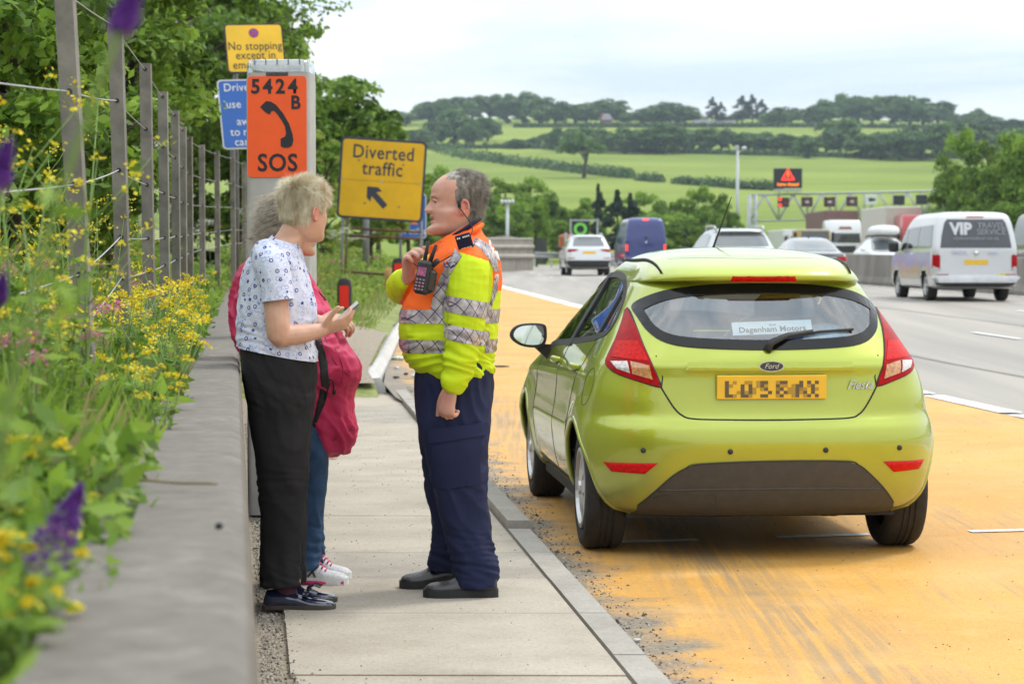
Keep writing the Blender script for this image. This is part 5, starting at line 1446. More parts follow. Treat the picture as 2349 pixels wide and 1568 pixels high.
  for i in range(9):
   g = -.03 + .0075 * i
   fr.tube([q + ss * g, q + ss * g * 1.1 + dd * .02 + Vector((0, 0, .012)), q + ss * g * 1.2 + dd * .045 + Vector((0, 0, .002))], [.003, .0035, .0025], 5)
  fr.box(q, (.02, .062, .012), Matrix.Rotation(math.atan2(dd.y, dd.x), 3, 'Z'), ch=.003)
  fr.build('tassel', M_pat, up, smooth=False)['kind'] = 'stuff'
 # blouse
 j = MB()
 j.add(*T_([sec(838, 556, 727, .178), sec(815, 550, 726, .180), sec(790, 547, 722, .176), sec(765, 546, 720, .172), sec(735, 546, 724, .175), sec(705, 547, 724, .178), sec(670, 550, 716, .175), sec(635, 556, 707, .172), sec(605, 567, 698, .175), sec(582, 583, 692, .165), sec(563, 603, 688, .125), sec(548, 622, 688, .085), sec(538, 632, 690, .07)]))
 limb(j, [Q(612, 580, -.11), Q(620, 604, -.15), Q(626, 625, -.165)], [.060, .062, .056], 18)
 slv = MB(); limb(slv, [Q(612, 578, -.11), Q(622, 610, -.165), Q(632, 650, -.185), Q(639, 705, -.195)], [.060, .067, .0635, .066], 18)
 limb(j, [Q(640, 580, .11), Q(655, 620, .17), Q(668, 680, .20)], [.055, .062, .06], 18)
 me = fuse(j, .006, 2)
 # open neck and hem: cut the ends off so the cloth ends cleanly
 bm = bmesh.new(); bm.from_mesh(me)
 def cut(co, no): bmesh.ops.bisect_plane(bm, geom=bm.verts[:] + bm.edges[:] + bm.faces[:], plane_co=co, plane_no=no, clear_outer=True)
 cut(Q(655, 548), Vector((.30, -.12, 1)).normalized())
 cut(Q(640, 812), Vector((-.20, 0, -1)).normalized())
 bm.to_mesh(me); bm.free()
 # printed cotton: rings, dots and petals on white
 m, n, l, p = _nt('printed_cotton'); MATS['printed_cotton'] = m
 tc = n.new('ShaderNodeTexCoord')
 def vor(scale, off):
  mp = n.new('ShaderNodeMapping'); mp.inputs['Location'].default_value = off; mp.inputs['Scale'].default_value = (1, .75, 1); l.new(tc.outputs['Object'], mp.inputs['Vector'])
  v = n.new('ShaderNodeTexVoronoi'); v.inputs['Scale'].default_value = scale; v.inputs['Randomness'].default_value = .75; l.new(mp.outputs[0], v.inputs['Vector'])
  ns = n.new('ShaderNodeTexNoise'); ns.inputs['Scale'].default_value = 160; l.new(tc.outputs['Object'], ns.inputs['Vector'])
  ad = n.new('ShaderNodeMath'); ad.operation = 'MULTIPLY_ADD'; ad.inputs[1].default_value = .14; l.new(ns.outputs['Fac'], ad.inputs[0]); l.new(v.outputs['Distance'], ad.inputs[2])
  return ad.outputs[0], v
 def ringf(x, a, b):
  k = n.new('ShaderNodeValToRGB'); k.color_ramp.interpolation = 'CONSTANT'; e = k.color_ramp.elements
  e[0].position = 0; e[0].color = (0, 0, 0, 1); e[1].position = a; e[1].color = (1, 1, 1, 1); q = e.new(b); q.color = (0, 0, 0, 1); l.new(x, k.inputs['Fac']); return k.outputs[0]
 def mixc(f, a, c):
  k = n.new('ShaderNodeMixRGB'); l.new(f, k.inputs[0]);
  if isinstance(a, tuple): k.inputs[1].default_value = (*a, 1)
  else: l.new(a, k.inputs[1])
  k.inputs[2].default_value = (*c, 1); return k.outputs[0]
 d1, v1 = vor(31, (0, 0, 0)); d2, v2 = vor(33, (.31, .17, .23)); d3, v3 = vor(60, (.7, .2, .9))
 col = mixc(ringf(d3, .32, .40), (.62, .64, .76), (.36, .44, .68))
 col = mixc(ringf(d2, .36, .42), col, (.25, .34, .65))
 col = mixc(ringf(d1, .22, .33), col, (.025, .045, .26))
 col = mixc(ringf(d1, .00001, .13), col, (.60, .06, .04))
 col = mixc(ringf(d3, .00001, .13), col, (.04, .06, .30))
 l.new(col, p.inputs['Base Color']); p.inputs['Roughness'].default_value = .85; p.inputs['Specular IOR Level'].default_value = .2
 finish(me, 'blouse', [m], per, wr=.0055, seed=21, mask=lambda q: (1.0, .2 + .9 * math.exp(-((q[2] - Q(0, 775).z) / .07) ** 2)))
 sm = fuse(slv, .005, 2); bm = bmesh.new(); bm.from_mesh(sm)
 bmesh.ops.bisect_plane(bm, geom=bm.verts[:] + bm.edges[:] + bm.faces[:], plane_co=Q(637, 688, -.19), plane_no=Vector((.12, 0, -1)).normalized(), clear_outer=True); bm.to_mesh(sm); bm.free()
 finish(sm, 'sleeve', [m], per, wr=.004, seed=25)
 # notebook in the hand
 nb = thing('notebook', 'small white ring notebook held in both hands above the pink coat', 'notebook', loc=Q(790, 722, -.03))
 c = Q(795, 717, -.05); ux = Vector((.70, .10, .62)).normalized(); uy = Vector((-.10, .95, -.10)); uy = (uy - ux * uy.dot(ux)).normalized(); uz = ux.cross(uy)
 rt = Matrix((ux, uy, uz)).transposed()
 MB().box(c, (.115, .085, .010), rt, ch=.001).build('pages', mat('paper', (.78, .78, .76), .8, var=.05), nb)
 MB().box(c + uz * .0065, (.118, .088, .002), rt).build('cover', mat('cover_white', (.74, .76, .78), .5, var=.04), nb)
 MB().box(c - uz * .0065, (.118, .088, .002), rt).build('back_cover', mat('cover_blue', (.12, .17, .36), .5, var=.04), nb)
 return per
woman_blonde()

def woman_pink():
 D0 = 9.52; S = F / D0
 base = P(705, 1330, D0); base.z = 0
 per = thing('person', 'person in crimson pink coat, jeans and running shoes, half hidden behind the blonde person', 'person', loc=base)
 Q = lambda u, v, dy=0: P(u, v, D0 + dy)
 px = lambda a: a / S
 def sec(v, ul, ur, ry, dy=0): c = Q((ul + ur) / 2, v, dy); return (c, px((ur - ul) / 2), ry)
 T_ = lambda rows: (lambda m: (m.v, m.f))(sections(rows))
 b = MB()
 b.add(*T_([sec(1290, 694, 724, .03, -.06), sec(1180, 694, 728, .04, -.06), sec(1040, 690, 736, .065, -.06), sec(930, 600, 730, .13), sec(800, 560, 710, .15), sec(680, 555, 690, .16), sec(620, 580, 680, .15), sec(590, 600, 680, .09), sec(560, 615, 680, .06)]))
 b.add(*T_([sec(1280, 704, 733, .03, .10), sec(1180, 700, 732, .04, .095), sec(1040, 690, 738, .065, .085), sec(950, 640, 735, .11, .05)]))
 ho = Q(662, 578)
 at, fw, lf, T = head_mb(b, ho, (1, .1, 0), H=.25, tilt=R(14))
 limb(b, [Q(632, 600), Q(640, 575), Q(645, 540)], [.065, .056, .054])
 limb(b, [Q(600, 640, -.15), Q(640, 720, -.19), Q(700, 745, -.12), Q(745, 735, -.06)], [.05, .046, .038, .027])
 hand(b, Q(745, 735, -.06), Vector((.95, .1, -.1)), Vector((0, .5, -.8)), Vector((0, .6, .6)), (30, 34, 36, 38, 20), .9)
 limb(b, [Q(610, 640, .15), Q(650, 720, .19), Q(700, 745, .14), Q(745, 740, .10)], [.05, .046, .038, .027])
 hand(b, Q(745, 740, .10), Vector((.95, -.1, -.1)), Vector((0, -.5, -.8)), Vector((0, -.6, .6)), (30, 34, 36, 38, 20), .9)
 me = fuse(b, .005, 2)
 def pick(C):
  out = np.zeros(len(C), int); L = (C - np.array(ho)) @ np.array(T); X, Y, Hh = L @ np.array(fw), L @ np.array(lf), L[:, 2] / .25
  out[(C[:, 2] > 1.42) & (Hh > .2) & ((X < -.025) | (Hh > .74))] = 1; return out
 M_hg = mat('ash_hair', (.30, .24, .18), .55, var=.4, scale=50, col2=(.62, .55, .44))
 bo, V = finish(me, 'body', [M_skin2, M_hg], per, pick)
 C, N = face_data(bo); idx = np.zeros(len(C), int); bo.data.polygons.foreach_get('material_index', idx); hi = np.where(idx == 1)[0]; rr = random.Random(18)
 def strand(p, n_, r_):
  w = Vector((-.92, .0, -.42)) + Vector((r_.uniform(-.12, .25), r_.uniform(-.35, .35), r_.uniform(-.35, .35)))
  L = r_.uniform(.05, .15); v = (n_ * .35 + w * .3).normalized(); pts = [p - n_ * .003]
  for i in range(6): v = (v * .6 + w * .4 + Vector((0, 0, -.05))).normalized(); pts.append(pts[-1] + v * L / 6)
  return pts
 hair_strands('hair', per, [(C[i], N[i]) for i in (rr.choice(hi) for _ in range(3600))], M_hg, strand, .0008, seed=12)
 # coat
 M_pink = cloth('crimson_nylon', (.50, .028, .10), .5, .22, 700, .12, scale=3)
 j = MB()
 j.add(*T_([sec(1042, 704, 772, .07), sec(1026, 692, 802, .10), sec(985, 676, 817, .12), sec(940, 655, 814, .135), sec(895, 622, 812, .16), sec(858, 590, 826, .20), sec(825, 566, 820, .205), sec(790, 548, 796, .205), sec(750, 536, 768, .20), sec(705, 532, 748, .195), sec(665, 535, 722, .19), sec(630, 548, 700, .185), sec(605, 566, 690, .165), sec(588, 590, 682, .11), sec(575, 605, 682, .085)]))
 limb(j, [Q(612, 620, -.12), Q(640, 690, -.18), Q(700, 735, -.13), Q(738, 735, -.07)], [.062, .066, .06, .046], 16)
 limb(j, [Q(630, 620, .12), Q(665, 690, .19), Q(705, 735, .15), Q(738, 740, .10)], [.062, .066, .06, .046], 16)
 coat, CV = finish(fuse(j, .007, 2), 'coat', [M_pink], per, wr=.013, seed=31, mask=lambda p: (1.2, .25))
 cb = BVHTree.FromPolygons([Vector(v) for v in CV], [tuple(p.vertices) for p in coat.data.polygons])
 def xz(pts, d=D0): return [(q.x, q.z) for q in (P(u, v, d - .17) for u, v in pts)]
 patch(cb, xz([(724, 780), (736, 775), (752, 830), (756, 880), (742, 930), (722, 980), (712, 990), (726, 930), (738, 880), (734, 830)]), 'Y', .004, .02, .003).build('lining', mat('black_lining', (.01, .01, .012), .7), coat, smooth=True)
 for pts in (((745, 775), (768, 830), (800, 862), (826, 862)), ((706, 1008), (760, 1012), (806, 985)), ((768, 800), (785, 840), (782, 880)), ((700, 640), (740, 690), (770, 720))):
  q = on_surface(cb, xz(pts), 'Y', .001)
  if len(q) > 1: MB().tube(smooth_path(q, 6), .0035, 5).build('seam', mat('crimson_seam', (.25, .01, .05), .6), coat, smooth=True)
 q = on_surface(cb, xz([(752, 868), (762, 872), (764, 890), (763, 905)]), 'Y', .006); MB().tube(smooth_path(q, 5), .003, 6).build('drawcord', M_dark, coat, smooth=True)
 MB().ball(on_surface(cb, xz([(763, 900)]), 'Y', .01)[0], (.008, .008, .012)).build('toggle', M_dark, coat, smooth=True)
 # jeans
 t = MB()
 t.add(*T_([sec(1300, 678, 732, .075, -.06), sec(1282, 676, 732, .076, -.06), sec(1200, 684, 738, .07, -.06), sec(1100, 688, 748, .082, -.06), sec(1030, 676, 752, .11, -.05), sec(980, 665, 748, .15, 0), sec(920, 620, 740, .15, 0)]))
 t.add(*T_([sec(1285, 690, 742, .075, .10), sec(1200, 690, 742, .07, .095), sec(1100, 690, 750, .082, .085), sec(1030, 678, 752, .11, .06), sec(980, 670, 748, .12, .03)]))
 finish(fuse(t, .007, 2), 'jeans', [cloth('blue_denim', (.022, .055, .125), .85, .35, 300, .3, (.045, .10, .20))], per, wr=.006, seed=44, mask=lambda p: (.8, .2 + 1.2 * max(0, 1 - abs(p[2] - .12) / .15)))
 M_w = mat('trainer_mesh', (.62, .62, .64), .7, var=.25, scale=160, bump=.3, bscale=300); M_ps = mat('trainer_pink', (.62, .04, .16), .5, var=.1)
 for dy, h_, t_ in ((-.065, 680, 790), (.10, 700, 797)):
  d_ = D0 + dy; a = Vector((XU(h_ - 8, d_), d_, 0)); c = Vector((XU(t_ + 8, d_), d_ - .03, 0))
  up, dd, ss, LL = shoe(per, 'trainer', a, c, .098, .105, M_w, mat('midsole_white', (.7, .7, .7), .6), .026)
  MB().tube([a + dd * LL * .02 + Vector((0, 0, .010)) - ss * .036, a + dd * LL * .5 + Vector((0, 0, .010)) - ss * .048, a + dd * LL * .95 + Vector((0, 0, .012)) - ss * .034], .0085, 6).build('outsole', M_ps, up, smooth=True)
  for i in range(4):
   q = a + dd * LL * (.42 + .06 * i) + Vector((0, 0, .093 - .012 * i)); MB().tube([q - ss * .026, q + Vector((0, 0, .006)), q + ss * .026], .0042, 5).build('lace', M_ps, up, smooth=True)
  for x0, x1 in ((.30, .46), (.44, .34)):
   MB().tube([a + dd * LL * x0 + Vector((0, 0, .035)) - ss * .047, a + dd * LL * x1 + Vector((0, 0, .075)) - ss * .036], .004, 5).build('side_stripe', M_dark, up)
 return per
woman_pink()
# ================================================================== roadside equipment
M_yel_sign = mat('sign_yellow', (.78, .47, .012), .45, var=.08, scale=2.5, detail=6)
M_blue_sign = mat('sign_blue', (.012, .10, .42), .4, var=.06, scale=3)
M_white_sign = mat('sign_white', (.66, .66, .65), .5, var=.04)
M_black_print = mat('sign_black', (.012, .014, .022), .5, var=.05)
M_navy_print = mat('sign_navy', (.035, .045, .085), .5, var=.05)
M_postgrey = mat('post_grey', (.16, .165, .17), .55, .3, var=.15, scale=10)
M_rust = mat('rusty_tube', (.13, .07, .045), .75, .2, var=.5, scale=14, bump=.3)
def plane_from(tl, tr, bl, D):
 """a flat board seen through three photo corners: depth parts chosen so that its edges meet at right angles"""
 o = P(*tl, D); a = P(*tr, D) - o; b = o - P(*bl, D)
 dot = a.dot(b); q = math.sqrt(abs(dot)) if abs(dot) > 1e-9 else 0
 a = a + Vector((0, q, 0)); b = b + Vector((0, -q if dot > 0 else q, 0))
 w, h = a.length, b.length; ux = a.normalized(); uy = (b - ux * b.dot(ux)).normalized()
 return P(*tl, D) - uy * h / 2 + ux * w / 2, ux, uy, w, h
def board(parent, c, ux, uy, w, h, m_face, m_edge, r=.06, border=.03, thick=.02):
 pl = MB().prism(rrect(w, h, r), c - ux.cross(uy) * 0, ux, uy, thick).build('sign_plate', m_edge, parent)
 n = ux.cross(uy)
 MB().prism(rrect(w - 2 * border, h - 2 * border, max(.01, r - border * .6)), c + n * .004, ux, uy, .003).build('sign_face', m_face, pl)
 return pl, n

# ---- emergency telephone
def sos():
 D = 12.0; S = F / D
 c = P(641, 600, D);
 t = thing('emergency_telephone', 'grey emergency telephone pillar with orange SOS panel and clear beacon on top', 'telephone', loc=(c.x, D, 0))
 M_shell = mat('pillar_grey', (.42, .41, .395), .55, var=.12, scale=5, bump=.08, detail=7)
 zt_ = P(641, 166, D).z; zj = P(641, 548, D).z
 rx = Matrix.Rotation(R(-4), 3, 'Z')
 ux, uy = rx @ Vector((1, 0, 0)), rx @ Vector((0, 1, 0))
 w, dp = .338, .26
 cc = Vector((c.x, D + dp / 2, 0))
 def col(z0, z1, w_, d_, r=.035): return MB().prism(rrect(w_, d_, r, 5), cc + Vector((0, 0, z1)), ux, uy, z1 - z0)
 col(zj + .006, zt_ - .035, w, dp).build('upper_housing', M_shell, t, smooth=True, angle=30)
 col(0, zj - .004, w + .004, dp + .004).build('lower_housing', M_shell, t, smooth=True, angle=30)
 col(zj - .004, zj + .006, w - .02, dp - .02).build('joint', M_dark, t)
 col(zt_ - .034, zt_, w - .002, dp - .002, .04).build('top_cap', M_shell, t, smooth=True, angle=30)
 fo = lambda x, z, e: cc + ux * x - uy * (dp / 2 + e) + Vector((0, 0, z))
 # vent under the beacon
 for i in range(18): MB().box(fo(-.055 + .0065 * i, zt_ - .012, .002), (.0028, .006, .022), rx).build('vent_slot', M_dark, t)
 # clear beacon: base, lens and ribs
 bc = MB()
 G = []
 for z, k in ((0, 1.0), (.03, 1.0), (.052, .985), (.064, .93), (.068, .8)):
  G.append([cc + ux * (x * k) + uy * (y * k) + Vector((0, 0, zt_ + .002 + z)) for x, y in rrect(w - .004, dp - .004, .04, 5)])
 bc.grid(G, closed_u=True); m = len(G[0]); bc.f.append(tuple(range(4 * m, 5 * m))); bc.m.append(0)
 M_clear = glassmat('beacon_lens', (.90, .94, .95), .06, .28)
 be = bc.build('beacon', M_clear, t, smooth=True, angle=40)
 M_inner = mat('beacon_inner', (.52, .54, .56), .3, .6, var=.3, scale=60)
 MB().prism(rrect(w - .06, dp - .06, .03, 4), cc + Vector((0, 0, zt_ + .05)), ux, uy, .045).build('lamp_unit', M_inner, be)
 for i in range(34): MB().box(fo(-w / 2 + .022 + .0091 * i, zt_ + .028, -.004), (.0025, .004, .046), rx).build('lens_rib', mat('rib_white', (.75, .78, .8), .3, var=.1), be)
 for i in range(5): MB().box(fo(-.12 + .06 * i, zt_ + .055, .0), (.007, .006, .03), rx).build('lens_clip', mat('clip_grey', (.25, .27, .3), .4), be)
 # orange panel with lettering
 pw, ph = 136 / S, 230 / S; pz = P(641, 291, D).z
 M_or = mat('panel_orange', (.90, .105, .012), .45, var=.04, scale=8)
 pn = MB().prism(rrect(pw, ph, .02, 4), fo(0, pz, .006), ux, Vector((0, 0, 1)), .007).build('sign_panel', M_or, t)
 f2 = lambda u, v, e=.007: fo((u - 641) / S, P(641, v, D).z, e)
 Z = Vector((0, 0, 1))
 for ch, u in zip('5424', (592, 620, 649, 678)): text('panel_digit', ch, .105, M_black_print, pn, f2(u, 214), ux, Z, bold=.03, sx=.95)
 text('panel_letter', 'B', .098, M_black_print, pn, f2(684, 250), ux, Z, bold=.03, sx=.95)
 text('panel_lettering', 'SOS', .128, M_black_print, pn, f2(642, 392), ux, Z, bold=.02, spacing=1.06, sx=.93)
 hs = [(362, 788), (405, 745), (440, 748), (480, 772), (530, 832), (575, 910), (600, 985), (607, 1035), (596, 1072), (572, 1086), (535, 1088), (513, 1076), (513, 1020), (545, 1006), (553, 985), (545, 930), (515, 878), (482, 832), (462, 814), (442, 820), (437, 838), (424, 841), (395, 822)]
 pts = [((500 + x * .3188) * .97875, y * .3188 * .97875) for x, y in hs]
 q = [((u - 641) / S, P(641, v, D).z - pz) for u, v in pts]
 MB().prism(q[::-1], fo(0, pz, .0085), ux, Z, .003).build('handset_symbol', M_black_print, pn)
sos()

# ---- no-stopping sign and the blue sign on one pair of posts
def roadside_signs():
 D = 30.0
 c, ux, uy, w, h = plane_from((513, 56), (643, 51), (527, 171), D)
 t = thing('no_stopping_sign', 'yellow no stopping sign with a black border above the blue instruction sign', 'sign', loc=(c.x, D, 1.0))
 pl, n = board(t, c, ux, uy, w, h, M_yel_sign, M_black_print, .05, .018, .02)
 e = n * .006; k = w / 130
 text('sign_lettering', 'No stopping', 27.5 * k, M_black_print, pl, c + e + uy * (h / 2 - 62 * k), ux, uy, bold=.004, sx=.84, spacing=1.04)
 text('sign_lettering', 'except in', 27.5 * k, M_black_print, pl, c + e + uy * (h / 2 - 84 * k), ux, uy, bold=.004, sx=.84, spacing=1.04)
 text('sign_lettering', 'emergency', 27.5 * k, M_black_print, pl, c + e + uy * (h / 2 - 107 * k), ux, uy, bold=.004, sx=.84, spacing=1.04)
 o = c + e + uy * (h / 2 - 22 * k); r = 11.5 * k
 circ = lambda q: [(q * math.cos(a), q * math.sin(a)) for a in np.linspace(0, 2 * math.pi, 25)[:-1]]
 M_r = mat('sign_red', (.55, .02, .06), .45, var=.05)
 s1 = MB().prism(circ(r), o, ux, uy, .002).build('clearway_symbol', M_r, pl)
 MB().prism(circ(r * .78), o + n * .003, ux, uy, .002).build('symbol_disc', M_blue_sign, s1)
 for a in (45, 135):
  d1 = ux * math.cos(R(a)) + uy * math.sin(R(a)); d2 = n.cross(d1)
  MB().prism([(-r * .85, -r * .12), (r * .85, -r * .12), (r * .85, r * .12), (-r * .85, r * .12)], o + n * (.006 + a * .00001), d1, d2, .002).build('symbol_bar', M_r, s1)
 for s in (-.3, .3):
  q = c + ux * w * s - n * .045
  MB().tube([Vector((q.x, q.y, .5)), q + uy * h * .4], .03, 10).build('post', M_postgrey, t, smooth=True)
 D = 29.6
 c, ux, uy, w, h = plane_from((497, 184), (660, 176), (518, 345), D)
 t = thing('instruction_sign', 'blue instruction sign with white lettering, partly behind the telephone pillar', 'sign', loc=(c.x, D, 1.0))
 pl, n = board(t, c, ux, uy, w, h, M_blue_sign, M_white_sign, .05, .016, .02)
 k = h / 160; e = n * .006
 for s, dv, du in (('Drivers', 27, -8), ('use', 66, 0), ('phone', 66, 0), ('away', 106, 0), ('to', 130, 0), ('rejoin', 130, 0), ('carriageway', 153, 0)):
  x0 = {'Drivers': -68, 'use': -66, 'phone': 28, 'away': -46, 'to': -62, 'rejoin': -34, 'carriageway': -55}[s]
  text('sign_lettering', s, 26 * k, M_white_sign, pl, c + e + uy * (h / 2 - dv * k) + ux * (x0 * k), ux, uy, align='LEFT', bold=.004, spacing=1.04, sx=.92)
 MB().prism(rrect(36 * k, 44 * k, 2 * k), c + e + uy * (h / 2 - 55 * k) + ux * (0 * k), ux, uy, .003).build('sign_patch', mat('sign_orange', (.80, .16, .03), .5), pl)
 for s in (-.3, .3):
  q = c + ux * w * s - n * .045
  MB().tube([Vector((q.x, q.y, .5)), q + uy * h * .4], .03, 10).build('post', M_postgrey, t, smooth=True)
roadside_signs()

def diverted():
 D = 48.0
 c, ux, uy, w, h = plane_from((783, 312), (980, 325), (770, 498), D)
 t = thing('diversion_sign', 'yellow diverted traffic sign with a black arrow on a rusty tube frame', 'sign', loc=(c.x, D, .7))
 pl, n = board(t, c, ux, uy, w, h, M_yel_sign, M_navy_print, .10, .05, .035)
 k = w / 197; e = n * .006
 text('sign_lettering', 'Diverted', .40, M_navy_print, pl, c + e + uy * (h / 2 - 46 * k) + ux * (.0), ux, uy, bold=.012, spacing=1.06, sx=.86)
 text('sign_lettering', 'traffic', .40, M_navy_print, pl, c + e + uy * (h / 2 - 83 * k) + ux * (.0), ux, uy, bold=.012, spacing=1.06, sx=.86)
 a = R(135); d1 = ux * math.cos(a) + uy * math.sin(a); d2 = n.cross(d1)
 ar = [(-.26, -.065), (.10, -.065), (.03, -.165), (.15, -.165), (.32, 0), (.15, .165), (.03, .165), (.10, .065), (-.26, .065)]
 MB().prism(ar, c + e + uy * (h / 2 - 135 * k) - ux * (8 * k), d1, d2, .003).build('arrow', M_navy_print, pl)
 MB().box(c + n * .008 + uy * (h / 2 - 97 * k), (w * .93, .002, .012), Matrix((ux, n, uy)).transposed()).build('seam', mat('seam_yellow', (.5, .3, .01), .6), pl)
 for q in (-.46, 0, .46): MB().box(c + n * .010 + uy * (h / 2 - 97 * k) + ux * (w * q), (.06, .004, .035), Matrix((ux, n, uy)).transposed()).build('clip', M_lgrey, pl)
 for q, v in ((-.18, -.30), (.22, -.32), (-.28, .22), (.24, .20)): MB().ball(c + n * .008 + ux * (w * q) + uy * (h * v), .02, 8, 5).build('bolt', M_postgrey, pl)
 g = lambda u, v, dy=0: P(u, v, D + .06 + dy)
 gz = lambda p: Vector((p.x, p.y, .45))
 tubes = [[g(787, 500), gz(g(780, 690))], [g(797, 500, .5), gz(g(790, 690, .6))], [g(967, 508), gz(g(960, 690))], [g(795, 523), g(968, 533)], [g(793, 540), g(968, 548)], [g(783, 622), g(965, 635)], [g(785, 655), g(960, 668)]]
 for i, q in enumerate(tubes): MB().tube(q, .028, 8).build('frame_tube', M_rust if i > 2 or i == 1 else M_postgrey, t, smooth=True)
 # sandbags holding the frame down
 M_bag = mat('sandbag', (.42, .24, .09), .8, var=.3, scale=10, bump=.4)
 for i, (u, v, rx_, rz_, nm) in enumerate(((894, 634, .13, .20, 'tan sandbag hanging over the diversion sign frame'), (884, 670, .17, .14, 'tan sandbag slumped at the foot of the diversion sign'), (905, 668, .12, .15, 'second tan sandbag slumped at the foot of the diversion sign'))):
  mb = MB().ball((0, 0, 0), (rx_, .13, rz_), 16, 10)
  mb.v = [tuple(Vector(p) * (1 + .25 * noise.noise(Vector(p) * 5 + Vector((i * 3, 0, 0)))) + P(u, v, D - .1 - .1 * (i > 0))) for p in mb.v]
  tag(mb.build('sandbag', M_bag, smooth=True), nm, 'sandbag', None)
 # back post of another sign and the small blue distance sign
 D = 75.0
 c, ux, uy, w, h = plane_from((908, 445), (978, 445), (908, 546), D)
 t = thing('distance_sign', 'small blue distance sign behind the yellow diversion sign', 'sign', loc=(c.x, D, .8))
 pl, n = board(t, c, ux, uy, w, h, M_blue_sign, M_white_sign, .08, .03, .03)
 text('sign_lettering', '1¼ miles', .30, M_white_sign, pl, c + n * .006 + uy * (-h / 2 + .13), ux, uy, bold=.01, sx=.9)
 MB().prism([(-.1, -.1), (.12, -.12), (.05, .1), (-.06, .14)], c + n * .007 - uy * .16 + ux * .1, ux, uy, .002).build('symbol', mat('sign_orange', (.80, .16, .03), .5), pl)
 for s in (-.35, .35):
  q = c + ux * w * s - n * .05; MB().tube([Vector((q.x, q.y, .3)), q + uy * h * .4], .045, 8).build('post', M_postgrey, t, smooth=True)
 D = 56.0; p = P(839, 505, D)
 t = thing('sign_post', 'plain thick grey sign post standing behind the yellow diversion sign', 'post', loc=(p.x, D, .3))
 MB().tube([Vector((p.x, D, .3)), P(839, 400, D)], .085, 12).build('pole', M_postgrey, t, smooth=True)
 MB().lathe([(0, .02), (.09, .0), (.09, -.06)], P(839, 400, D), 'Z', 12).build('cap', M_dark, t)
diverted()

def marker(u, vt, vb, w, D, label):
 c = P(u, vt, D); S = F / D
 t = thing('marker_post', label, 'marker post', loc=(c.x, D, P(u, vb, D).z))
 h = P(u, vt, D).z; z0 = P(u, vb, D).z - .15; ww = w / S
 M_wp = mat('marker_white', (.72, .72, .70), .5, var=.08); M_bk = mat('marker_black', (.018, .02, .024), .5, var=.1); M_rd = mat('marker_red', (.72, .02, .012), .3, var=.05, scale=60)
 hh = 78 / 130 * (h - z0 - .15)
 prof = lambda z: rrect(ww, ww * .5, ww * .2, 4)
 MB().prism(rrect(ww * .96, ww * .45, ww * .15, 4), (c.x, D, h - hh), (1, 0, 0), (0, 1, 0), h - hh - z0).build('shaft', M_wp, t)
 # domed black head
 G = []
 for zz, k in ((0, 1), (hh * .7, 1), (hh * .88, .93), (hh * .97, .7), (hh, .3)):
  G.append([Vector((c.x + x * k, D + y, h - hh + zz)) for x, y in rrect(ww, ww * .5, ww * .2, 4)])
 mb = MB().grid(G, closed_u=True); m = len(G[0]); mb.f.append(tuple(range(4 * m, 5 * m))); mb.m.append(0)
 hd = mb.build('head', M_bk, t, smooth=True, angle=35)
 MB().prism(rrect(ww * .62, hh * .62, .006), (c.x, D - ww * .26, h - hh * .52), (1, 0, 0), (0, 0, 1), .004).build('reflector', M_rd, hd)
marker(790, 638, 772, 34, 34.0, 'white marker post with black head and red reflector beside the gravel')
marker(914, 592, 690, 30, 44.0, 'black headed marker post next to the sandbags, mostly hidden')

# ---- parapet, crash barrier and fence at the far bend
def bend():
 M_tim = mat('weathered_board', (.27, .245, .21), .8, var=.3, scale=3, stretch=(1, 1, .3)); M_rail = mat('parapet_rail', (.36, .33, .29), .7, var=.2, scale=2)
 t = thing('parapet_fence', 'curved grey board parapet with heavy rails at the bend of the road', 'fence', loc=(-1, 112, .9))
 ctl = [P(1060, 600, 96), P(1105, 600, 104), P(1150, 600, 112), P(1190, 600, 118), P(1222, 600, 122)]
 pts = smooth_path([Vector((p.x, p.y, 0)) for p in ctl], 11)
 for i in range(len(pts) - 1):
  a, b = pts[i], pts[i + 1]; d = (b - a); L = d.length; m = (a + b) / 2; D = m.y
  zt_ = CAMZ + (VH - (545 + 4 * math.sin(i * .2))) / F * D; zb = zr(D) - .2
  MB().box((m.x, m.y, (zt_ + zb) / 2 + rnd.uniform(-.01, .01)), (L - .03, .05, zt_ - zb), Matrix.Rotation(math.atan2(d.y, d.x), 3, 'Z')).build('board', M_tim, t)
 for v, r in ((548, .05), (566, .11), (588, .13)):
  q = [Vector((p.x, p.y - .12, CAMZ + (VH - v - (p.y < 108) * 0) / F * p.y)) for p in pts]
  MB().tube(q, r, 8).build('rail', M_rail, t, smooth=True)
 t = thing('crash_barrier', 'long low steel crash barrier along the grass past the parapet', 'barrier', loc=(1, 126, 1))
 q0, q1 = P(1226, 584, 124), P(1480, 592, 135)
 n = 14
 prof = [(0, -.16), (-.04, -.10), (0, -.04), (0, .04), (-.04, .10), (0, .16)]
 A = [q0.lerp(q1, i / n) for i in range(n + 1)]
 MB().grid([[Vector((p.x, p.y + y, p.z + z)) for y, z in prof] for p in A]).build('beam', M_lgrey, t)
 for p in A[::2]: MB().box((p.x, p.y + .1, p.z - .3), (.08, .1, .75)).build('post', M_lgrey, t)
 t = thing('board_fence', 'short dark close-boarded fence panel at the end of the parapet', 'fence', loc=(1.5, 128, 1))
 M_db = mat('dark_board', (.05, .05, .052), .8, var=.3, scale=4)
 for i in range(6):
  p = P(1231 + i * 4.2, 546, 128); b = P(1231 + i * 4.2, 590, 128); MB().box((p.x, 128, (p.z + b.z) / 2 - .2), (.095, .04, p.z - b.z + .4)).build('board', M_db, t)
bend()

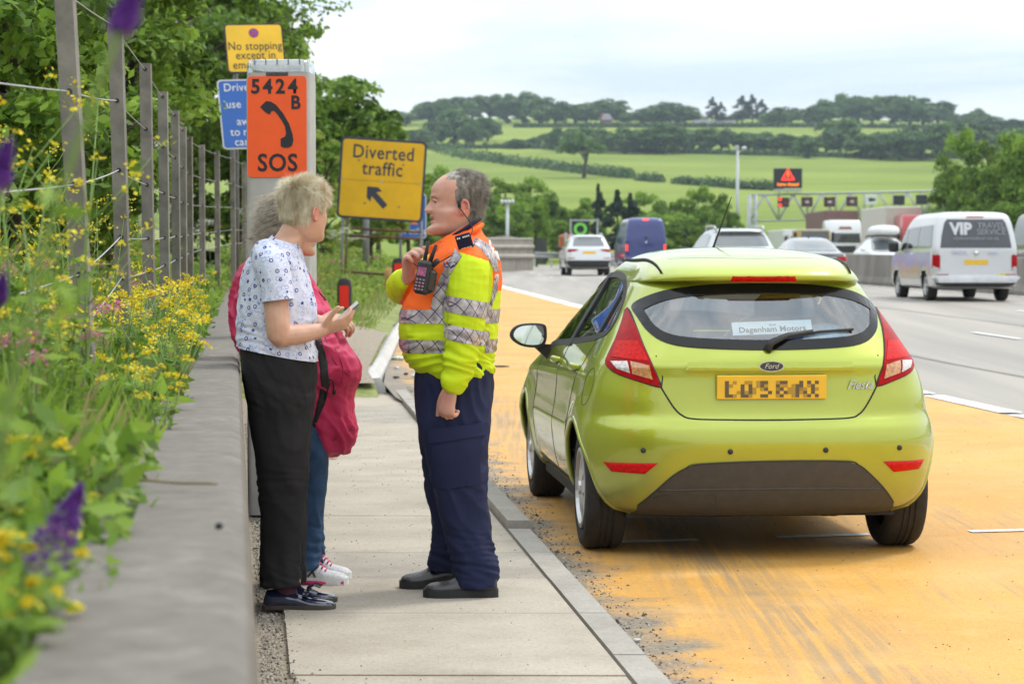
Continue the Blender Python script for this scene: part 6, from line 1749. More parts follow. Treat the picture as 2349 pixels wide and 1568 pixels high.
# ---- masts and the signal gantry
def masts():
 D = 140.0; p = P(1164, 466, D)
 t = thing('floodlight_mast', 'slim grey floodlight mast with a row of lamps above the parapet', 'mast', loc=(p.x, D, .8))
 MB().tube([Vector((p.x, D, .5)), p], [.13, .10], 10).build('pole', M_lgrey, t, smooth=True)
 MB().box(p + Vector((0, 0, .02)), (.85, .12, .07)).build('crossarm', M_lgrey, t)
 for i in range(4):
  lp = MB().ball(p + Vector((-.33 + .22 * i, -.08, .12)), (.10, .14, .10), 10, 6).build('lamp', mat('lamp_white', (.7, .72, .74), .3, var=.1), t, smooth=True)
 D = 212.0; p = P(1692, 342, D)
 t = thing('camera_mast', 'tall slim grey camera mast standing beside the signal gantry', 'mast', loc=(p.x, D, 1))
 MB().tube([Vector((p.x, D, .5)), p], [.19, .14], 12).build('pole', M_lgrey, t, smooth=True)
 a = p + Vector((0, 0, -.15)); q = P(1707, 340, D)
 MB().tube([a, a + Vector((.2, 0, -.1)), q + Vector((0, 0, -.15))], .06, 8).build('bracket', M_lgrey, t, smooth=True)
 MB().box(q, (.42, .5, .32), ch=.1).build('camera', mat('camera_white', (.6, .63, .66), .4), t)
 MB().box(p + Vector((-.05, 0, .05)), (.36, .3, .5), ch=.04).build('top_box', M_lgrey, t)
 MB().box((p.x - .2, D, P(1692, 553, D).z), (2.3, .1, .12)).build('crossarm', M_rust, t)
 for du in (-8, 16):
  c = P(1692 + du, 549, D); MB().ball(c, .14, 10, 6).build('amber_lamp', mat('amber_lamp', (.65, .22, .02), .3, var=.1), t, smooth=True)
masts()
def gantry():
 D = 282.0; S = F / D
 A, B = P(1722, 447, D), P(2215, 436, D)
 t = thing('signal_gantry', 'steel lattice gantry of lane signals spanning the motorway', 'gantry', loc=(A.x, D, 1))
 hgt = 60 / S; dep = 1.3
 M_g = mat('gantry_steel', (.40, .42, .45), .5, .4, var=.12, scale=2)
 n = 15
 for y in (0, dep):
  for z in (0, -hgt): MB().tube([A + Vector((0, y, z)), B + Vector((0, y, z))], .115, 8).build('chord', M_g, t, smooth=True)
  for i in range(n):
   a = A.lerp(B, i / n); b = A.lerp(B, (i + 1) / n)
   MB().tube([a + Vector((0, y, 0)), b + Vector((0, y, -hgt))] if i % 2 else [a + Vector((0, y, -hgt)), b + Vector((0, y, 0))], .075, 6).build('brace', M_g, t, smooth=True)
   if i % 2 == 0: MB().tube([a + Vector((0, y, 0)), a + Vector((0, y, -hgt))], .07, 6).build('brace', M_g, t, smooth=True)
 for u in (1720, 1734):
  for y in (0, dep):
   p = P(u, 447, D); MB().tube([Vector((p.x, D + y, .5)), Vector((p.x, D + y, p.z))], .19, 8).build('leg', M_g, t, smooth=True)
 for i in range(10):
  z = 1.5 + i * .95; p, q = P(1720, 447, D), P(1734, 447, D)
  if z < p.z: MB().tube([Vector((p.x, D, z)), Vector((q.x, D, z + .5 * (-1) ** i))], .06, 6).build('lacing', M_g, t, smooth=True)
 M_scr = mat('sign_screen', (.012, .012, .02), .4, var=.1)
 M_amb = mat('led_amber', (1.0, .22, .01), .5, emit=1.6, var=0); M_red = mat('led_red', (1.0, .03, .015), .5, emit=1.8, var=0); M_wh = mat('led_white', (.55, .58, .6), .5, emit=.35, var=0); M_dr = mat('led_dim_red', (.25, .015, .02), .5, emit=.12, var=0)
 X, Z = Vector((1, 0, 0)), Vector((0, 0, 1))
 # message sign on top
 c = P(1807, 409, D - .6); w, h = 65 / S, 45 / S
 ms = MB().box(c, (w, .5, h), ch=.05).build('message_sign', M_scr, t)
 f = c - Vector((0, .27, 0))
 tri = [(-.85, -.62), (.85, -.62), (0, .85)]
 MB().prism(tri, f + Z * .38, X, Z, .02).build('warning_triangle', M_red, ms)
 MB().prism([(x * .62, y * .62 - .05) for x, y in tri], f + Z * .38 - Vector((0, .02, 0)), X, Z, .01).build('triangle_field', M_scr, ms)
 text('triangle_mark', '!', .95, M_amb, ms, f + Z * .12 - Vector((0, .04, 0)), X, Z, bold=.03)
 text('message', 'Lane closed', .56, M_amb, ms, f - Z * .92 - Vector((0, .02, 0)), X, Z, bold=.02)
 MB().box(c - Z * (h / 2 + .25), (w * .95, 1.2, .25)).build('walkway', M_g, t)
 for s in (-.3, 0, .3): MB().box(c + X * w * s - Z * (h / 2 + .5), (.12, .12, .6)).build('bracket', M_g, t)
 for i, (u, v, kind) in enumerate(((1797, 464, 'x'), (1851, 463, '40'), (1903, 463, '40'), (1954, 462, '40'), (1998, 458, 'cam'), (2062, 459, 'off'), (2114, 458, 'off'))):
  c = P(u, v, D - .8); q = 25.5 / S
  o = MB().box(c, (q, .35, q * .86), ch=.03).build('lane_signal', M_scr if kind != 'cam' else mat('sign_whiteish', (.66, .69, .72), .5), t)
  f = c - Vector((0, .19, 0))
  if kind == 'x':
   for zz in (-.36, .36): MB().ball(f + Vector((-.42, -.02, zz)), (.19, .05, .19), 12, 6).build('red_lamp', M_red, o, smooth=True)
   text('signal_mark', 'X', .9, M_dr, o, f + Vector((.25, -.01, -.3)), X, Z)
  elif kind == '40':
   MB().tube([f + Vector((.46 * math.cos(a), -.01, .46 * math.sin(a))) for a in np.linspace(0, 2 * math.pi, 24)], .05, 4, cap=False).build('speed_ring', M_dr, o)
   text('speed_number', '40', .52, M_wh, o, f + Vector((0, -.02, -.18)), X, Z, bold=.01)
  elif kind == 'cam':
   MB().box(f + Vector((0, -.01, 0)), (.62, .02, .42)).build('camera_symbol', M_scr, o); MB().box(f + Vector((.42, -.01, 0)), (.2, .02, .26)).build('camera_symbol', M_scr, o)
  MB().box(c + Vector((0, .4, 0)), (.1, .5, .1)).build('bracket', M_g, o)
gantry()
# second gantry post on the right verge behind the trees
def sign_panel_far():
 D = 230.0; c = P(2198, 400, D)
 t = thing('gantry_panel', 'pale blue grey sign panel on a post rising behind the verge trees', 'sign', loc=(c.x, D, 1.0))
 MB().box(c, (1.0, .2, 1.7), ch=.05).build('panel', mat('panel_bluegrey', (.35, .42, .50), .5, .2), t)
 MB().tube([Vector((c.x, D, .5)), c], .12, 8).build('post', M_lgrey, t, smooth=True)
sign_panel_far()
# ================================================================== traffic
def paint(name, col, rough=.3, metal=.2): return mat(name, col, rough, metal, var=.02, coat=.8)
def rows_scale(rows, kz=1.0, kw=1.0, ky=1.0): return [(z * kz, hw * kw, yr * ky, yf * ky, Lr, nr, Lf, nf) for z, hw, yr, yf, Lr, nr, Lf, nf in rows]
SUV = [(.30, .80, .16, 4.55, .4, 3, .5, 2.6), (.36, .88, .06, 4.65, .5, 3.2, .6, 2.6), (.60, .93, .0, 4.70, .55, 3.2, .6, 2.6), (.75, .94, .02, 4.70, .55, 3.2, .6, 2.6), (.95, .93, .07, 4.6, .55, 3.4, .7, 2.6), (1.05, .915, .09, 4.2, .55, 3.4, .8, 2.6), (1.12, .89, .12, 3.55, .5, 3.6, .7, 2.6), (1.20, .85, .17, 3.35, .5, 3.6, .5, 2.6), (1.40, .76, .33, 2.95, .5, 3.6, .4, 2.6), (1.55, .69, .43, 2.6, .5, 3.4, .4, 2.6), (1.60, .66, .38, 2.45, .5, 3.2, .4, 2.6), (1.65, .58, .5, 2.25, .5, 3, .4, 2.6), (1.675, .40, .9, 2.0, .4, 2.6, .3, 2.4), (1.68, .08, 1.3, 1.7, .1, 2.4, .1, 2.4)]
SALOON = [(.22, .76, .14, 4.50, .4, 3, .5, 2.6), (.30, .84, .04, 4.6, .5, 3, .6, 2.6), (.50, .89, .0, 4.65, .55, 3, .6, 2.6), (.70, .895, .03, 4.62, .55, 3, .7, 2.6), (.88, .87, .09, 4.3, .55, 3, .8, 2.6), (.96, .83, .20, 3.6, .6, 3, .8, 2.6), (1.02, .79, .55, 3.3, .5, 2.8, .5, 2.6), (1.15, .72, .85, 3.0, .5, 2.8, .4, 2.6), (1.30, .64, 1.15, 2.65, .5, 2.8, .4, 2.6), (1.40, .54, 1.45, 2.35, .4, 2.6, .4, 2.6), (1.44, .34, 1.7, 2.1, .25, 2.4, .2, 2.4), (1.445, .06, 1.85, 1.95, .05, 2.2, .05, 2.2)]
VAN = [(.28, .84, .10, 4.75, .25, 4, .4, 3), (.34, .92, .0, 4.85, .3, 5, .5, 3), (.50, .945, -.03, 4.9, .3, 5, .5, 3), (.56, .95, .02, 4.9, .3, 5, .5, 3), (.90, .95, .03, 4.85, .3, 5, .5, 3), (1.10, .945, .03, 4.5, .3, 5, .6, 3), (1.20, .935, .04, 4.1, .3, 5, .6, 3), (1.45, .90, .09, 3.75, .3, 5, .5, 3), (1.75, .84, .16, 3.25, .3, 4.6, .4, 3), (1.88, .79, .22, 2.95, .3, 4.2, .4, 3), (1.95, .68, .35, 2.7, .3, 3.6, .4, 3), (1.975, .45, .6, 2.4, .3, 3, .4, 3), (1.98, .1, 1.0, 2.0, .1, 3, .1, 3)]
def simple(name, label, loc, rz, rows, paint_m, L, wheels=(.80, 3.6), wr=.33, wx=.78, res=(4, 16, 24, 10), group=None, cat='car'):
 t = thing(name, label, cat, group, loc=loc, rz=rz)
 mb = hull(rows, res[0], res[1], res[2], res[3]); bv = bvh_of(mb)
 V = np.array(mb.v); C = np.array([V[list(f)].mean(0) for f in mb.f]); cut = np.zeros(len(C), bool)
 for y in wheels: cut |= (np.hypot(C[:, 1] - y, C[:, 2] - wr) < wr + .05) & (np.abs(C[:, 0]) > .5)
 keep = np.where(~cut)[0]; mb.f = [mb.f[i] for i in keep]; mb.m = [mb.m[i] for i in keep]
 mb.build('body', paint_m, t, smooth=True, local=True, angle=40)
 for y in wheels:
  for s in (-1, 1):
   wheel(t, s * wx, y, wr, .22, s, wr * .62, 5, False)
   G = [[(s * xx, y + (wr + .06) * math.cos(a), wr + (wr + .06) * math.sin(a)) for a in np.linspace(.1, math.pi - .1, 16)] for xx in (wx + .10, wx - .25)]
   MB().grid(G).build('arch_liner', M_dark, t, local=True)
 MB().box((0, L / 2, .33), (1.3, L * .82, .14)).build('underbody', M_dark, t, local=True)
 return t, bv
def lp(t, bv, name, poly, axis, m, off=.008, step=.08, depth=.02): return patch(bv, poly, axis, off, step, depth).build(name, m, t, smooth=True, angle=30, local=True)
def sym(t, bv, name, poly, axis, m, **k):
 lp(t, bv, name, poly, axis, m, **k); lp(t, bv, name, mirror_poly(poly), axis, m, **k)
def place(u, D): return (XU(u, D), D, zr(D))
M_skyglass = mat('reflecting_glass', (.10, .12, .13), .05, spec=1.0, var=.0, coat=1.0)
M_lampon = mat('lamp_lit_red', (1, .05, .02), .4, emit=1.5, var=0)
def far_traffic():
 # white estate-type SUV ahead
 D = 93; t, bv = simple('suv_car', 'white SUV with wide tail lamps driving away past the parapet', place(1352, D), R(3.0), SUV, paint('white_paint', (.70, .72, .75)), 4.7)
 rwp = [(-.66, 1.20), (.66, 1.20), (.60, 1.50), (.48, 1.545), (-.48, 1.545), (-.60, 1.50)]
 lp(t, bv, 'rear_window', rwp, 'Y', M_skyglass)
 sym(t, bv, 'tail_lamp', [(-.90, 1.08), (-.88, .95), (-.55, 1.0), (-.42, 1.06), (-.6, 1.08)], 'Y', M_redlens)
 lp(t, bv, 'number_plate', [(-.27, .88), (.27, .88), (.27, .99), (-.27, .99)], 'Y', M_plateY)
 lp(t, bv, 'lower_bumper', [(-.90, .34), (.90, .34), (.92, .62), (-.92, .62)], 'Y', M_black)
 sym(t, bv, 'reflector', [(-.85, .70), (-.6, .70), (-.6, .73), (-.85, .73)], 'Y', M_redlens)
 lp(t, bv, 'side_window', [(.6, 1.18), (3.2, 1.13), (2.6, 1.5), (1.2, 1.55), (.75, 1.48)], 'X', M_darkglass)
 for s in (-1, 1):
  MB().tube([(s * .60, .75, 1.64), (s * .61, .95, 1.70), (s * .61, 2.1, 1.71), (s * .58, 2.4, 1.66)], .022, 6).build('roof_rail', M_lgrey, t, local=True, smooth=True)
  MB().box((s * 1.03, 3.1, 1.12), (.22, .12, .16), ch=.04).build('door_mirror', M_black, t, local=True)
 # blue panel van
 D = 109; Vb = [(z * 1.32, hw * 1.05, yr, yf * 1.2, Lr, nr, Lf, nf) for z, hw, yr, yf, Lr, nr, Lf, nf in VAN]
 t, bv = simple('panel_van', 'tall dark blue panel van with lit brake lamps driving away', place(1482, D), R(3.0), Vb, paint('blue_paint', (.02, .035, .20), .35), 5.8, (.95, 4.5), .35, .80, cat='van')
 lp(t, bv, 'rear_door', [(-.86, .75), (.86, .75), (.80, 2.30), (.68, 2.42), (-.68, 2.42), (-.80, 2.30)], 'Y', paint('blue_paint_door', (.018, .03, .17), .4), off=.015)
 MB().tube([(0, -.02, .8), (0, .06, 1.6), (0, .22, 2.4)], .012, 5).build('door_gap', M_dark, t, local=True)
 lp(t, bv, 'high_brake_lamp', [(-.16, 2.47), (.16, 2.47), (.14, 2.54), (-.14, 2.54)], 'Y', M_lampon)
 sym(t, bv, 'tail_lamp', [(-.96, 1.02), (-.87, 1.02), (-.87, 1.32), (-.96, 1.32)], 'Y', M_lampon)
 MB().box((0, .0, 1.65), (.14, .06, .1), ch=.02).build('door_handle', M_black, t, local=True); MB().ball((0, .0, 1.42), (.05, .03, .05), 10, 6).build('emblem', M_chrome, t, local=True)
 for s in (-1, 1): MB().box((s * 1.18, 4.2, 1.55), (.26, .15, .38), ch=.05).build('door_mirror', M_black, t, local=True)
 # silver SUV, roof and rear glass over the hatchback's roof
 D = 57; t, bv = simple('suv_car', 'silver grey SUV seen over the hatchback roof with raised roof rails', place(1706, D), R(4.0), rows_scale(SUV, .985, .99), paint('silver_paint', (.55, .58, .60), .3, .5), 4.7)
 lp(t, bv, 'rear_window', [(-.70, 1.19), (.70, 1.19), (.62, 1.47), (.5, 1.535), (-.5, 1.535), (-.62, 1.47)], 'Y', M_skyglass)
 lp(t, bv, 'window_shade', [(-.60, 1.45), (.60, 1.45), (.5, 1.545), (-.5, 1.545)], 'Y', M_black, off=.012)
 lp(t, bv, 'side_window', [(.6, 1.18), (3.2, 1.13), (2.6, 1.48), (1.2, 1.53), (.75, 1.46)], 'X', M_darkglass)
 sym(t, bv, 'tail_lamp', [(-.90, 1.10), (-.88, .95), (-.60, 1.0), (-.62, 1.1)], 'Y', M_redlens)
 for s in (-1, 1):
  MB().tube([(s * .60, .6, 1.61), (s * .62, .8, 1.70), (s * .62, 2.1, 1.71), (s * .58, 2.4, 1.64)], .03, 6).build('roof_rail', M_lgrey, t, local=True, smooth=True)
  MB().box((s * 1.03, 3.1, 1.12), (.22, .12, .16), ch=.04).build('door_mirror', M_black, t, local=True)
 # dark saloon between the hatchback and the barrier
 D = 66; t, bv = simple('saloon_car', 'dark grey saloon with a shining roof beside the central barrier', place(1882, D), R(4.0), SALOON, paint('grey_paint', (.30, .33, .36), .2, .6), 4.65, (.9, 3.6), .32, .74)
 lp(t, bv, 'rear_window', [(-.62, 1.04), (.62, 1.04), (.52, 1.33), (-.52, 1.33)], 'Y', M_skyglass)
 lp(t, bv, 'boot_trim', [(-.78, .86), (.78, .86), (.74, .955), (-.74, .955)], 'Y', M_black)
 sym(t, bv, 'tail_lamp', [(-.84, .88), (-.82, .72), (-.5, .76), (-.5, .86)], 'Y', M_redlens)
 lp(t, bv, 'number_plate', [(-.26, .60), (.26, .60), (.26, .70), (-.26, .70)], 'Y', M_plateY)
 MB().tube([(0, 1.75, 1.43), (0, 1.70, 1.50)], [.03, .01], 6).build('aerial', M_black, t, local=True)
 # white car coming the other way with a roof box
 D = 94; t, bv = simple('estate_car', 'white estate car carrying a roof box behind the central barrier', place(2000, D), R(183), rows_scale(SALOON, 1.06, 1.0), paint('white_paint', (.70, .72, .75)), 4.65, (.9, 3.6), .32, .74)
 lp(t, bv, 'windscreen', [(-.70, 1.03), (.70, 1.03), (.56, 1.42), (-.56, 1.42)], '-Y', M_skyglass)
 sym(t, bv, 'head_lamp', [(-.80, .72), (-.5, .70), (-.52, .84), (-.78, .84)], '-Y', M_clearlens)
 lp(t, bv, 'grille', [(-.4, .62), (.4, .62), (.42, .78), (-.42, .78)], '-Y', M_black)
 rb = MB(); G = []
 for z, k in ((0, .75), (.08, .97), (.18, 1.0), (.30, .93), (.38, .7), (.41, .3)): G.append([(x * k, 2.2 + y * k, 1.62 + z) for x, y in rrect(1.02, 2.0, .35, 5)])
 rb.grid(G, closed_u=True); rb.f += [tuple(range(len(G[0]) - 1, -1, -1)), tuple(range(5 * len(G[0]), 6 * len(G[0])))]; rb.m += [0, 0]
 o = link_mesh('roof_box', rb.mesh('roof_box', mat('box_white', (.74, .75, .76), .35, var=.04), True)); o.location = place(2000, D); o.rotation_euler = (0, 0, R(183)); tag(o, 'smooth white roof box strapped on the white estate car', 'roof box')
 for y in (1.6, 2.8): MB().tube([(-.6, y, 1.52), (-.55, y, 1.60), (.55, y, 1.60), (.6, y, 1.52)], .03, 6).build('roof_bar', M_black, t, local=True)
 for s in (-1, 1): MB().box((s * .98, 2.9, 1.05), (.2, .12, .14), ch=.04).build('door_mirror', mat('box_white', (.74, .75, .76), .35), t, local=True)
far_traffic()

def mpv():
 D = 50.0
 t, bv = simple('minibus_van', 'silver passenger van with VIP lettering on its rear window passing the barrier', place(2240, D), R(2.2), VAN, paint('van_silver', (.60, .61, .63), .3, .35), 4.9, (.98, 3.98), .33, .80, (5, 22, 36, 14), cat='van')
 L = dict(local=True)
 rw = [(-.79, 1.17), (.79, 1.17), (.75, 1.45), (.68, 1.72), (.62, 1.80), (-.62, 1.80), (-.68, 1.72), (-.75, 1.45)]
 w = lp(t, bv, 'rear_window', rw, 'Y', mat('privacy_glass', (.055, .06, .075), .2, var=.05, coat=.4), step=.05)
 q = on_surface(bv, [(-.4, 1.55), (.4, 1.55), (0, 1.25), (0, 1.7)], 'Y', .014); ux = (q[1] - q[0]).normalized(); uy = (q[3] - q[2]).normalized()
 M_let = mat('window_print', (.62, .63, .68), .5, var=.03); M_let2 = mat('window_print_grey', (.26, .27, .31), .5, var=.03)
 cen = lambda x, z: on_surface(bv, [(x, z)], 'Y', .03)[0]
 text('window_lettering', 'VIP', .36, M_let, w, cen(-.33, 1.47), ux, uy, local=True, bold=.05, sx=.95)
 text('window_lettering', 'TRAVEL', .175, M_let2, w, cen(.34, 1.60), ux, uy, local=True, bold=.02)
 text('window_lettering', 'SERVICE', .175, M_let2, w, cen(.34, 1.46), ux, uy, local=True, bold=.02)
 text('window_lettering', 'vipdoortodoor.co.uk', .12, M_let2, w, cen(0, 1.34), ux, uy, local=True, bold=.01)
 Z = Vector((0, 0, 1)); X = Vector((1, 0, 0))
 text('door_lettering', 'SAGA', .13, mat('door_print', (.42, .47, .62), .5), t, cen(-.38, 1.02), X, Z, local=True)
 text('door_lettering', 'titan', .13, mat('door_print', (.42, .47, .62), .5), t, cen(.36, 1.02), X, Z, local=True)
 MB().ball(cen(0, 1.06), (.055, .02, .055), 14, 6).build('emblem', M_chrome, t, smooth=True, **L)
 lp(t, bv, 'number_plate', [(-.26, .80), (.26, .80), (.26, .91), (-.26, .91)], 'Y', M_plateY)
 lp(t, bv, 'disabled_sticker', [(.48, .50), (.73, .50), (.73, .61), (.48, .61)], 'Y', mat('sticker_yellow', (.72, .62, .02), .5, var=.3, scale=20))
 sym(t, bv, 'tail_lamp', [(-.945, .72), (-.79, .72), (-.79, 1.0), (-.83, 1.03), (-.935, 1.03)], 'Y', M_redlens)
 lp(t, bv, 'bumper', [(-.94, .42), (.94, .42), (.94, .52), (-.94, .52)], 'Y', mat('van_bumper', (.62, .63, .66), .35, .2), off=.07, depth=.08)
 sym(t, bv, 'reflector', [(-.86, .53), (-.62, .53), (-.62, .555), (-.86, .555)], 'Y', M_redlens, off=.075)
 lp(t, bv, 'lower_trim', [(-.86, .32), (.86, .32), (.90, .41), (-.90, .41)], 'Y', M_black)
 lp(t, bv, 'high_brake_lamp', [(-.2, 1.835), (.2, 1.835), (.18, 1.86), (-.18, 1.86)], 'Y', M_redlens)
 MB().tube(on_surface(bv, [(-.85, .70), (-.80, .69), (.80, .69), (.85, .70)], 'Y', .002), .006, 5).build('tailgate_gap', M_dark, t, **L)
 for s, ax in ((-1, 'X'), (1, '-X')):
  for nm, poly in (('quarter_window', [(.28, 1.17), (1.55, 1.17), (1.55, 1.66), (.42, 1.68)]), ('sliding_window', [(1.66, 1.17), (2.72, 1.17), (2.72, 1.64), (1.66, 1.66)]), ('cab_window', [(2.84, 1.16), (3.9, 1.12), (3.4, 1.55), (2.84, 1.63)])):
   lp(t, bv, nm, poly, ax, M_darkglass, step=.1)
  MB().tube(on_surface(bv, [(1.6, 1.1), (1.6, .8), (1.6, .5)], ax, 0), .006, 5).build('door_gap', M_dark, t, **L); MB().tube(on_surface(bv, [(2.78, 1.1), (2.78, .5)], ax, 0), .006, 5).build('door_gap', M_dark, t, **L)
  MB().box((s * 1.10, 3.55, 1.22), (.24, .14, .26), ch=.05).build('door_mirror', M_black, t, **L)
 # landscape wrap on the flank
 m, n, l, p = _nt('landscape_print'); MATS['landscape_print'] = m
 tc = n.new('ShaderNodeTexCoord'); nz = n.new('ShaderNodeTexNoise'); nz.inputs['Scale'].default_value = 2.6; nz.inputs['Detail'].default_value = 5; sp = n.new('ShaderNodeSeparateXYZ'); l.new(tc.outputs['Object'], nz.inputs['Vector']); l.new(tc.outputs['Object'], sp.inputs[0])
 ad = n.new('ShaderNodeMath'); ad.operation = 'MULTIPLY_ADD'; ad.inputs[1].default_value = .9; ad.inputs[2].default_value = -.45; l.new(nz.outputs['Fac'], ad.inputs[0]); a2 = n.new('ShaderNodeMath'); l.new(ad.outputs[0], a2.inputs[0]); l.new(sp.outputs['Z'], a2.inputs[1])
 r = n.new('ShaderNodeValToRGB'); e = r.color_ramp.elements; e[0].position = .42; e[0].color = (.30, .36, .22, 1); e[1].position = 1.0; e[1].color = (.34, .33, .58, 1)
 for ps, c in ((.55, (.46, .26, .14, 1)), (.70, (.50, .36, .34, 1)), (.82, (.36, .28, .58, 1))): q = e.new(ps); q.color = c
 l.new(a2.outputs[0], r.inputs['Fac']); l.new(r.outputs[0], p.inputs['Base Color']); p.inputs['Roughness'].default_value = .35; p.inputs['Coat Weight'].default_value = .5
 pw = [(.45, .58), (.52, .80), (.62, 1.06), (3.9, 1.04), (4.45, .9), (4.5, .60), (4.36, .62), (3.98, .76), (3.6, .62), (3.5, .48), (1.45, .48), (1.35, .62), (.98, .76), (.62, .64)]
 pw = [(.35, .80), (.40, 1.08), (4.2, 1.06), (4.45, .95), (4.46, .74), (4.4, .60), (4.30, .70), (3.98, .80), (3.66, .70), (3.54, .48), (1.42, .48), (1.30, .70), (.98, .80), (.66, .70), (.56, .56), (.36, .56)]
 lp(t, bv, 'flank_print', pw[::-1], 'X', m, step=.08, off=.005)
mpv()

def lorries():
 def lorry(name, label, u, D, cabm, boxm, ch=3.2, th=4.0, tw=2.5, stripe=None, box=True, cw=2.4, tx=0):
  t = thing(name, label, 'lorry', loc=place(u, D), rz=R(182))
  cab = MB(); G = []
  for z, yb, k in ((.45, 0, .98), (.9, .06, 1.0), (1.6, .05, 1.0), (2.4, -.12, .985), (ch - .15, -.28, .95), (ch, -.45, .88)):
   G.append([(x * k, (y - 1.1) if y < 0 else y - .05 + yb, z) for x, y in rrect(cw, 2.2, .18, 4)])
  G = [[(x, y + 1.0, z) for x, y, z in row] for row in G]
  cab.grid(G, closed_u=True); m = len(G[0]); cab.f += [tuple(range(5 * m, 6 * m))]; cab.m += [0]
  bv = bvh_of(cab); cab.build('cab', cabm, t, smooth=True, local=True, angle=40)
  h = cw / 2
  lp(t, bv, 'windscreen', [(-h * .9, 1.65), (h * .9, 1.65), (h * .86, 2.35), (-h * .86, 2.35)], '-Y', M_darkglass, step=.2)
  lp(t, bv, 'grille', [(-h * .6, .95), (h * .6, .95), (h * .6, 1.45), (-h * .6, 1.45)], '-Y', M_black, step=.2)
  lp(t, bv, 'bumper', [(-h * .95, .48), (h * .95, .48), (h * .95, .8), (-h * .95, .8)], '-Y', M_greyplastic, step=.2, off=.05)
  for s in (-1, 1):
   lp(t, bv, 'head_lamp', [(s * h * .55, .82), (s * h * .9, .82), (s * h * .9, .95), (s * h * .55, .95)][::s], '-Y', M_clearlens, step=.15, off=.03)
   MB().box((s * (h + .2), 1.6, 2.0), (.2, .12, .6), ch=.04).build('door_mirror', M_black, t, local=True)
  if stripe: lp(t, bv, 'cab_emblem', [(-.5, 2.62), (.5, 2.62), (.4, 2.82), (-.4, 2.82)], '-Y', stripe, step=.15)
  if box: MB().box((tx, -5.2, (th + 1.0) / 2), (tw, 8.5, th - 1.0), ch=.06).build('trailer', boxm, t, local=True)
  else: MB().box((0, -3, 1.0), (2.3, 6, .3), ch=.04).build('deck', boxm, t, local=True)
  for y in (1.3, -1.8, -7.5):
   for s in (-1, 1): wheel(t, s * (h - .2), y, .5, .3, s, .3, 6, False)
  return t, bv
 wht = paint('lorry_white', (.70, .71, .72));
 lorry('lorry', 'white lorry cab pulling a taller brown edged trailer in the opposite lanes', 1928, 165, wht, mat('trailer_brown', (.16, .085, .07), .6, var=.2), 3.3, 4.05, 2.5, mat('emblem_red', (.30, .10, .07), .5), tx=-.25)
 t, bv = lorry('recovery_truck', 'yellow framed recovery truck with a light bar in the opposite lanes', 1858, 152, mat('truck_yellow', (.50, .36, .08), .5, var=.15), M_lgrey, 2.35, 0, 2.2, None, False, 2.1)
 t2 = t
 MB().box((0, .9, 2.42), (2.1, .4, .14), ch=.03).build('light_bar', M_lgrey, t, local=True); MB().box((0, -.3, 2.2), (2.2, .1, .5)).build('headboard', M_lgrey, t, local=True)
 lorry('lorry', 'pale box lorry just behind the recovery truck', 1832, 185, wht, mat('trailer_white', (.62, .63, .63), .5, var=.08), 2.4, 2.9, 2.3, None, True, 2.2)
 lorry('lorry', 'red lorry cab with a cream container partly hidden by the silver van', 2098, 150, paint('lorry_red', (.45, .03, .035)), mat('trailer_cream', (.55, .53, .47), .6, var=.08), 3.4, 4.0, 2.5, None, True, 2.45, tx=.55)
 lorry('lorry', 'small white lorry between the roof box and the brown trailer', 1985, 215, wht, mat('trailer_white', (.62, .63, .63), .5), 2.9, 3.2, 2.3)
 t, bv = lorry('lorry', 'flat topped dark lorry beyond the white roof box', 2030, 230, mat('lorry_dark', (.03, .035, .05), .4), mat('trailer_grey', (.35, .37, .38), .6, var=.1), 3.6, 4.3, 2.5)
 # dark car at the very edge beyond the van
 D = 62; t, bv = simple('panel_van', 'dark panel van beyond the silver passenger van', place(2395, D), R(182), rows_scale(VAN, 1.05), paint('black_paint', (.02, .022, .025)), 4.9, (.98, 3.98), .33, .80, cat='van')
 lp(t, bv, 'windscreen', [(-.8, 1.25), (.8, 1.25), (.7, 1.8), (-.7, 1.8)], '-Y', M_darkglass, step=.15)
 sym(t, bv, 'head_lamp', [(-.85, .85), (-.55, .85), (-.58, 1.0), (-.85, 1.02)], '-Y', M_clearlens)
 # works truck with a green Q board
 D = 125; t = thing('works_truck', 'flatbed works truck carrying a black board with a green Q', 'truck', loc=place(1338, D), rz=R(2))
 L = dict(local=True)
 MB().box((0, 2.6, .95), (2.1, 5.2, .16), ch=.02).build('flatbed', M_rust, t, **L)
 MB().box((0, 5.9, 1.25), (2.0, 1.4, 1.5), ch=.15).build('cab', mat('truck_orange', (.35, .10, .03), .5), t, **L)
 pm = F / D
 def loc_(u, v): q = P(u, v, D); return Vector((q.x - t.location.x, 0, q.z - t.location.z))
 bd = MB(); a, b = loc_(1313, 507), loc_(1351, 556); bd.box(((a.x + b.x) / 2, .3, (a.z + b.z) / 2), (abs(b.x - a.x), .06, abs(a.z - b.z))); bo = bd.build('sign_board', mat('board_black', (.008, .012, .02), .5), t, **L)
 c = Vector(((a.x + b.x) / 2, .265, (a.z + b.z) / 2)); G_ = mat('board_green', (.16, .62, .06), .5, var=.05)
 text('board_letter', 'Q', .92, G_, bo, c + Vector((0, -.01, -.16)), (1, 0, 0), (0, 0, 1), local=True, bold=.035)
 for i, (x, w_) in enumerate(((-.22, .5), (.2, .34), (.0, .9))): MB().box(c + Vector((x, -.012, -.42 - .13 * (i == 2))), (w_, .01, .085)).build('board_print', mat('board_green_dark', (.06, .36, .06), .5, var=.4, scale=9), bo, local=True)
 for u in (1310, 1372): p = loc_(u, 503); MB().box((p.x, .4, p.z / 2 + .5), (.09, .09, p.z - .9)).build('frame_post', M_lgrey, t, **L)
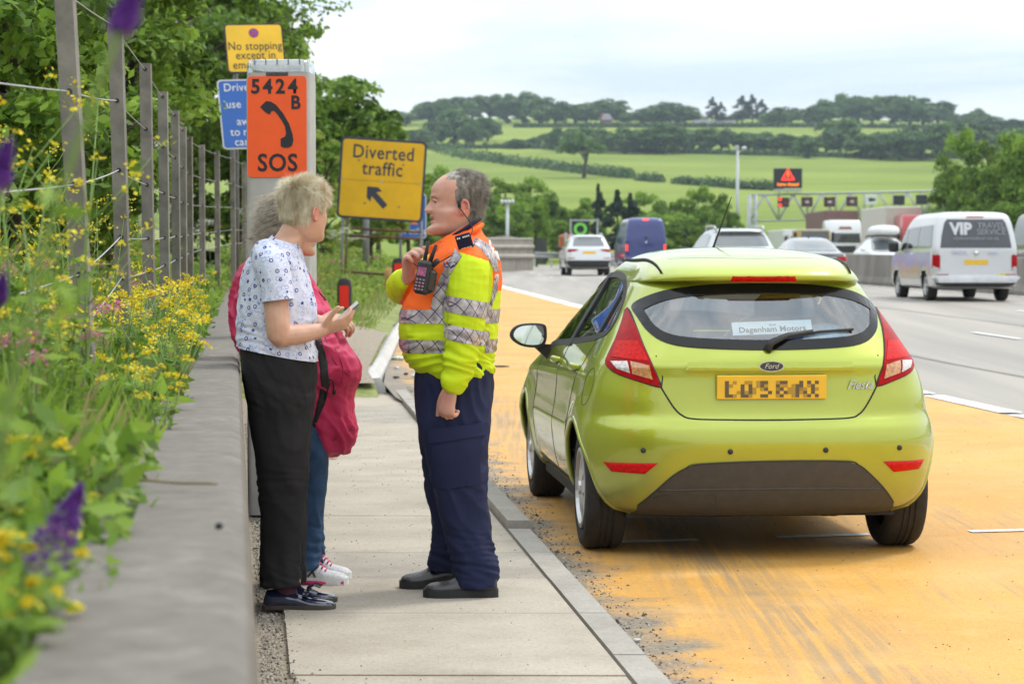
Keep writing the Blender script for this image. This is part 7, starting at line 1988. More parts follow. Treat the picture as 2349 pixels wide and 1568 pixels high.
 p, q = loc_(1307, 505), loc_(1376, 507); MB().box(((p.x + q.x) / 2, .4, p.z), (q.x - p.x, .09, .08)).build('frame_bar', M_lgrey, t, **L)
 for u in (1299, 1380): p = loc_(u, 535); MB().box((p.x, .6, p.z - .4), (.10, .8, .9)).build('side_board', M_lgrey, t, **L)
 p, q = loc_(1352, 540), loc_(1370, 556); MB().box(((p.x + q.x) / 2, .6, (p.z + q.z) / 2), (q.x - p.x, .4, p.z - q.z)).build('tool_box', M_lgrey, t, **L)
 for s in (-1, 1):
  MB().box((s * .9, -.02, .75), (.28, .06, .14), ch=.02).build('tail_lamp', M_lampon, t, **L)
  for y in (1.2, 5.6): wheel(t, s * .85, y, .38, .26, s, .24, 6, False)
 MB().box((0, .0, .72), (2.0, .05, .2)).build('rear_board', M_redlens, t, **L)
lorries()
# ================================================================== vegetation
nr = np.random.default_rng(11)
def leafmat(name, c, c2, tl=.35, rough=.55):
 return mat(name, c, rough, var=.25, scale=1.7, col2=c2, spec=.3, tl=tl, detail=3)
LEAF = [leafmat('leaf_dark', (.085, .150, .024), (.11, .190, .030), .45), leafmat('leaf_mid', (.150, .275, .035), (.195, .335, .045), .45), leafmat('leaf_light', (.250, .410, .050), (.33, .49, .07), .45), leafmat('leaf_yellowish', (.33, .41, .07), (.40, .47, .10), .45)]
FARLEAF = [leafmat('far_leaf_dark', (.052, .108, .034), (.070, .135, .042), .3), leafmat('far_leaf_mid', (.085, .170, .042), (.112, .210, .052), .3), leafmat('far_leaf_light', (.135, .240, .055), (.175, .290, .068), .3)]
CONIF = [leafmat('conifer_dark', (.012, .026, .018), (.018, .036, .024), .1), leafmat('conifer_mid', (.020, .042, .026), (.028, .055, .034), .1), leafmat('conifer_light', (.03, .06, .035), (.04, .08, .045), .1)]
M_bark = mat('bark', (.065, .052, .040), .9, var=.4, scale=9, bump=.6, stretch=(1, 1, .25))
def quad_mesh(name, V, mi, mats, smooth=False):
 n = len(V) // 4
 me = bpy.data.meshes.new(name)
 me.vertices.add(4 * n); me.vertices.foreach_set('co', np.ascontiguousarray(V, dtype=np.float32).ravel())
 me.loops.add(4 * n); me.loops.foreach_set('vertex_index', np.arange(4 * n, dtype=np.int32))
 me.polygons.add(n); me.polygons.foreach_set('loop_start', np.arange(0, 4 * n, 4, dtype=np.int32))
 for m in mats: me.materials.append(m)
 me.polygons.foreach_set('material_index', np.asarray(mi, dtype=np.int32)); me.update(calc_edges=True)
 return me
def unit(a): return a / np.maximum(1e-9, np.linalg.norm(a, axis=1, keepdims=True))
def leaves(C, N, size, asp=.55, jit=.7, along=None):
 """one rhombus per leaf"""
 n = len(C); N = unit(N + nr.normal(0, jit, (n, 3)))
 T = nr.normal(0, 1, (n, 3)) if along is None else along + nr.normal(0, .35, (n, 3))
 T = unit(T - N * (T * N).sum(1, keepdims=True)); B = np.cross(N, T); s = np.asarray(size).reshape(-1, 1) * np.ones((n, 1))
 V = np.empty((n, 4, 3)); V[:, 0] = C - T * s; V[:, 1] = C + B * s * asp; V[:, 2] = C + T * s; V[:, 3] = C - B * s * asp
 return V.reshape(-1, 3)
def crown_arrays(rx, ry, rz, lumps, per, leaf, seed, lump_r=(.28, .46), flat_bottom=.5, droop=0.0):
 """leaf clumps over an uneven crown, centre at the origin"""
 g = np.random.default_rng(seed); Cs, Ns, S, MI = [], [], [], []
 R3 = np.array([rx, ry, rz])
 for i in range(lumps):
  d = g.normal(0, 1, 3); d /= np.linalg.norm(d)
  if d[2] < -flat_bottom: d[2] *= -.5
  rad = g.uniform(.45, .88); c = d * rad * R3; r = g.uniform(*lump_r) * min(rx, ry, rz) * (1.15 - .3 * rad)
  n = int(per * g.uniform(.6, 1.4)); q = unit(g.normal(0, 1, (n, 3))); q[:, 2] = np.where(q[:, 2] < -.3, -q[:, 2] * .6, q[:, 2])
  pos = c + q * r * g.uniform(.55, 1.08, (n, 1)) * np.array([1, 1, .8])
  Cs.append(pos); Ns.append(q * .8 + np.array([0, 0, .5])); S.append(leaf * g.uniform(.6, 1.3, n))
  tone = g.choice([0, 1, 2], p=[.18, .45, .37]); mi = np.clip(tone + g.choice([-1, 0, 0, 1], n), 0, 2)
  MI.append(mi)
 return np.concatenate(Cs), np.concatenate(Ns), np.concatenate(S), np.concatenate(MI)
def tree_mesh(name, rx, ry, rz, lumps, per, leaf, seed, mats, **k):
 C, N, S, MI = crown_arrays(rx, ry, rz, lumps, per, leaf, seed, **k)
 return quad_mesh(name, leaves(C, N, S), MI, mats), C
def trunk_mb(h, r, seed, spread, zc):
 """tapered trunk and limbs; base at origin, crown centre height zc"""
 g = random.Random(seed); mb = MB()
 b = Vector((g.uniform(-.1, .1), g.uniform(-.1, .1), 0)) * h
 mb.tube([Vector((0, 0, -.3)), Vector((0, 0, h * .25)) + b * .3, Vector((0, 0, h * .6)) + b, Vector((0, 0, h * .92)) + b * 1.2], [r * 1.3, r, r * .65, r * .15], 8)
 for i in range(7):
  z = h * g.uniform(.28, .7); a = g.uniform(0, 6.28); e = Vector((math.cos(a) * spread * .7, math.sin(a) * spread * .7, h * .22))
  mb.tube([Vector((0, 0, z)) + b * (z / h), Vector((0, 0, z)) + b * (z / h) + e * .5 + Vector((0, 0, h * .03)), Vector((0, 0, z)) + b + e], [r * .5, r * .3, r * .06], 6)
 return mb
def tree(name, label, pos, rx, rz, crown_me, trunk_me, scale=1.0, rz_=0.0, group=None):
 t = thing(name, label, 'tree', group, loc=pos, rz=rz_)
 a = link_mesh('crown', crown_me, t); b = link_mesh('trunk', trunk_me, t)
 t.scale = (rx, rx, rz)
 return t
# ---- prototypes (unit crown: about 1 m half width, 2.2 m tall from the ground)
PROTO = []
for i, (lumps, per, lf, fb) in enumerate(((46, 110, .085, 2), (50, 100, .08, 2), (44, 120, .09, 2), (54, 90, .08, 2))):
 C, N, S, MI = crown_arrays(1.0, 1.0, (1.0, .95, 1.05, .9)[i], lumps, per, lf, 50 + i, lump_r=(.26, .44), flat_bottom=fb); C[:, 2] += (1.12, 1.08, 1.12, 1.15)[i]; k = np.clip(.72 + .3 * C[:, 2:3], .72, 1); C[:, :2] *= k
 cm = quad_mesh('crown', leaves(C, N, S), MI, FARLEAF); PROTO.append((cm, trunk_mb(2.0, .07, i, .8, 1.2).mesh('trunk', M_bark, True)))
C, N, S, MI = crown_arrays(.55, .55, 1.05, 26, 150, .07, 77, flat_bottom=.9); C[:, 2] += 1.1; k = np.clip(1.35 - C[:, 2:3] / 2.3, .2, 1); C[:, :2] *= k * 1.5
PROTO_CON = (quad_mesh('crown', leaves(C, N, S), MI, CONIF), trunk_mb(2.1, .05, 9, .3, 1.2).mesh('trunk', M_bark, True))
PROTO_NEAR = []
for i in range(3):
 C, N, S, MI = crown_arrays(1.0, 1.0, (.95, 1.1, .8)[i], 46, 300, .042, 90 + i, lump_r=(.2, .36), flat_bottom=2); C[:, 2] += (1.1, 1.15, 1.05)[i]
 PROTO_NEAR.append((quad_mesh('crown', leaves(C, N, S), MI, [LEAF[0], LEAF[1], LEAF[2]]), trunk_mb(1.9, .06, 20 + i, .8, 1.2).mesh('trunk', M_bark, True)))

def px_tree(u, vt, vb, wpx, D, z, proto, name, label, group=None):
 """height and width read from the photo at the depth of the ground it stands on"""
 S = F / D; zt_ = CAMZ + (VH - vt) / S; h = max(.5, zt_ - z)
 return tree(name, label, (XU(u, D), D, z), wpx * 1.12 / 2 / S, h / 1.95, proto[0], proto[1], rz_=rnd.uniform(0, 6.28), group=group)
# ridge trees
rk = random.Random(21)
ridge = [(905, 262, 300), (930, 258, 298), (985, 236, 303), (1010, 232, 302), (1045, 225, 300), (1085, 222, 300), (1125, 220, 300), (1165, 226, 300), (1205, 222, 300), (1240, 228, 300), (1275, 236, 303), (1320, 245, 300), (1345, 240, 300), (1395, 232, 300), (1430, 262, 300), (1470, 250, 302), (1500, 252, 303), (1535, 238, 303), (1570, 250, 303), (1800, 247, 302), (1775, 258, 302), (1855, 250, 303), (1885, 238, 303), (1930, 226, 303), (1965, 222, 303), (2000, 224, 303), (2045, 222, 303), (2085, 226, 303), (2150, 235, 303), (2115, 240, 300), (2190, 262, 303), (2230, 266, 305), (2270, 272, 305), (2310, 275, 305), (2345, 278, 305)]
for i, (u, vt, vb) in enumerate(ridge):
 D = D_of_v(vb) * rk.uniform(.99, 1.06); z = terrain_z(XU(u, D), D) - .5
 px_tree(u, vt, vb, rk.uniform(66, 96), D, z, PROTO[rk.randrange(4)], 'ridge_tree', *(('broadleaf tree in the ridge wood above the lone field tree', 'trees of the ridge wood') if u < 1300 else ('broadleaf tree on the ridge between the brick house and the barn', 'ridge trees by the house') if u < 1600 else ('broadleaf tree in the ridge clump above the signal gantry', 'ridge trees above the gantry')))
for u, vt, w in ((1632, 227, 46), (1652, 238, 40), (1700, 224, 60), (1725, 222, 50), (1745, 232, 44)):
 D = D_of_v(301) * rk.uniform(1.0, 1.03); px_tree(u, vt, 302, w, D, terrain_z(XU(u, D), D), PROTO_CON, 'conifer_tree', 'dark conifer standing by the farm buildings on the ridge', 'conifers on the ridge')
for u, vt, vb, w in ((1600, 262, 302, 44), (1660, 268, 303, 40), (1690, 262, 302, 40), (2240, 255, 303, 50)):
 D = D_of_v(vb) * 1.05; px_tree(u, vt, vb, w, D, terrain_z(XU(u, D), D), PROTO[rk.randrange(4)], 'ridge_tree', 'small broadleaf tree close by the ridge farm buildings', 'small ridge trees by the farm')
# second line of trees, across the middle of the hill
mid = [(960, 300, 352, 70), (1000, 280, 345, 70), (1040, 262, 340, 90), (1085, 285, 345, 60), (1118, 272, 338, 60), (1185, 320, 350, 50), (1225, 318, 350, 40), (1262, 305, 350, 50), (1290, 296, 352, 70), (1335, 292, 355, 80), (1380, 302, 357, 70), (1432, 300, 360, 75), (1480, 296, 362, 80), (1528, 285, 362, 95), (1575, 300, 362, 70), (1615, 296, 364, 75), (1655, 298, 366, 70), (1712, 305, 368, 80), (1755, 310, 370, 75), (1800, 308, 370, 75), (1850, 318, 372, 60), (1895, 300, 372, 80), (1928, 275, 370, 95), (1975, 315, 374, 70), (2020, 305, 374, 85), (2065, 300, 374, 90), (2110, 290, 374, 95), (2155, 285, 374, 95), (2195, 280, 372, 95), (2230, 285, 370, 90), (2280, 290, 370, 90), (2330, 295, 372, 90)]
for i, (u, vt, vb, w) in enumerate(mid):
 D = D_of_v(vb) * rk.uniform(.97, 1.03); z = terrain_z(XU(u, D), D) - .4
 px_tree(u, vt, vb, w * rk.uniform(.95, 1.15), D, z, PROTO[rk.randrange(4)], 'hedgerow_tree', *(('hedgerow tree on the hillside above the yellow diversion sign', 'hedgerow trees above the diversion sign') if u < 1250 else ('hedgerow tree on the hillside above the blue van', 'hedgerow trees above the blue van') if u < 1680 else ('hedgerow tree on the hillside above the signal gantry', 'hedgerow trees above the gantry')))
# the lone paler tree in the field
D = D_of_v(418); o = px_tree(1338, 312, 418, 108, D, terrain_z(XU(1338, D), D), (quad_mesh('crown', leaves(*(lambda a: (a[0] + np.array([0, 0, 1.35]), a[1], a[2]))(crown_arrays(1, 1, .85, 34, 90, .075, 131, flat_bottom=.3))), crown_arrays(1, 1, .85, 34, 90, .075, 131, flat_bottom=.3)[3], [FARLEAF[1], FARLEAF[2], leafmat('pale_leaf', (.115, .20, .055), (.15, .25, .07), .25)]), PROTO[0][1]), 'field_tree', 'lone pale green tree standing in the hedge of the lower field')
# hedges
def hedge(label, pts, hpx, seed, lf=.5, gaps=()):
 g = np.random.default_rng(seed); Cs, Ns, S, MI = [], [], [], []
 for (u0, v0), (u1, v1) in zip(pts[:-1], pts[1:]):
  n = max(3, int(abs(u1 - u0) / 7))
  for i in range(n):
   f = (i + g.random()) / n; u, v = u0 + (u1 - u0) * f, v0 + (v1 - v0) * f
   if any(a < u < b for a, b in gaps): continue
   D = D_of_v(v); s = F / D; X = XU(u, D); z = terrain_z(X, D); r = hpx / s * g.uniform(.5, .75)
   q = unit(g.normal(0, 1, (90, 3))); q[:, 2] = np.abs(q[:, 2])
   Cs.append(np.array([X, D, z]) + q * np.array([r * 1.1, r, r * 1.25]) * g.uniform(.6, 1.05, (90, 1))); Ns.append(q + np.array([0, 0, .3])); S.append(lf * g.uniform(.6, 1.3, 90)); t = g.choice([0, 0, 1]); MI.append(np.clip(t + g.choice([-1, 0, 0, 1], 90), 0, 2))
 C = np.concatenate(Cs); o = link_mesh('hedge', quad_mesh('hedge', leaves(C, np.concatenate(Ns), np.concatenate(S)), np.concatenate(MI), FARLEAF)); tag(o, label, 'hedge'); return o
hedge('dark hedge sloping across the lower field under the lone tree', [(985, 352), (1060, 372), (1200, 392), (1340, 408), (1452, 420)], 30, 1, .45)
hedge('broken dark hedge continuing past a gap towards the camera mast', [(1468, 424), (1560, 432), (1700, 442), (1790, 446)], 26, 2, .4, ((1520, 1548),))
hedge('long hedge at the foot of the hillside tree line', [(940, 352), (1200, 352), (1400, 360), (1700, 368), (2000, 374), (2360, 374)], 15, 3, .6)
hedge('hedge below the ridge wood', [(1180, 305), (1500, 306), (1850, 305), (2349, 306)], 11, 4, .9)
hedge('dark bushes at the bottom of the field behind the lorries', [(1880, 545), (1960, 530), (2020, 520), (2100, 515), (2160, 500)], 34, 5, .3)
# belt of trees behind the parapet and traffic
belt = [(985, 420, 190, 130), (1035, 405, 195, 130), (1095, 408, 190, 150), (1150, 418, 200, 140), (1205, 425, 205, 130), (1255, 440, 205, 120), (1090, 470, 165, 150), (1180, 480, 168, 140), (1300, 470, 200, 110), (1350, 460, 200, 100), (1470, 455, 205, 110), (1520, 452, 210, 110), (1560, 460, 205, 100), (1600, 445, 205, 100), (1640, 435, 205, 95), (1668, 470, 200, 70), (1580, 500, 180, 110), (1640, 505, 180, 90), (1300, 510, 175, 110), (1500, 500, 178, 120), (1010, 500, 160, 130), (1690, 530, 215, 60), (1740, 535, 215, 50)]
for i, (u, vt, D, w) in enumerate(belt):
 px_tree(u, vt, 600, w, D, zt(D) + .2, PROTO_NEAR[i % 3], 'roadside_tree', *(('leafy green tree behind the board parapet and floodlight mast', 'trees behind the parapet') if u < 1290 else ('leafy green tree in the belt behind the blue van', 'trees behind the blue van') if u < 1590 else ('leafy green tree near the foot of the camera mast', 'trees by the camera mast')))
for u, vt, w, D in ((1375, 432, 60, 195), (1415, 445, 90, 190), (1450, 452, 80, 190)):
 px_tree(u, vt, 600, w, D, zt(D), PROTO_CON, 'pine_tree', 'dark pine among the leafy trees behind the blue van', 'pines behind the blue van')
px_tree(1232, 470, 600, 60, 150, zt(150) + .2, PROTO_NEAR[1], 'sapling_tree', 'slender bright green sapling beside the dark fence panel')
# trees on the far verge at the right
for i, (u, vt, D, w) in enumerate(((2215, 330, 150, 130), (2275, 305, 140, 190), (2340, 318, 132, 200), (2190, 400, 150, 110), (2260, 430, 135, 150), (2345, 440, 125, 170), (2400, 330, 130, 200), (2040, 478, 260, 90), (1985, 490, 270, 60))):
 px_tree(u, vt, 600, w, D, zt(D) + .3, PROTO_NEAR[(i + 1) % 3], 'verge_tree', 'broad leafy tree on the far verge beside the gantry' if i < 7 else 'low dark tree at the field edge behind the lorries', 'trees on the far verge' if i < 7 else 'trees at the field edge')
# farm buildings on the ridge
def farm():
 D = D_of_v(299); S = F / D
 def bx(u0, u1, v0, v1, label, wall_m, roof_m, roofh, name='farmhouse', hip=False):
  a, b = P(u0, v1, D), P(u1, v0, D); t = thing(name, label, 'house', loc=((a.x + b.x) / 2, D, a.z)); z = terrain_z((a.x + b.x) / 2, D)
  w = b.x - a.x; MB().box(((a.x + b.x) / 2, D + 4, (b.z + z - 1) / 2), (w, 8, b.z - z + 1)).build('wall', wall_m, t)
  x0, x1, zz = a.x - .4, b.x + .4, b.z; k = w * .28 if hip else 0; xm = (a.x + b.x) / 2
  rf = MB().add([(x0, D - .4, zz), (x1, D - .4, zz), (x1, D + 8.4, zz), (x0, D + 8.4, zz), (x0 + k, D + 4, zz + roofh), (x1 - k, D + 4, zz + roofh)], [(0, 1, 5, 4), (2, 3, 4, 5), (3, 0, 4), (1, 2, 5), (0, 3, 2, 1)]).build('roof', roof_m, t)
  return t, rf, z
 br = mat('red_brick_far', (.24, .085, .06), .8, var=.2, scale=1); sl = mat('slate_far', (.16, .15, .17), .7, var=.15)
 t, rf, z = bx(1381, 1404, 275, 300, 'small red brick house with grey hipped roof among the ridge trees', br, sl, 3.2, hip=True)
 q = P(1380, 262, D); MB().box((q.x, D + 4, q.z - 1.5), (1.2, 1.2, 5)).build('chimney', br, rf)
 for u in (1387, 1397):
  q = P(u, 284, D - .1); MB().box((q.x, D - .06, q.z), (1.3, .1, 1.6)).build('window', M_darkglass, t)
 bx(1592, 1688, 292, 303, 'long low grey barn beneath the dark conifers', mat('barn_wall', (.22, .20, .22), .8), mat('barn_roof', (.20, .18, .21), .7, var=.15), 3.4, 'barn')
 t = thing('storage_tank', 'pale green round tank with a white top beside the barn', 'tank', loc=(XU(1614, D), D + 12, z))
 c = P(1614, 275, D); MB().lathe([(0, -8), (3.0, -8), (3.0, 2.0)], (c.x, D + 12, c.z), 'Z', 20).build('shell', mat('tank_green', (.25, .38, .33), .5), t, smooth=True); MB().lathe([(3.2, 2.0), (2.4, 3.2), (0, 3.8)], (c.x, D + 12, c.z), 'Z', 20).build('top', mat('tank_white', (.6, .62, .62), .5), t, smooth=True)
farm()
# far blue ridge beyond the hill
G = [[(x, 2700 + 60 * math.sin(x * .004), -40 if k == 0 else CAMZ + (600 - 272 + 4 * math.sin(x * .011) + 3 * math.sin(x * .023) + 2.5 * noise.noise((x * .03, 0, 0)) ) / F * 2700 * (1 if k == 2 else .8)) for x in np.linspace(-1200, 1400, 220)] for k in (0, 1, 2)]
structure(MB().grid([[(x, y + 200 * i, z) for x, y, z in row] for i, row in enumerate(G)]).build('far_hills', mat('far_hill_green', (.045, .085, .035), .9, var=.4, scale=.02), smooth=True))

# ---- wooded bank behind the fence
def big_bush(label, u, v, D, rx, rz, lumps, per, leaf, seed, name='bank_tree', mats=None, ground=None, twigs=True):
 c = P(u, v, D); S = F / D
 e = max(.2, WLINE(D) + WLEFT - c.x); z0 = bank_z(D, e) if ground is None else ground
 t = thing(name, label, 'tree', loc=(c.x, D, z0))
 C, N, S_, MI = crown_arrays(rx, rx, rz, lumps, per, leaf, seed, lump_r=(.18, .36), flat_bottom=.95)
 me = quad_mesh('crown', leaves(C + np.array([0, 0, c.z - z0]), N, S_), MI, mats or LEAF[:3]); link_mesh('crown', me, t)
 h = max(1.0, c.z - z0 + rz * .8)
 tm = trunk_mb(h, .05 + .02 * rx, seed, rx, c.z).mesh('trunk', M_bark, True); link_mesh('trunk', tm, t)
 return t
big_bush('dense leafy tree over the near end of the fence', 40, 160, 13.5, 1.05, 1.15, 60, 190, .045, 1)
big_bush('leafy hazel over the second and third fence posts', 215, 150, 19, 1.05, 1.4, 70, 190, .045, 2)
big_bush('tall tree whose thin branches reach over the yellow no stopping sign', 430, 30, 44, 2.3, 2.5, 90, 190, .085, 3)
big_bush('rounded shrub low behind the fence posts', 285, 330, 26, .9, .9, 50, 190, .05, 4)
big_bush('shrub at the fence foot below the hazel', 150, 400, 16.5, .85, .8, 44, 190, .045, 5)
big_bush('shrub filling the gap beside the blue sign', 535, 430, 40, 1.4, 1.6, 54, 190, .075, 6)
big_bush('tree behind the blue sign and telephone pillar', 610, 250, 58, 2.0, 3.0, 60, 170, .11, 7)
big_bush('rounded dark tree beyond the telephone pillar', 795, 320, 66, 1.6, 2.15, 56, 170, .11, 8, ground=1.2)
big_bush('second dark tree beyond the telephone pillar', 868, 345, 80, 1.3, 1.75, 44, 150, .12, 9, ground=1.2)
big_bush('bright shrub between the pillar and the diversion sign', 742, 420, 56, .8, 1.5, 40, 150, .06, 10, ground=1.0, mats=LEAF[1:4])
big_bush('lower shrub by the feet of the diversion sign', 740, 520, 53, .62, .9, 36, 140, .05, 11, ground=.8, mats=LEAF[1:4])
big_bush('leafy shrub behind the diversion sign frame', 850, 500, 62, 1.1, 1.2, 40, 150, .09, 12, ground=.8, mats=LEAF[1:4])
big_bush('shrub behind the small blue distance sign', 940, 470, 90, 1.6, 2.2, 44, 150, .13, 13, ground=1.0)
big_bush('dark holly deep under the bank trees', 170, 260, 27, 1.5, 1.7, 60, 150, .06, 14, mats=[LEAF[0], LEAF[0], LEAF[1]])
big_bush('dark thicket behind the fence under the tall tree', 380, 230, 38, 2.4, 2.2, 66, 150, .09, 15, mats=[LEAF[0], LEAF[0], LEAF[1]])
big_bush('dense hazel filling the top of the bank', 110, 60, 23, 1.5, 1.5, 66, 170, .055, 16)
# overhanging sprays at the top
def sprays():
 t = thing('overhanging_branch', 'thin leafy branches hanging over the road from above the signs', 'branch', loc=P(560, -60, 44))
 g = np.random.default_rng(5); Cs = []; mb = MB()
 for pts in ([(500, 40), (580, 0), (650, 25), (700, 30), (735, 75)], [(560, -30), (650, -20), (700, 5), (760, 20), (785, 18)], [(520, 20), (600, 60), (660, 60), (680, 105)], [(600, -20), (680, 40), (712, 62)], [(560, 70), (640, 100), (700, 95)], [(480, -20), (560, 10), (610, 30)]):
  q = smooth_path([P(u, v, 44 + .4 * math.sin(u)) for u, v in pts], 6); mb.tube(q, [.012 * (1 - .8 * i / len(q)) for i in range(len(q))], 5)
  for i, p in enumerate(q):
   f = i / len(q); n = int(g.integers(5, 16) * (1.2 - .5 * f))
   if g.random() < .3: n = 2
   Cs.append(np.array(p) + g.normal(0, .10, (n, 3)))
 C = np.concatenate(Cs); N = np.tile([0, -.3, .6], (len(C), 1))
 A = np.array(t.location); link_mesh('foliage', quad_mesh('foliage', leaves(C - A, N, nr.uniform(.045, .075, len(C))), nr.choice([0, 1, 1, 2], len(C)), LEAF[:3]), t)
 mb.build('twigs', M_bark, t, smooth=True)
sprays()

# ---- ground cover on the bank
def cover():
 g = np.random.default_rng(77); C, N, S, MI, AL = [], [], [], [], []
 n = 52000
 D = 1.6 + 34 * g.random(n) ** 1.5; e = g.random(n) ** 1.3 * np.minimum(3.4, .45 + D * .13)
 Z = np.array([bank_z(a, b) for a, b in zip(D, e)]); X = -.1221 * D + WLEFT + .03 - e
 hgt = g.random(n) ** 2.0 * np.clip(.10 + .22 * e + .10 * np.sin(D * 2.1) * np.cos(e * 4), .05, .55)
 # lean over the wall edge a little
 X = X + np.where(e < .15, g.random(n) * .05, 0)
 P_ = np.stack([X, D, Z + hgt - .01], 1)
 sz = (.011 + .006 * g.random(n)) * (1 + D / 11)
 sz = sz * np.where(g.random(n) < .3, 2.0, 1.0); keep = ~((D < 3.2) & (hgt > .30))
 P_, sz = P_[keep], sz[keep]
 link_mesh_ = quad_mesh('undergrowth', leaves(P_, np.tile([.1, -.2, .7], (len(P_), 1)), sz, .45, .8), g.choice([0, 1, 1, 2, 2, 3], len(P_)), LEAF)
 o = link_mesh('undergrowth', link_mesh_); tag(o, 'low leafy weeds covering the bank behind the wall', 'weeds', kind='stuff')
 # grass blades
 n = 30000
 D = 1.5 + 32 * g.random(n) ** 1.5; e = g.random(n) * np.minimum(3.2, .4 + D * .12)
 Z = np.array([bank_z(a, b) for a, b in zip(D, e)]); X = -.1221 * D + WLEFT + .03 - e
 h = g.uniform(.08, .34, n) * np.clip(.5 + e * .8, .5, 1.3) * np.where(D < 3.5, .6, 1); w = .0016 * (1 + D / 7)
 a = g.random(n) * 6.28; lean = g.uniform(.1, .6, n)
 B = np.stack([X, D, Z - .02], 1); d = np.stack([np.cos(a) * lean, np.sin(a) * lean, np.ones(n)], 1) * h[:, None]
 sd = np.stack([-np.sin(a), np.cos(a), np.zeros(n)], 1) * w[:, None]
 V = np.empty((n, 4, 3)); V[:, 0] = B - sd; V[:, 1] = B + sd; V[:, 2] = B + d * [[.8, .8, 1]] + sd * .4; V[:, 3] = B + d * .55 - sd * .9
 V[:, 2] = B + d; V[:, 3] = B + d * np.array([.35, .35, .6]) - sd
 o = link_mesh('grass', quad_mesh('grass', V.reshape(-1, 3), g.choice([0, 1, 1, 2], n), [LEAF[1], LEAF[2], leafmat('straw', (.36, .32, .13), (.44, .38, .18), .3)])); tag(o, 'long grass blades on the bank behind the wall', 'grass', kind='stuff')
 # verge grass by the marker posts and sign
 n = 26000
 D = 25 + 60 * g.random(n) ** 1.4; b = np.array([K2(q) for q in D]) - .34; wl_ = np.minimum(7.5, b - (-.1221 * D)); f = g.random(n); ee = .0 + f * wl_
 X = b - ee; Zr = np.array([zr(q) for q in D]); wv = np.clip((D - 22.9) / 6, 0, 1); Z = Zr + .04 + wv * (.10 + .22 * np.minimum(ee, 3) + .12 * np.maximum(0, ee - 3))
 keep = ~((D < 31) & (ee < 1.05 - .05 * (D - 25) + .2 * np.sin(D * 3)));
 h = g.uniform(.10, .38, n) * np.clip(.4 + ee * .5, .4, 1.5); a = g.random(n) * 6.28; lean = g.uniform(.1, .5, n); w = .008 * (D / 40)
 B = np.stack([X, D, Z - .02], 1)[keep]; d = (np.stack([np.cos(a) * lean, np.sin(a) * lean, np.ones(n)], 1) * h[:, None])[keep]; sd = (np.stack([np.ones(n), np.zeros(n), np.zeros(n)], 1) * w[:, None])[keep]
 V = np.empty((len(B), 4, 3)); V[:, 0] = B - sd; V[:, 1] = B + sd; V[:, 2] = B + d; V[:, 3] = B + d * np.array([.4, .4, .6]) - sd
 o = link_mesh('verge_grass', quad_mesh('verge_grass', V.reshape(-1, 3), g.choice([0, 1, 1, 2], len(B)), [LEAF[2], leafmat('verge_blade', (.20, .28, .07), (.28, .36, .10), .35), leafmat('straw', (.36, .32, .13), (.44, .38, .18), .3)])); tag(o, 'rough grass on the verge beyond the footpath', 'grass', kind='stuff')
 n = 15000
 D = 32 + 60 * g.random(n); b = np.array([K2(q) for q in D]) - .5; ee = .3 + g.random(n) * np.minimum(8, np.maximum(1, b - (-.1221 * D)))
 Z = np.array([zr(q) for q in D]) + .1 + .22 * np.minimum(ee, 3) + .12 * np.maximum(0, ee - 3); hh = g.random(n) ** 1.5 * np.clip(.2 + .3 * ee, .2, 1.5); hh = np.where(D < 50, np.minimum(hh, .3), hh)
 o = link_mesh('verge_weeds', quad_mesh('verge_weeds', leaves(np.stack([b - ee, D, Z + hh], 1), np.tile([.1, -.2, .7], (n, 1)), .05 + .03 * g.random(n), .5, .8), g.choice([0, 1, 2, 2, 3], n), LEAF)); tag(o, 'leafy weeds on the verge round the diversion sign', 'weeds', kind='stuff')
 n = 14000
 D = 95 + 60 * g.random(n); X = np.array([K2(q) for q in D]) - .5 + (g.random(n) ** 1.5) * -6
 V = leaves(np.stack([X, D, np.array([zr(q) for q in D]) + .1 + g.random(n) * .5], 1), np.tile([0, -.3, .6], (n, 1)), .12 + .06 * g.random(n))
 o = link_mesh('far_verge_weeds', quad_mesh('far_verge_weeds', V, g.choice([0, 1, 2, 2], n), LEAF)); tag(o, 'weeds along the verge near the bend', 'weeds', kind='stuff')
cover()

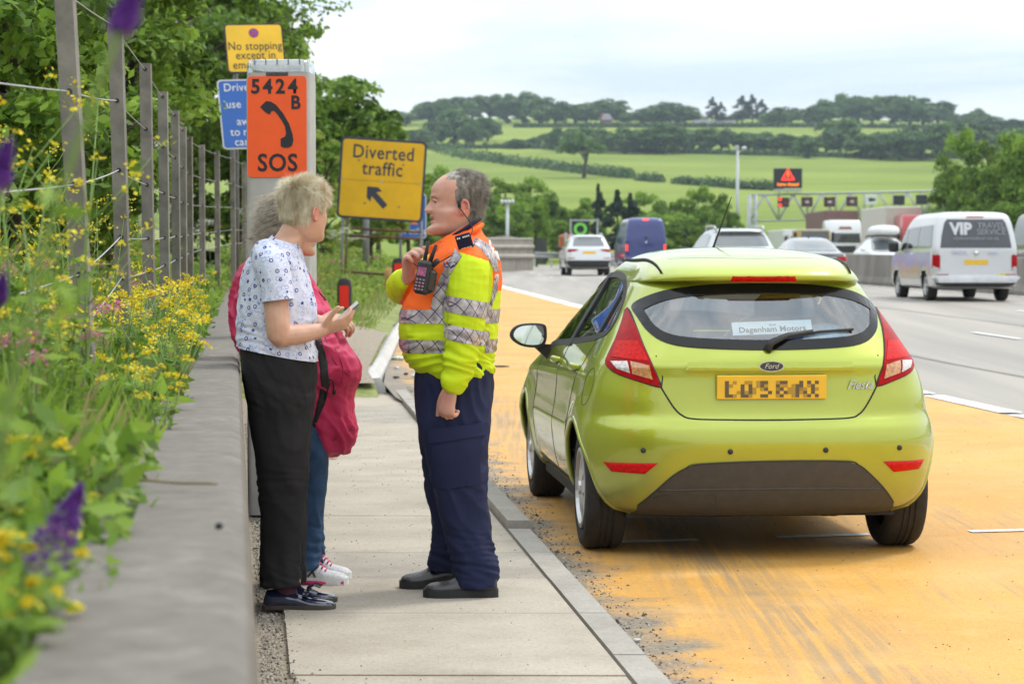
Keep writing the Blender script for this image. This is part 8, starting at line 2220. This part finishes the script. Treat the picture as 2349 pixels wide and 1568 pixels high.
# ---- wild flowers, each plant a thing with stem, leaves and flowers
M_stem = mat('flower_stem', (.16, .26, .06), .7, var=.2)
M_fy = leafmat('petal_yellow', (.80, .58, .008), (.88, .70, .02), .3); M_fy2 = leafmat('petal_lemon', (.76, .66, .03), (.82, .74, .06), .3)
M_fp = leafmat('petal_purple', (.17, .045, .36), (.25, .08, .46), .3); M_fk = leafmat('petal_pink', (.62, .16, .32), (.70, .28, .42), .3); M_fw = leafmat('petal_white', (.68, .70, .62), (.76, .78, .70), .3)
def flower_proto(kind, seed):
 g = random.Random(seed); gn = np.random.default_rng(seed); st = MB(); heads = []; lv = []
 if kind == 'mustard':
  H = g.uniform(.65, .95); top = Vector((g.uniform(-.12, .12), g.uniform(-.12, .12), H)); st.tube([Vector((0, 0, -.05)), top * .5 + Vector((g.uniform(-.03, .03), 0, 0)), top], [.004, .003, .0018], 5); heads.append(top)
  for i in range(g.randint(5, 9)):
   z = g.uniform(.35, .9); b = top * z; a = g.uniform(0, 6.28); L = g.uniform(.10, .28); e = b + Vector((math.cos(a) * L * .7, math.sin(a) * L * .7, L * .75)); st.tube([b, b.lerp(e, .5) + Vector((0, 0, -.01)), e], [.0022, .0018, .0012], 4); heads.append(e)
   if g.random() < .6: heads.append(b.lerp(e, .6) + Vector((g.uniform(-.03, .03), g.uniform(-.03, .03), .02)))
  n, r, ls = 9, .014, .0068; lfz = .55
 elif kind == 'ragwort':
  H = g.uniform(.28, .46)
  for i in range(g.randint(7, 11)):
   a = g.uniform(0, 6.28); L = g.uniform(.05, .20); e = Vector((math.cos(a) * L, math.sin(a) * L, H * g.uniform(.75, 1.08))); st.tube([Vector((0, 0, -.05)), Vector((e.x * .4, e.y * .4, H * .5)), e], [.003, .0025, .0015], 4)
   for q in range(3): heads.append(e + Vector((g.uniform(-.03, .03), g.uniform(-.03, .03), g.uniform(-.008, .012))))
  n, r, ls = 7, .010, .0075; lfz = .8
 elif kind == 'valerian':
  H = g.uniform(.35, .6)
  for i in range(3):
   a = g.uniform(0, 6.28); e = Vector((math.cos(a) * .08, math.sin(a) * .08, H * g.uniform(.8, 1))); st.tube([Vector((0, 0, -.05)), e], [.003, .002], 4); heads += [e, e + Vector((.015, .01, -.015)), e + Vector((-.015, .0, -.02))]
  n, r, ls = 18, .016, .006; lfz = .7
 elif kind == 'groundsel':
  H = g.uniform(.14, .2)
  for i in range(6):
   a = g.uniform(0, 6.28); L = g.uniform(.02, .09); e = Vector((math.cos(a) * L, math.sin(a) * L, H * g.uniform(.5, 1.1))); st.tube([Vector((0, 0, -.05)), Vector((e.x * .4, e.y * .4, H * .4)), e], [.002, .0016, .0012], 5); heads.append(e)
   if g.random() < .6: heads.append(e + Vector((g.uniform(-.025, .025), g.uniform(-.025, .025), g.uniform(-.02, .0))))
  n, r, ls = 40, .0065, .0050; lfz = .9
 else:   # cow parsley
  H = g.uniform(.7, 1.1); top = Vector((0, 0, H)); st.tube([Vector((0, 0, -.05)), top], [.005, .003], 5)
  for i in range(8):
   a = g.uniform(0, 6.28); L = g.uniform(.06, .30); e = Vector((math.cos(a) * L, math.sin(a) * L, H * g.uniform(.8, 1.05))); st.tube([top * .65, e], [.0025, .0015], 4); heads += [e, e + Vector((.03, .02, 0)), e + Vector((-.03, .01, 0)), e + Vector((0, -.03, 0))]
  n, r, ls = 12, .022, .008; lfz = .6
 C = np.concatenate([np.array(h) + gn.normal(0, 1, (n, 3)) * np.array([r, r, r * .5]) for h in heads]); N = np.tile([0, 0, 1.0], (len(C), 1))
 mats = {'mustard': [M_fy2, M_fy], 'ragwort': [M_fy, M_fy2], 'groundsel': [M_fy, M_fy2], 'valerian': [M_fk, M_fk], 'parsley': [M_fw, M_fw]}[kind]
 fm = quad_mesh('flowers', leaves(C, N, ls * gn.uniform(.7, 1.3, len(C)), .8, .6), gn.choice([0, 0, 1], len(C)), mats)
 k = 40; a = gn.random(k) * 6.28; zz = gn.random(k) * H * lfz; L = .02 + .05 * (1 - zz / H)
 LC = np.stack([np.cos(a) * L, np.sin(a) * L, zz], 1); al = np.stack([np.cos(a), np.sin(a), np.full(k, .3)], 1)
 lm = quad_mesh('foliage', leaves(LC, np.tile([0, 0, 1.0], (k, 1)), gn.uniform(.02, .05, k), .3, .4, al), gn.choice([1, 2], k), LEAF)
 return st.mesh('stems', M_stem, True), lm, fm
FL = {k: [flower_proto(k, 300 + i * 7 + ord(k[0])) for i in range(3)] for k in ('mustard', 'ragwort', 'valerian', 'parsley', 'groundsel')}
FLAB = {'mustard': ('mustard_plant',), 'ragwort': ('ragwort_plant',), 'groundsel': ('groundsel_plant',), 'valerian': ('valerian_plant',), 'parsley': ('cow_parsley_plant',)}
FNAME = {'mustard': 'tall wild mustard with small yellow flower clusters', 'ragwort': 'bushy ragwort with flat heads of yellow daisies', 'groundsel': 'small groundsel with round yellow heads', 'valerian': 'pink flowered valerian', 'parsley': 'white flowered cow parsley'}
def flower(kind, pos, s=1.0, verge=False):
 nm = FLAB[kind][0]; D = pos[1]
 where = 'on the verge round the diversion sign' if verge else 'at the near wall edge below the purple spike' if D < 4 else 'before the tallest fence post' if D < 6.6 else 'between the tallest fence post and the next' if D < 8.9 else 'between the second and third fence posts' if D < 11.1 else 'between the third and fifth fence posts' if D < 15.5 else 'beyond the fifth fence post'
 p = rnd.choice(FL[kind]); t = thing(nm, FNAME[kind] + ' ' + where, 'plant', kind + ' plants ' + where, loc=pos, rz=rnd.uniform(0, 6.28)); t.scale = (s, s, s)
 for n_, me in zip(('stems', 'foliage', 'flowers'), p): link_mesh(n_, me, t)['kind'] = 'stuff'
rf = random.Random(31)
for i in range(40):
 D = 5.0 + 20 * rf.random() ** 1.4; e = .12 + rf.random() * min(2.0, .25 + D * .09); flower('mustard', bank_pt(D, e), rf.uniform(.55, 1.0))
for i in range(34):
 D = 5.4 + 13 * rf.random() ** 1.2; e = rf.random() ** 1.5 * .45 - .02; flower('ragwort', bank_pt(D, e), rf.uniform(.6, 1.0) * (.75 if D < 6 else 1))
for i in range(16): flower('valerian', bank_pt(5 + 12 * rf.random(), .15 + rf.random() * .7), rf.uniform(.6, 1.0))
for i in range(40):
 D = 16 + 24 * rf.random(); flower('parsley', bank_pt(D, .5 + rf.random() * 2.5), rf.uniform(.9, 1.4))
for i in range(26):   # on the verge beyond the path
 D = 30 + 26 * rf.random(); ee = 1.0 + rf.random() * 2.5; x = K2(D) - .3 - ee; z = zr(D) + .14 + .22 * min(ee, 3)
 flower(rf.choice(['mustard', 'ragwort', 'parsley', 'valerian']), (x, D, z), rf.uniform(1.0, 1.6), True)
# near plants, out of focus beside the lens
for u, v, D, kind, s in ((60, 1240, 2.9, 'groundsel', 1.0), (30, 1440, 2.35, 'groundsel', .8), (-10, 1330, 2.5, 'groundsel', .9), (190, 1290, 2.6, 'groundsel', .8), (100, 1000, 3.6, 'groundsel', 1.0), (80, 620, 4.6, 'mustard', .75), (20, 480, 4.8, 'mustard', .8), (60, 250, 5.0, 'mustard', .95), (15, 160, 4.9, 'mustard', 1.05), (60, 700, 4.4, 'valerian', .7), (160, 640, 5.2, 'valerian', .8)):
 x = min(XU(u, D), WLINE(D) + WLEFT - .01); e = WLINE(D) + WLEFT + .03 - x; flower(kind, (x, D, bank_z(D, max(0, e))), s)
def buddleia(u, v, D, L, label):
 p = P(u, v, D); base = Vector((min(p.x - .03, WLINE(D) + WLEFT - .02), D + .05, .9)); t = thing('buddleia_spray', label, 'plant', loc=base)
 up = (p - base).normalized(); ax = (up + Vector((.25, 0, .2))).normalized()
 MB().tube(smooth_path([base, base.lerp(p, .6) + Vector((-.02, 0, .02)), p - ax * L * .5], 5), [.003] * 11, 5).build('stem', M_stem, t, smooth=True)
 n = 420; f = nr.random(n); C = np.array(p) + (f[:, None] - .5) * L * np.array(ax) + unit(nr.normal(0, 1, (n, 3))) * (L * .27 * (1.15 - f))[:, None]
 link_mesh('flowers', quad_mesh('flowers', leaves(C - np.array(base), nr.normal(0, 1, (n, 3)), .0042, .8), np.zeros(n), [M_fp]), t)['kind'] = 'stuff'
 k = 24; f = nr.random(k) * .8; C = np.array(base) + f[:, None] * np.array(p - base) + nr.normal(0, .02, (k, 3)); link_mesh('foliage', quad_mesh('foliage', leaves(C - np.array(base), nr.normal(0, 1, (k, 3)), .022, .3), nr.choice([1, 2], k), LEAF), t)
buddleia(148, 1195, 2.35, .085, 'purple flower spike leaning over the wall near the yellow ragwort')
buddleia(300, 6, 1.75, .036, 'purple flower spike high beside the second fence post')
buddleia(8, 372, 1.9, .034, 'purple flower spike beside the tall mustard')
buddleia(2, 660, 2.6, .03, 'small faint purple flower spike low among the grass')
# bramble shoot across the wall top
def bramble():
 D = 3.95; z = WALL_Z + .012; a = Vector((XU(205, D) - .04, D, z + .01)); pts = [a, Vector((XU(290, D), D - .01, z + .012)), Vector((XU(390, D), D + .0, z + .004)), Vector((XU(500, D), D - .02, z + .004))]
 t = thing('bramble_shoot', 'thin green bramble shoot lying across the wall top', 'plant', loc=a)
 MB().tube(smooth_path(pts, 5), .0025, 5).build('stem', mat('bramble_stem', (.16, .12, .05), .7), t, smooth=True)
 for u, v, s in ((245, 1118, .018), (300, 1085, .014), (318, 1078, .012), (312, 1092, .012), (440, 1130, .010), (490, 1136, .010)):
  c = P(u, v, D); n_ = Vector((.1, -.6, .8)).normalized(); tx = Vector((1, 0, .2)).normalized(); b = n_.cross(tx)
  MB().add([c - tx * s, c - b * s * .5, c + tx * s, c + b * s * .5], [(0, 1, 2, 3)]).build('leaf', LEAF[2], t)
 MB().tube([pts[1], P(305, 1090, D)], .0015, 4).build('stalk', M_stem, t)
bramble()

# ---- grit and litter
def grit():
 g = np.random.default_rng(3)
 def stones(name, label, pts, sizes, mats, mi):
  V = []; base = np.array([(1, 0, 0), (-.5, .86, 0), (-.5, -.86, 0), (0, 0, .8)])
  n = len(pts); k = base[None] * (1 + g.uniform(-.3, .3, (n, 4, 3))); a = g.random(n) * 6.28; c, s = np.cos(a), np.sin(a)
  x = k[:, :, 0] * c[:, None] - k[:, :, 1] * s[:, None]; y = k[:, :, 0] * s[:, None] + k[:, :, 1] * c[:, None]
  P3 = np.stack([x, y, k[:, :, 2]], 2) * sizes[:, None, None] + pts[:, None, :]
  idx = [(0, 1, 3), (1, 2, 3), (2, 0, 3)]; fs = [(4 * i + a_, 4 * i + b_, 4 * i + c_) for i in range(n) for a_, b_, c_ in idx]
  me = bpy.data.meshes.new(name); me.from_pydata(P3.reshape(-1, 3).tolist(), [], fs)
  for m in mats: me.materials.append(m)
  me.polygons.foreach_set('material_index', np.repeat(mi, 3).astype(np.int32)); me.update()
  tag(link_mesh(name, me), label, 'grit', kind='stuff')
 MS = [mat('stone_pale', (.42, .38, .32), .9, var=.2), mat('stone_mid', (.24, .21, .17), .9, var=.2), mat('stone_dark', (.07, .06, .05), .9, var=.2)]
 n = 5200; D = 6 + 13 * g.random(n) ** 1.3; X = -.1221 * D + WFACE_B + .005 + np.abs(g.normal(0, .055, n)); stones('gravel', 'loose gravel along the foot of the wall', np.stack([X, D, np.where(X > -.1221 * D + WFACE_B + .1, .0, -.014)], 1), g.uniform(.003, .009, n), MS, g.choice([0, 0, 1, 2], n))
 n = 900; D = 6.5 + 15 * g.random(n); f = g.random(n); X = (-.1221 * D + .15) * (1 - f) + (np.array([KI(q) for q in D]) - .02) * f; stones('path_grit', 'dark grit scattered over the footpath', np.stack([X, D, np.full(n, .0)], 1), g.uniform(.0015, .0055, n), MS, g.choice([1, 2, 2], n))
 n = 3200; D = 6.5 + 17 * g.random(n); X = np.array([KI(q) for q in D]) + .135 + np.abs(g.normal(0, .11, n)); stones('debris', 'dirt and crumbs of stone in the channel beside the kerb', np.stack([X, D, np.array([zr(q) for q in D])], 1), g.uniform(.002, .009, n) * np.where(g.random(n) < .04, 2.2, 1), MS, g.choice([0, 1, 1, 2, 2], n))
 n = 1400; D = 7 + 20 * g.random(n) ** 1.3; X = np.array([KI(q) for q in D]) + .2 + g.random(n) * 5.5; stones('road_grit', 'black specks of grit on the orange surface', np.stack([X, D, np.array([zr(q) for q in D])], 1), g.uniform(.0015, .006, n), MS, g.choice([1, 2, 2], n))
 n = 4200; D = 22.8 + 9 * g.random(n); X = np.array([K2(q) for q in D]) - .3 - g.random(n) * 1.2; stones('apron_gravel', 'grey gravel where the footpath ends', np.stack([X, D, np.array([zr(q) + .085 + min(1, (q - 22.9) / 6) * .12 for q in D]) + (np.array([K2(q) for q in D]) - .3 - X) * .2 * np.clip((D - 22.9) / 6, 0, 1)], 1), g.uniform(.008, .025, n), MS, g.choice([0, 1, 1, 2], n))
 def chip(name, label, cat, u, v, D, z, sx, sy, sz, m, rot=0):
  p = Vector((XU(u, D), D, z)); mb = MB().ball((0, 0, 0), (sx, sy, sz), 8, 5); mb.v = [tuple(Matrix.Rotation(rot, 3, 'Z') @ (Vector(q) * (1 + .4 * noise.noise(Vector(q) * 90 + Vector((u, v, 0))))) + p) for q in mb.v]; tag(mb.build(name, m, smooth=False), label, cat)
 chip('tarry_scrap', 'flat black scrap lying near the weeds on the wall top', 'litter', 345, 985, 5.42, WALL_Z + .004, .042, .014, .005, M_dark)
 chip('paper_scrap', 'tiny white scrap of paper on the wall top', 'litter', 485, 1112, 4.08, WALL_Z + .002, .011, .006, .002, mat('paper', (.78, .78, .76), .8), .1)
 chip('dark_pebble', 'small black pebble on the wall top', 'pebble', 500, 1214, 3.4, WALL_Z + .004, .006, .006, .006, M_dark)
 chip('bark_strip', 'orange brown strip of bark on the path behind the jeans', 'litter', 758, 1048, 15.4, .006, .045, .006, .004, mat('bark_orange', (.45, .16, .05), .8))
 chip('tyre_scrap', 'black strip of tyre rubber on the orange surface beyond the officer', 'litter', 1145, 852, 27.0, zr(27) + .01, .12, .02, .012, M_dark)
 chip('foil_scrap', 'crumpled silver foil scrap beside the kerb', 'litter', 1462, 1437, 8.35, zr(8) + .008, .018, .01, .006, M_lgrey)
 chip('drinks_can', 'crushed pale can lying in the kerb channel', 'can', 912, 835, 28.5, zr(28) + .03, .09, .05, .03, mat('can_paint', (.45, .5, .42), .4, .5, var=.4, scale=30))
 for i in range(6):
  u, v = rf.uniform(905, 960), rf.uniform(840, 868); D = 5220 * 1.26 / (v - 600); chip('rubbish_scrap', ('flat black', 'crumpled white', 'bent silver', 'thick black', 'torn white', 'small silver')[i] + ' scrap of rubbish in the channel where the path ends', 'litter', u, v, D, zr(D) + .02, rf.uniform(.02, .05), rf.uniform(.02, .04), .015, [M_dark, mat('paper', (.78, .78, .76), .8), M_lgrey][i % 3])
grit()
# ================================================================== hazy air
def haze():
 m = bpy.data.materials.new('haze_air'); m.use_nodes = True; n = m.node_tree.nodes; l = m.node_tree.links; n.clear()
 out = n.new('ShaderNodeOutputMaterial'); v = n.new('ShaderNodeVolumePrincipled'); v.inputs['Color'].default_value = (.72, .87, 1.0, 1); v.inputs['Density'].default_value = .00017; v.inputs['Anisotropy'].default_value = .2
 l.new(v.outputs[0], out.inputs['Volume'])
 o = MB().box((0, 1480, 40), (5200, 3200, 190)).build('haze', m); o['kind'] = 'stuff'; o['label'] = 'pale summer haze over the fields and road'; o['category'] = 'haze'
haze()
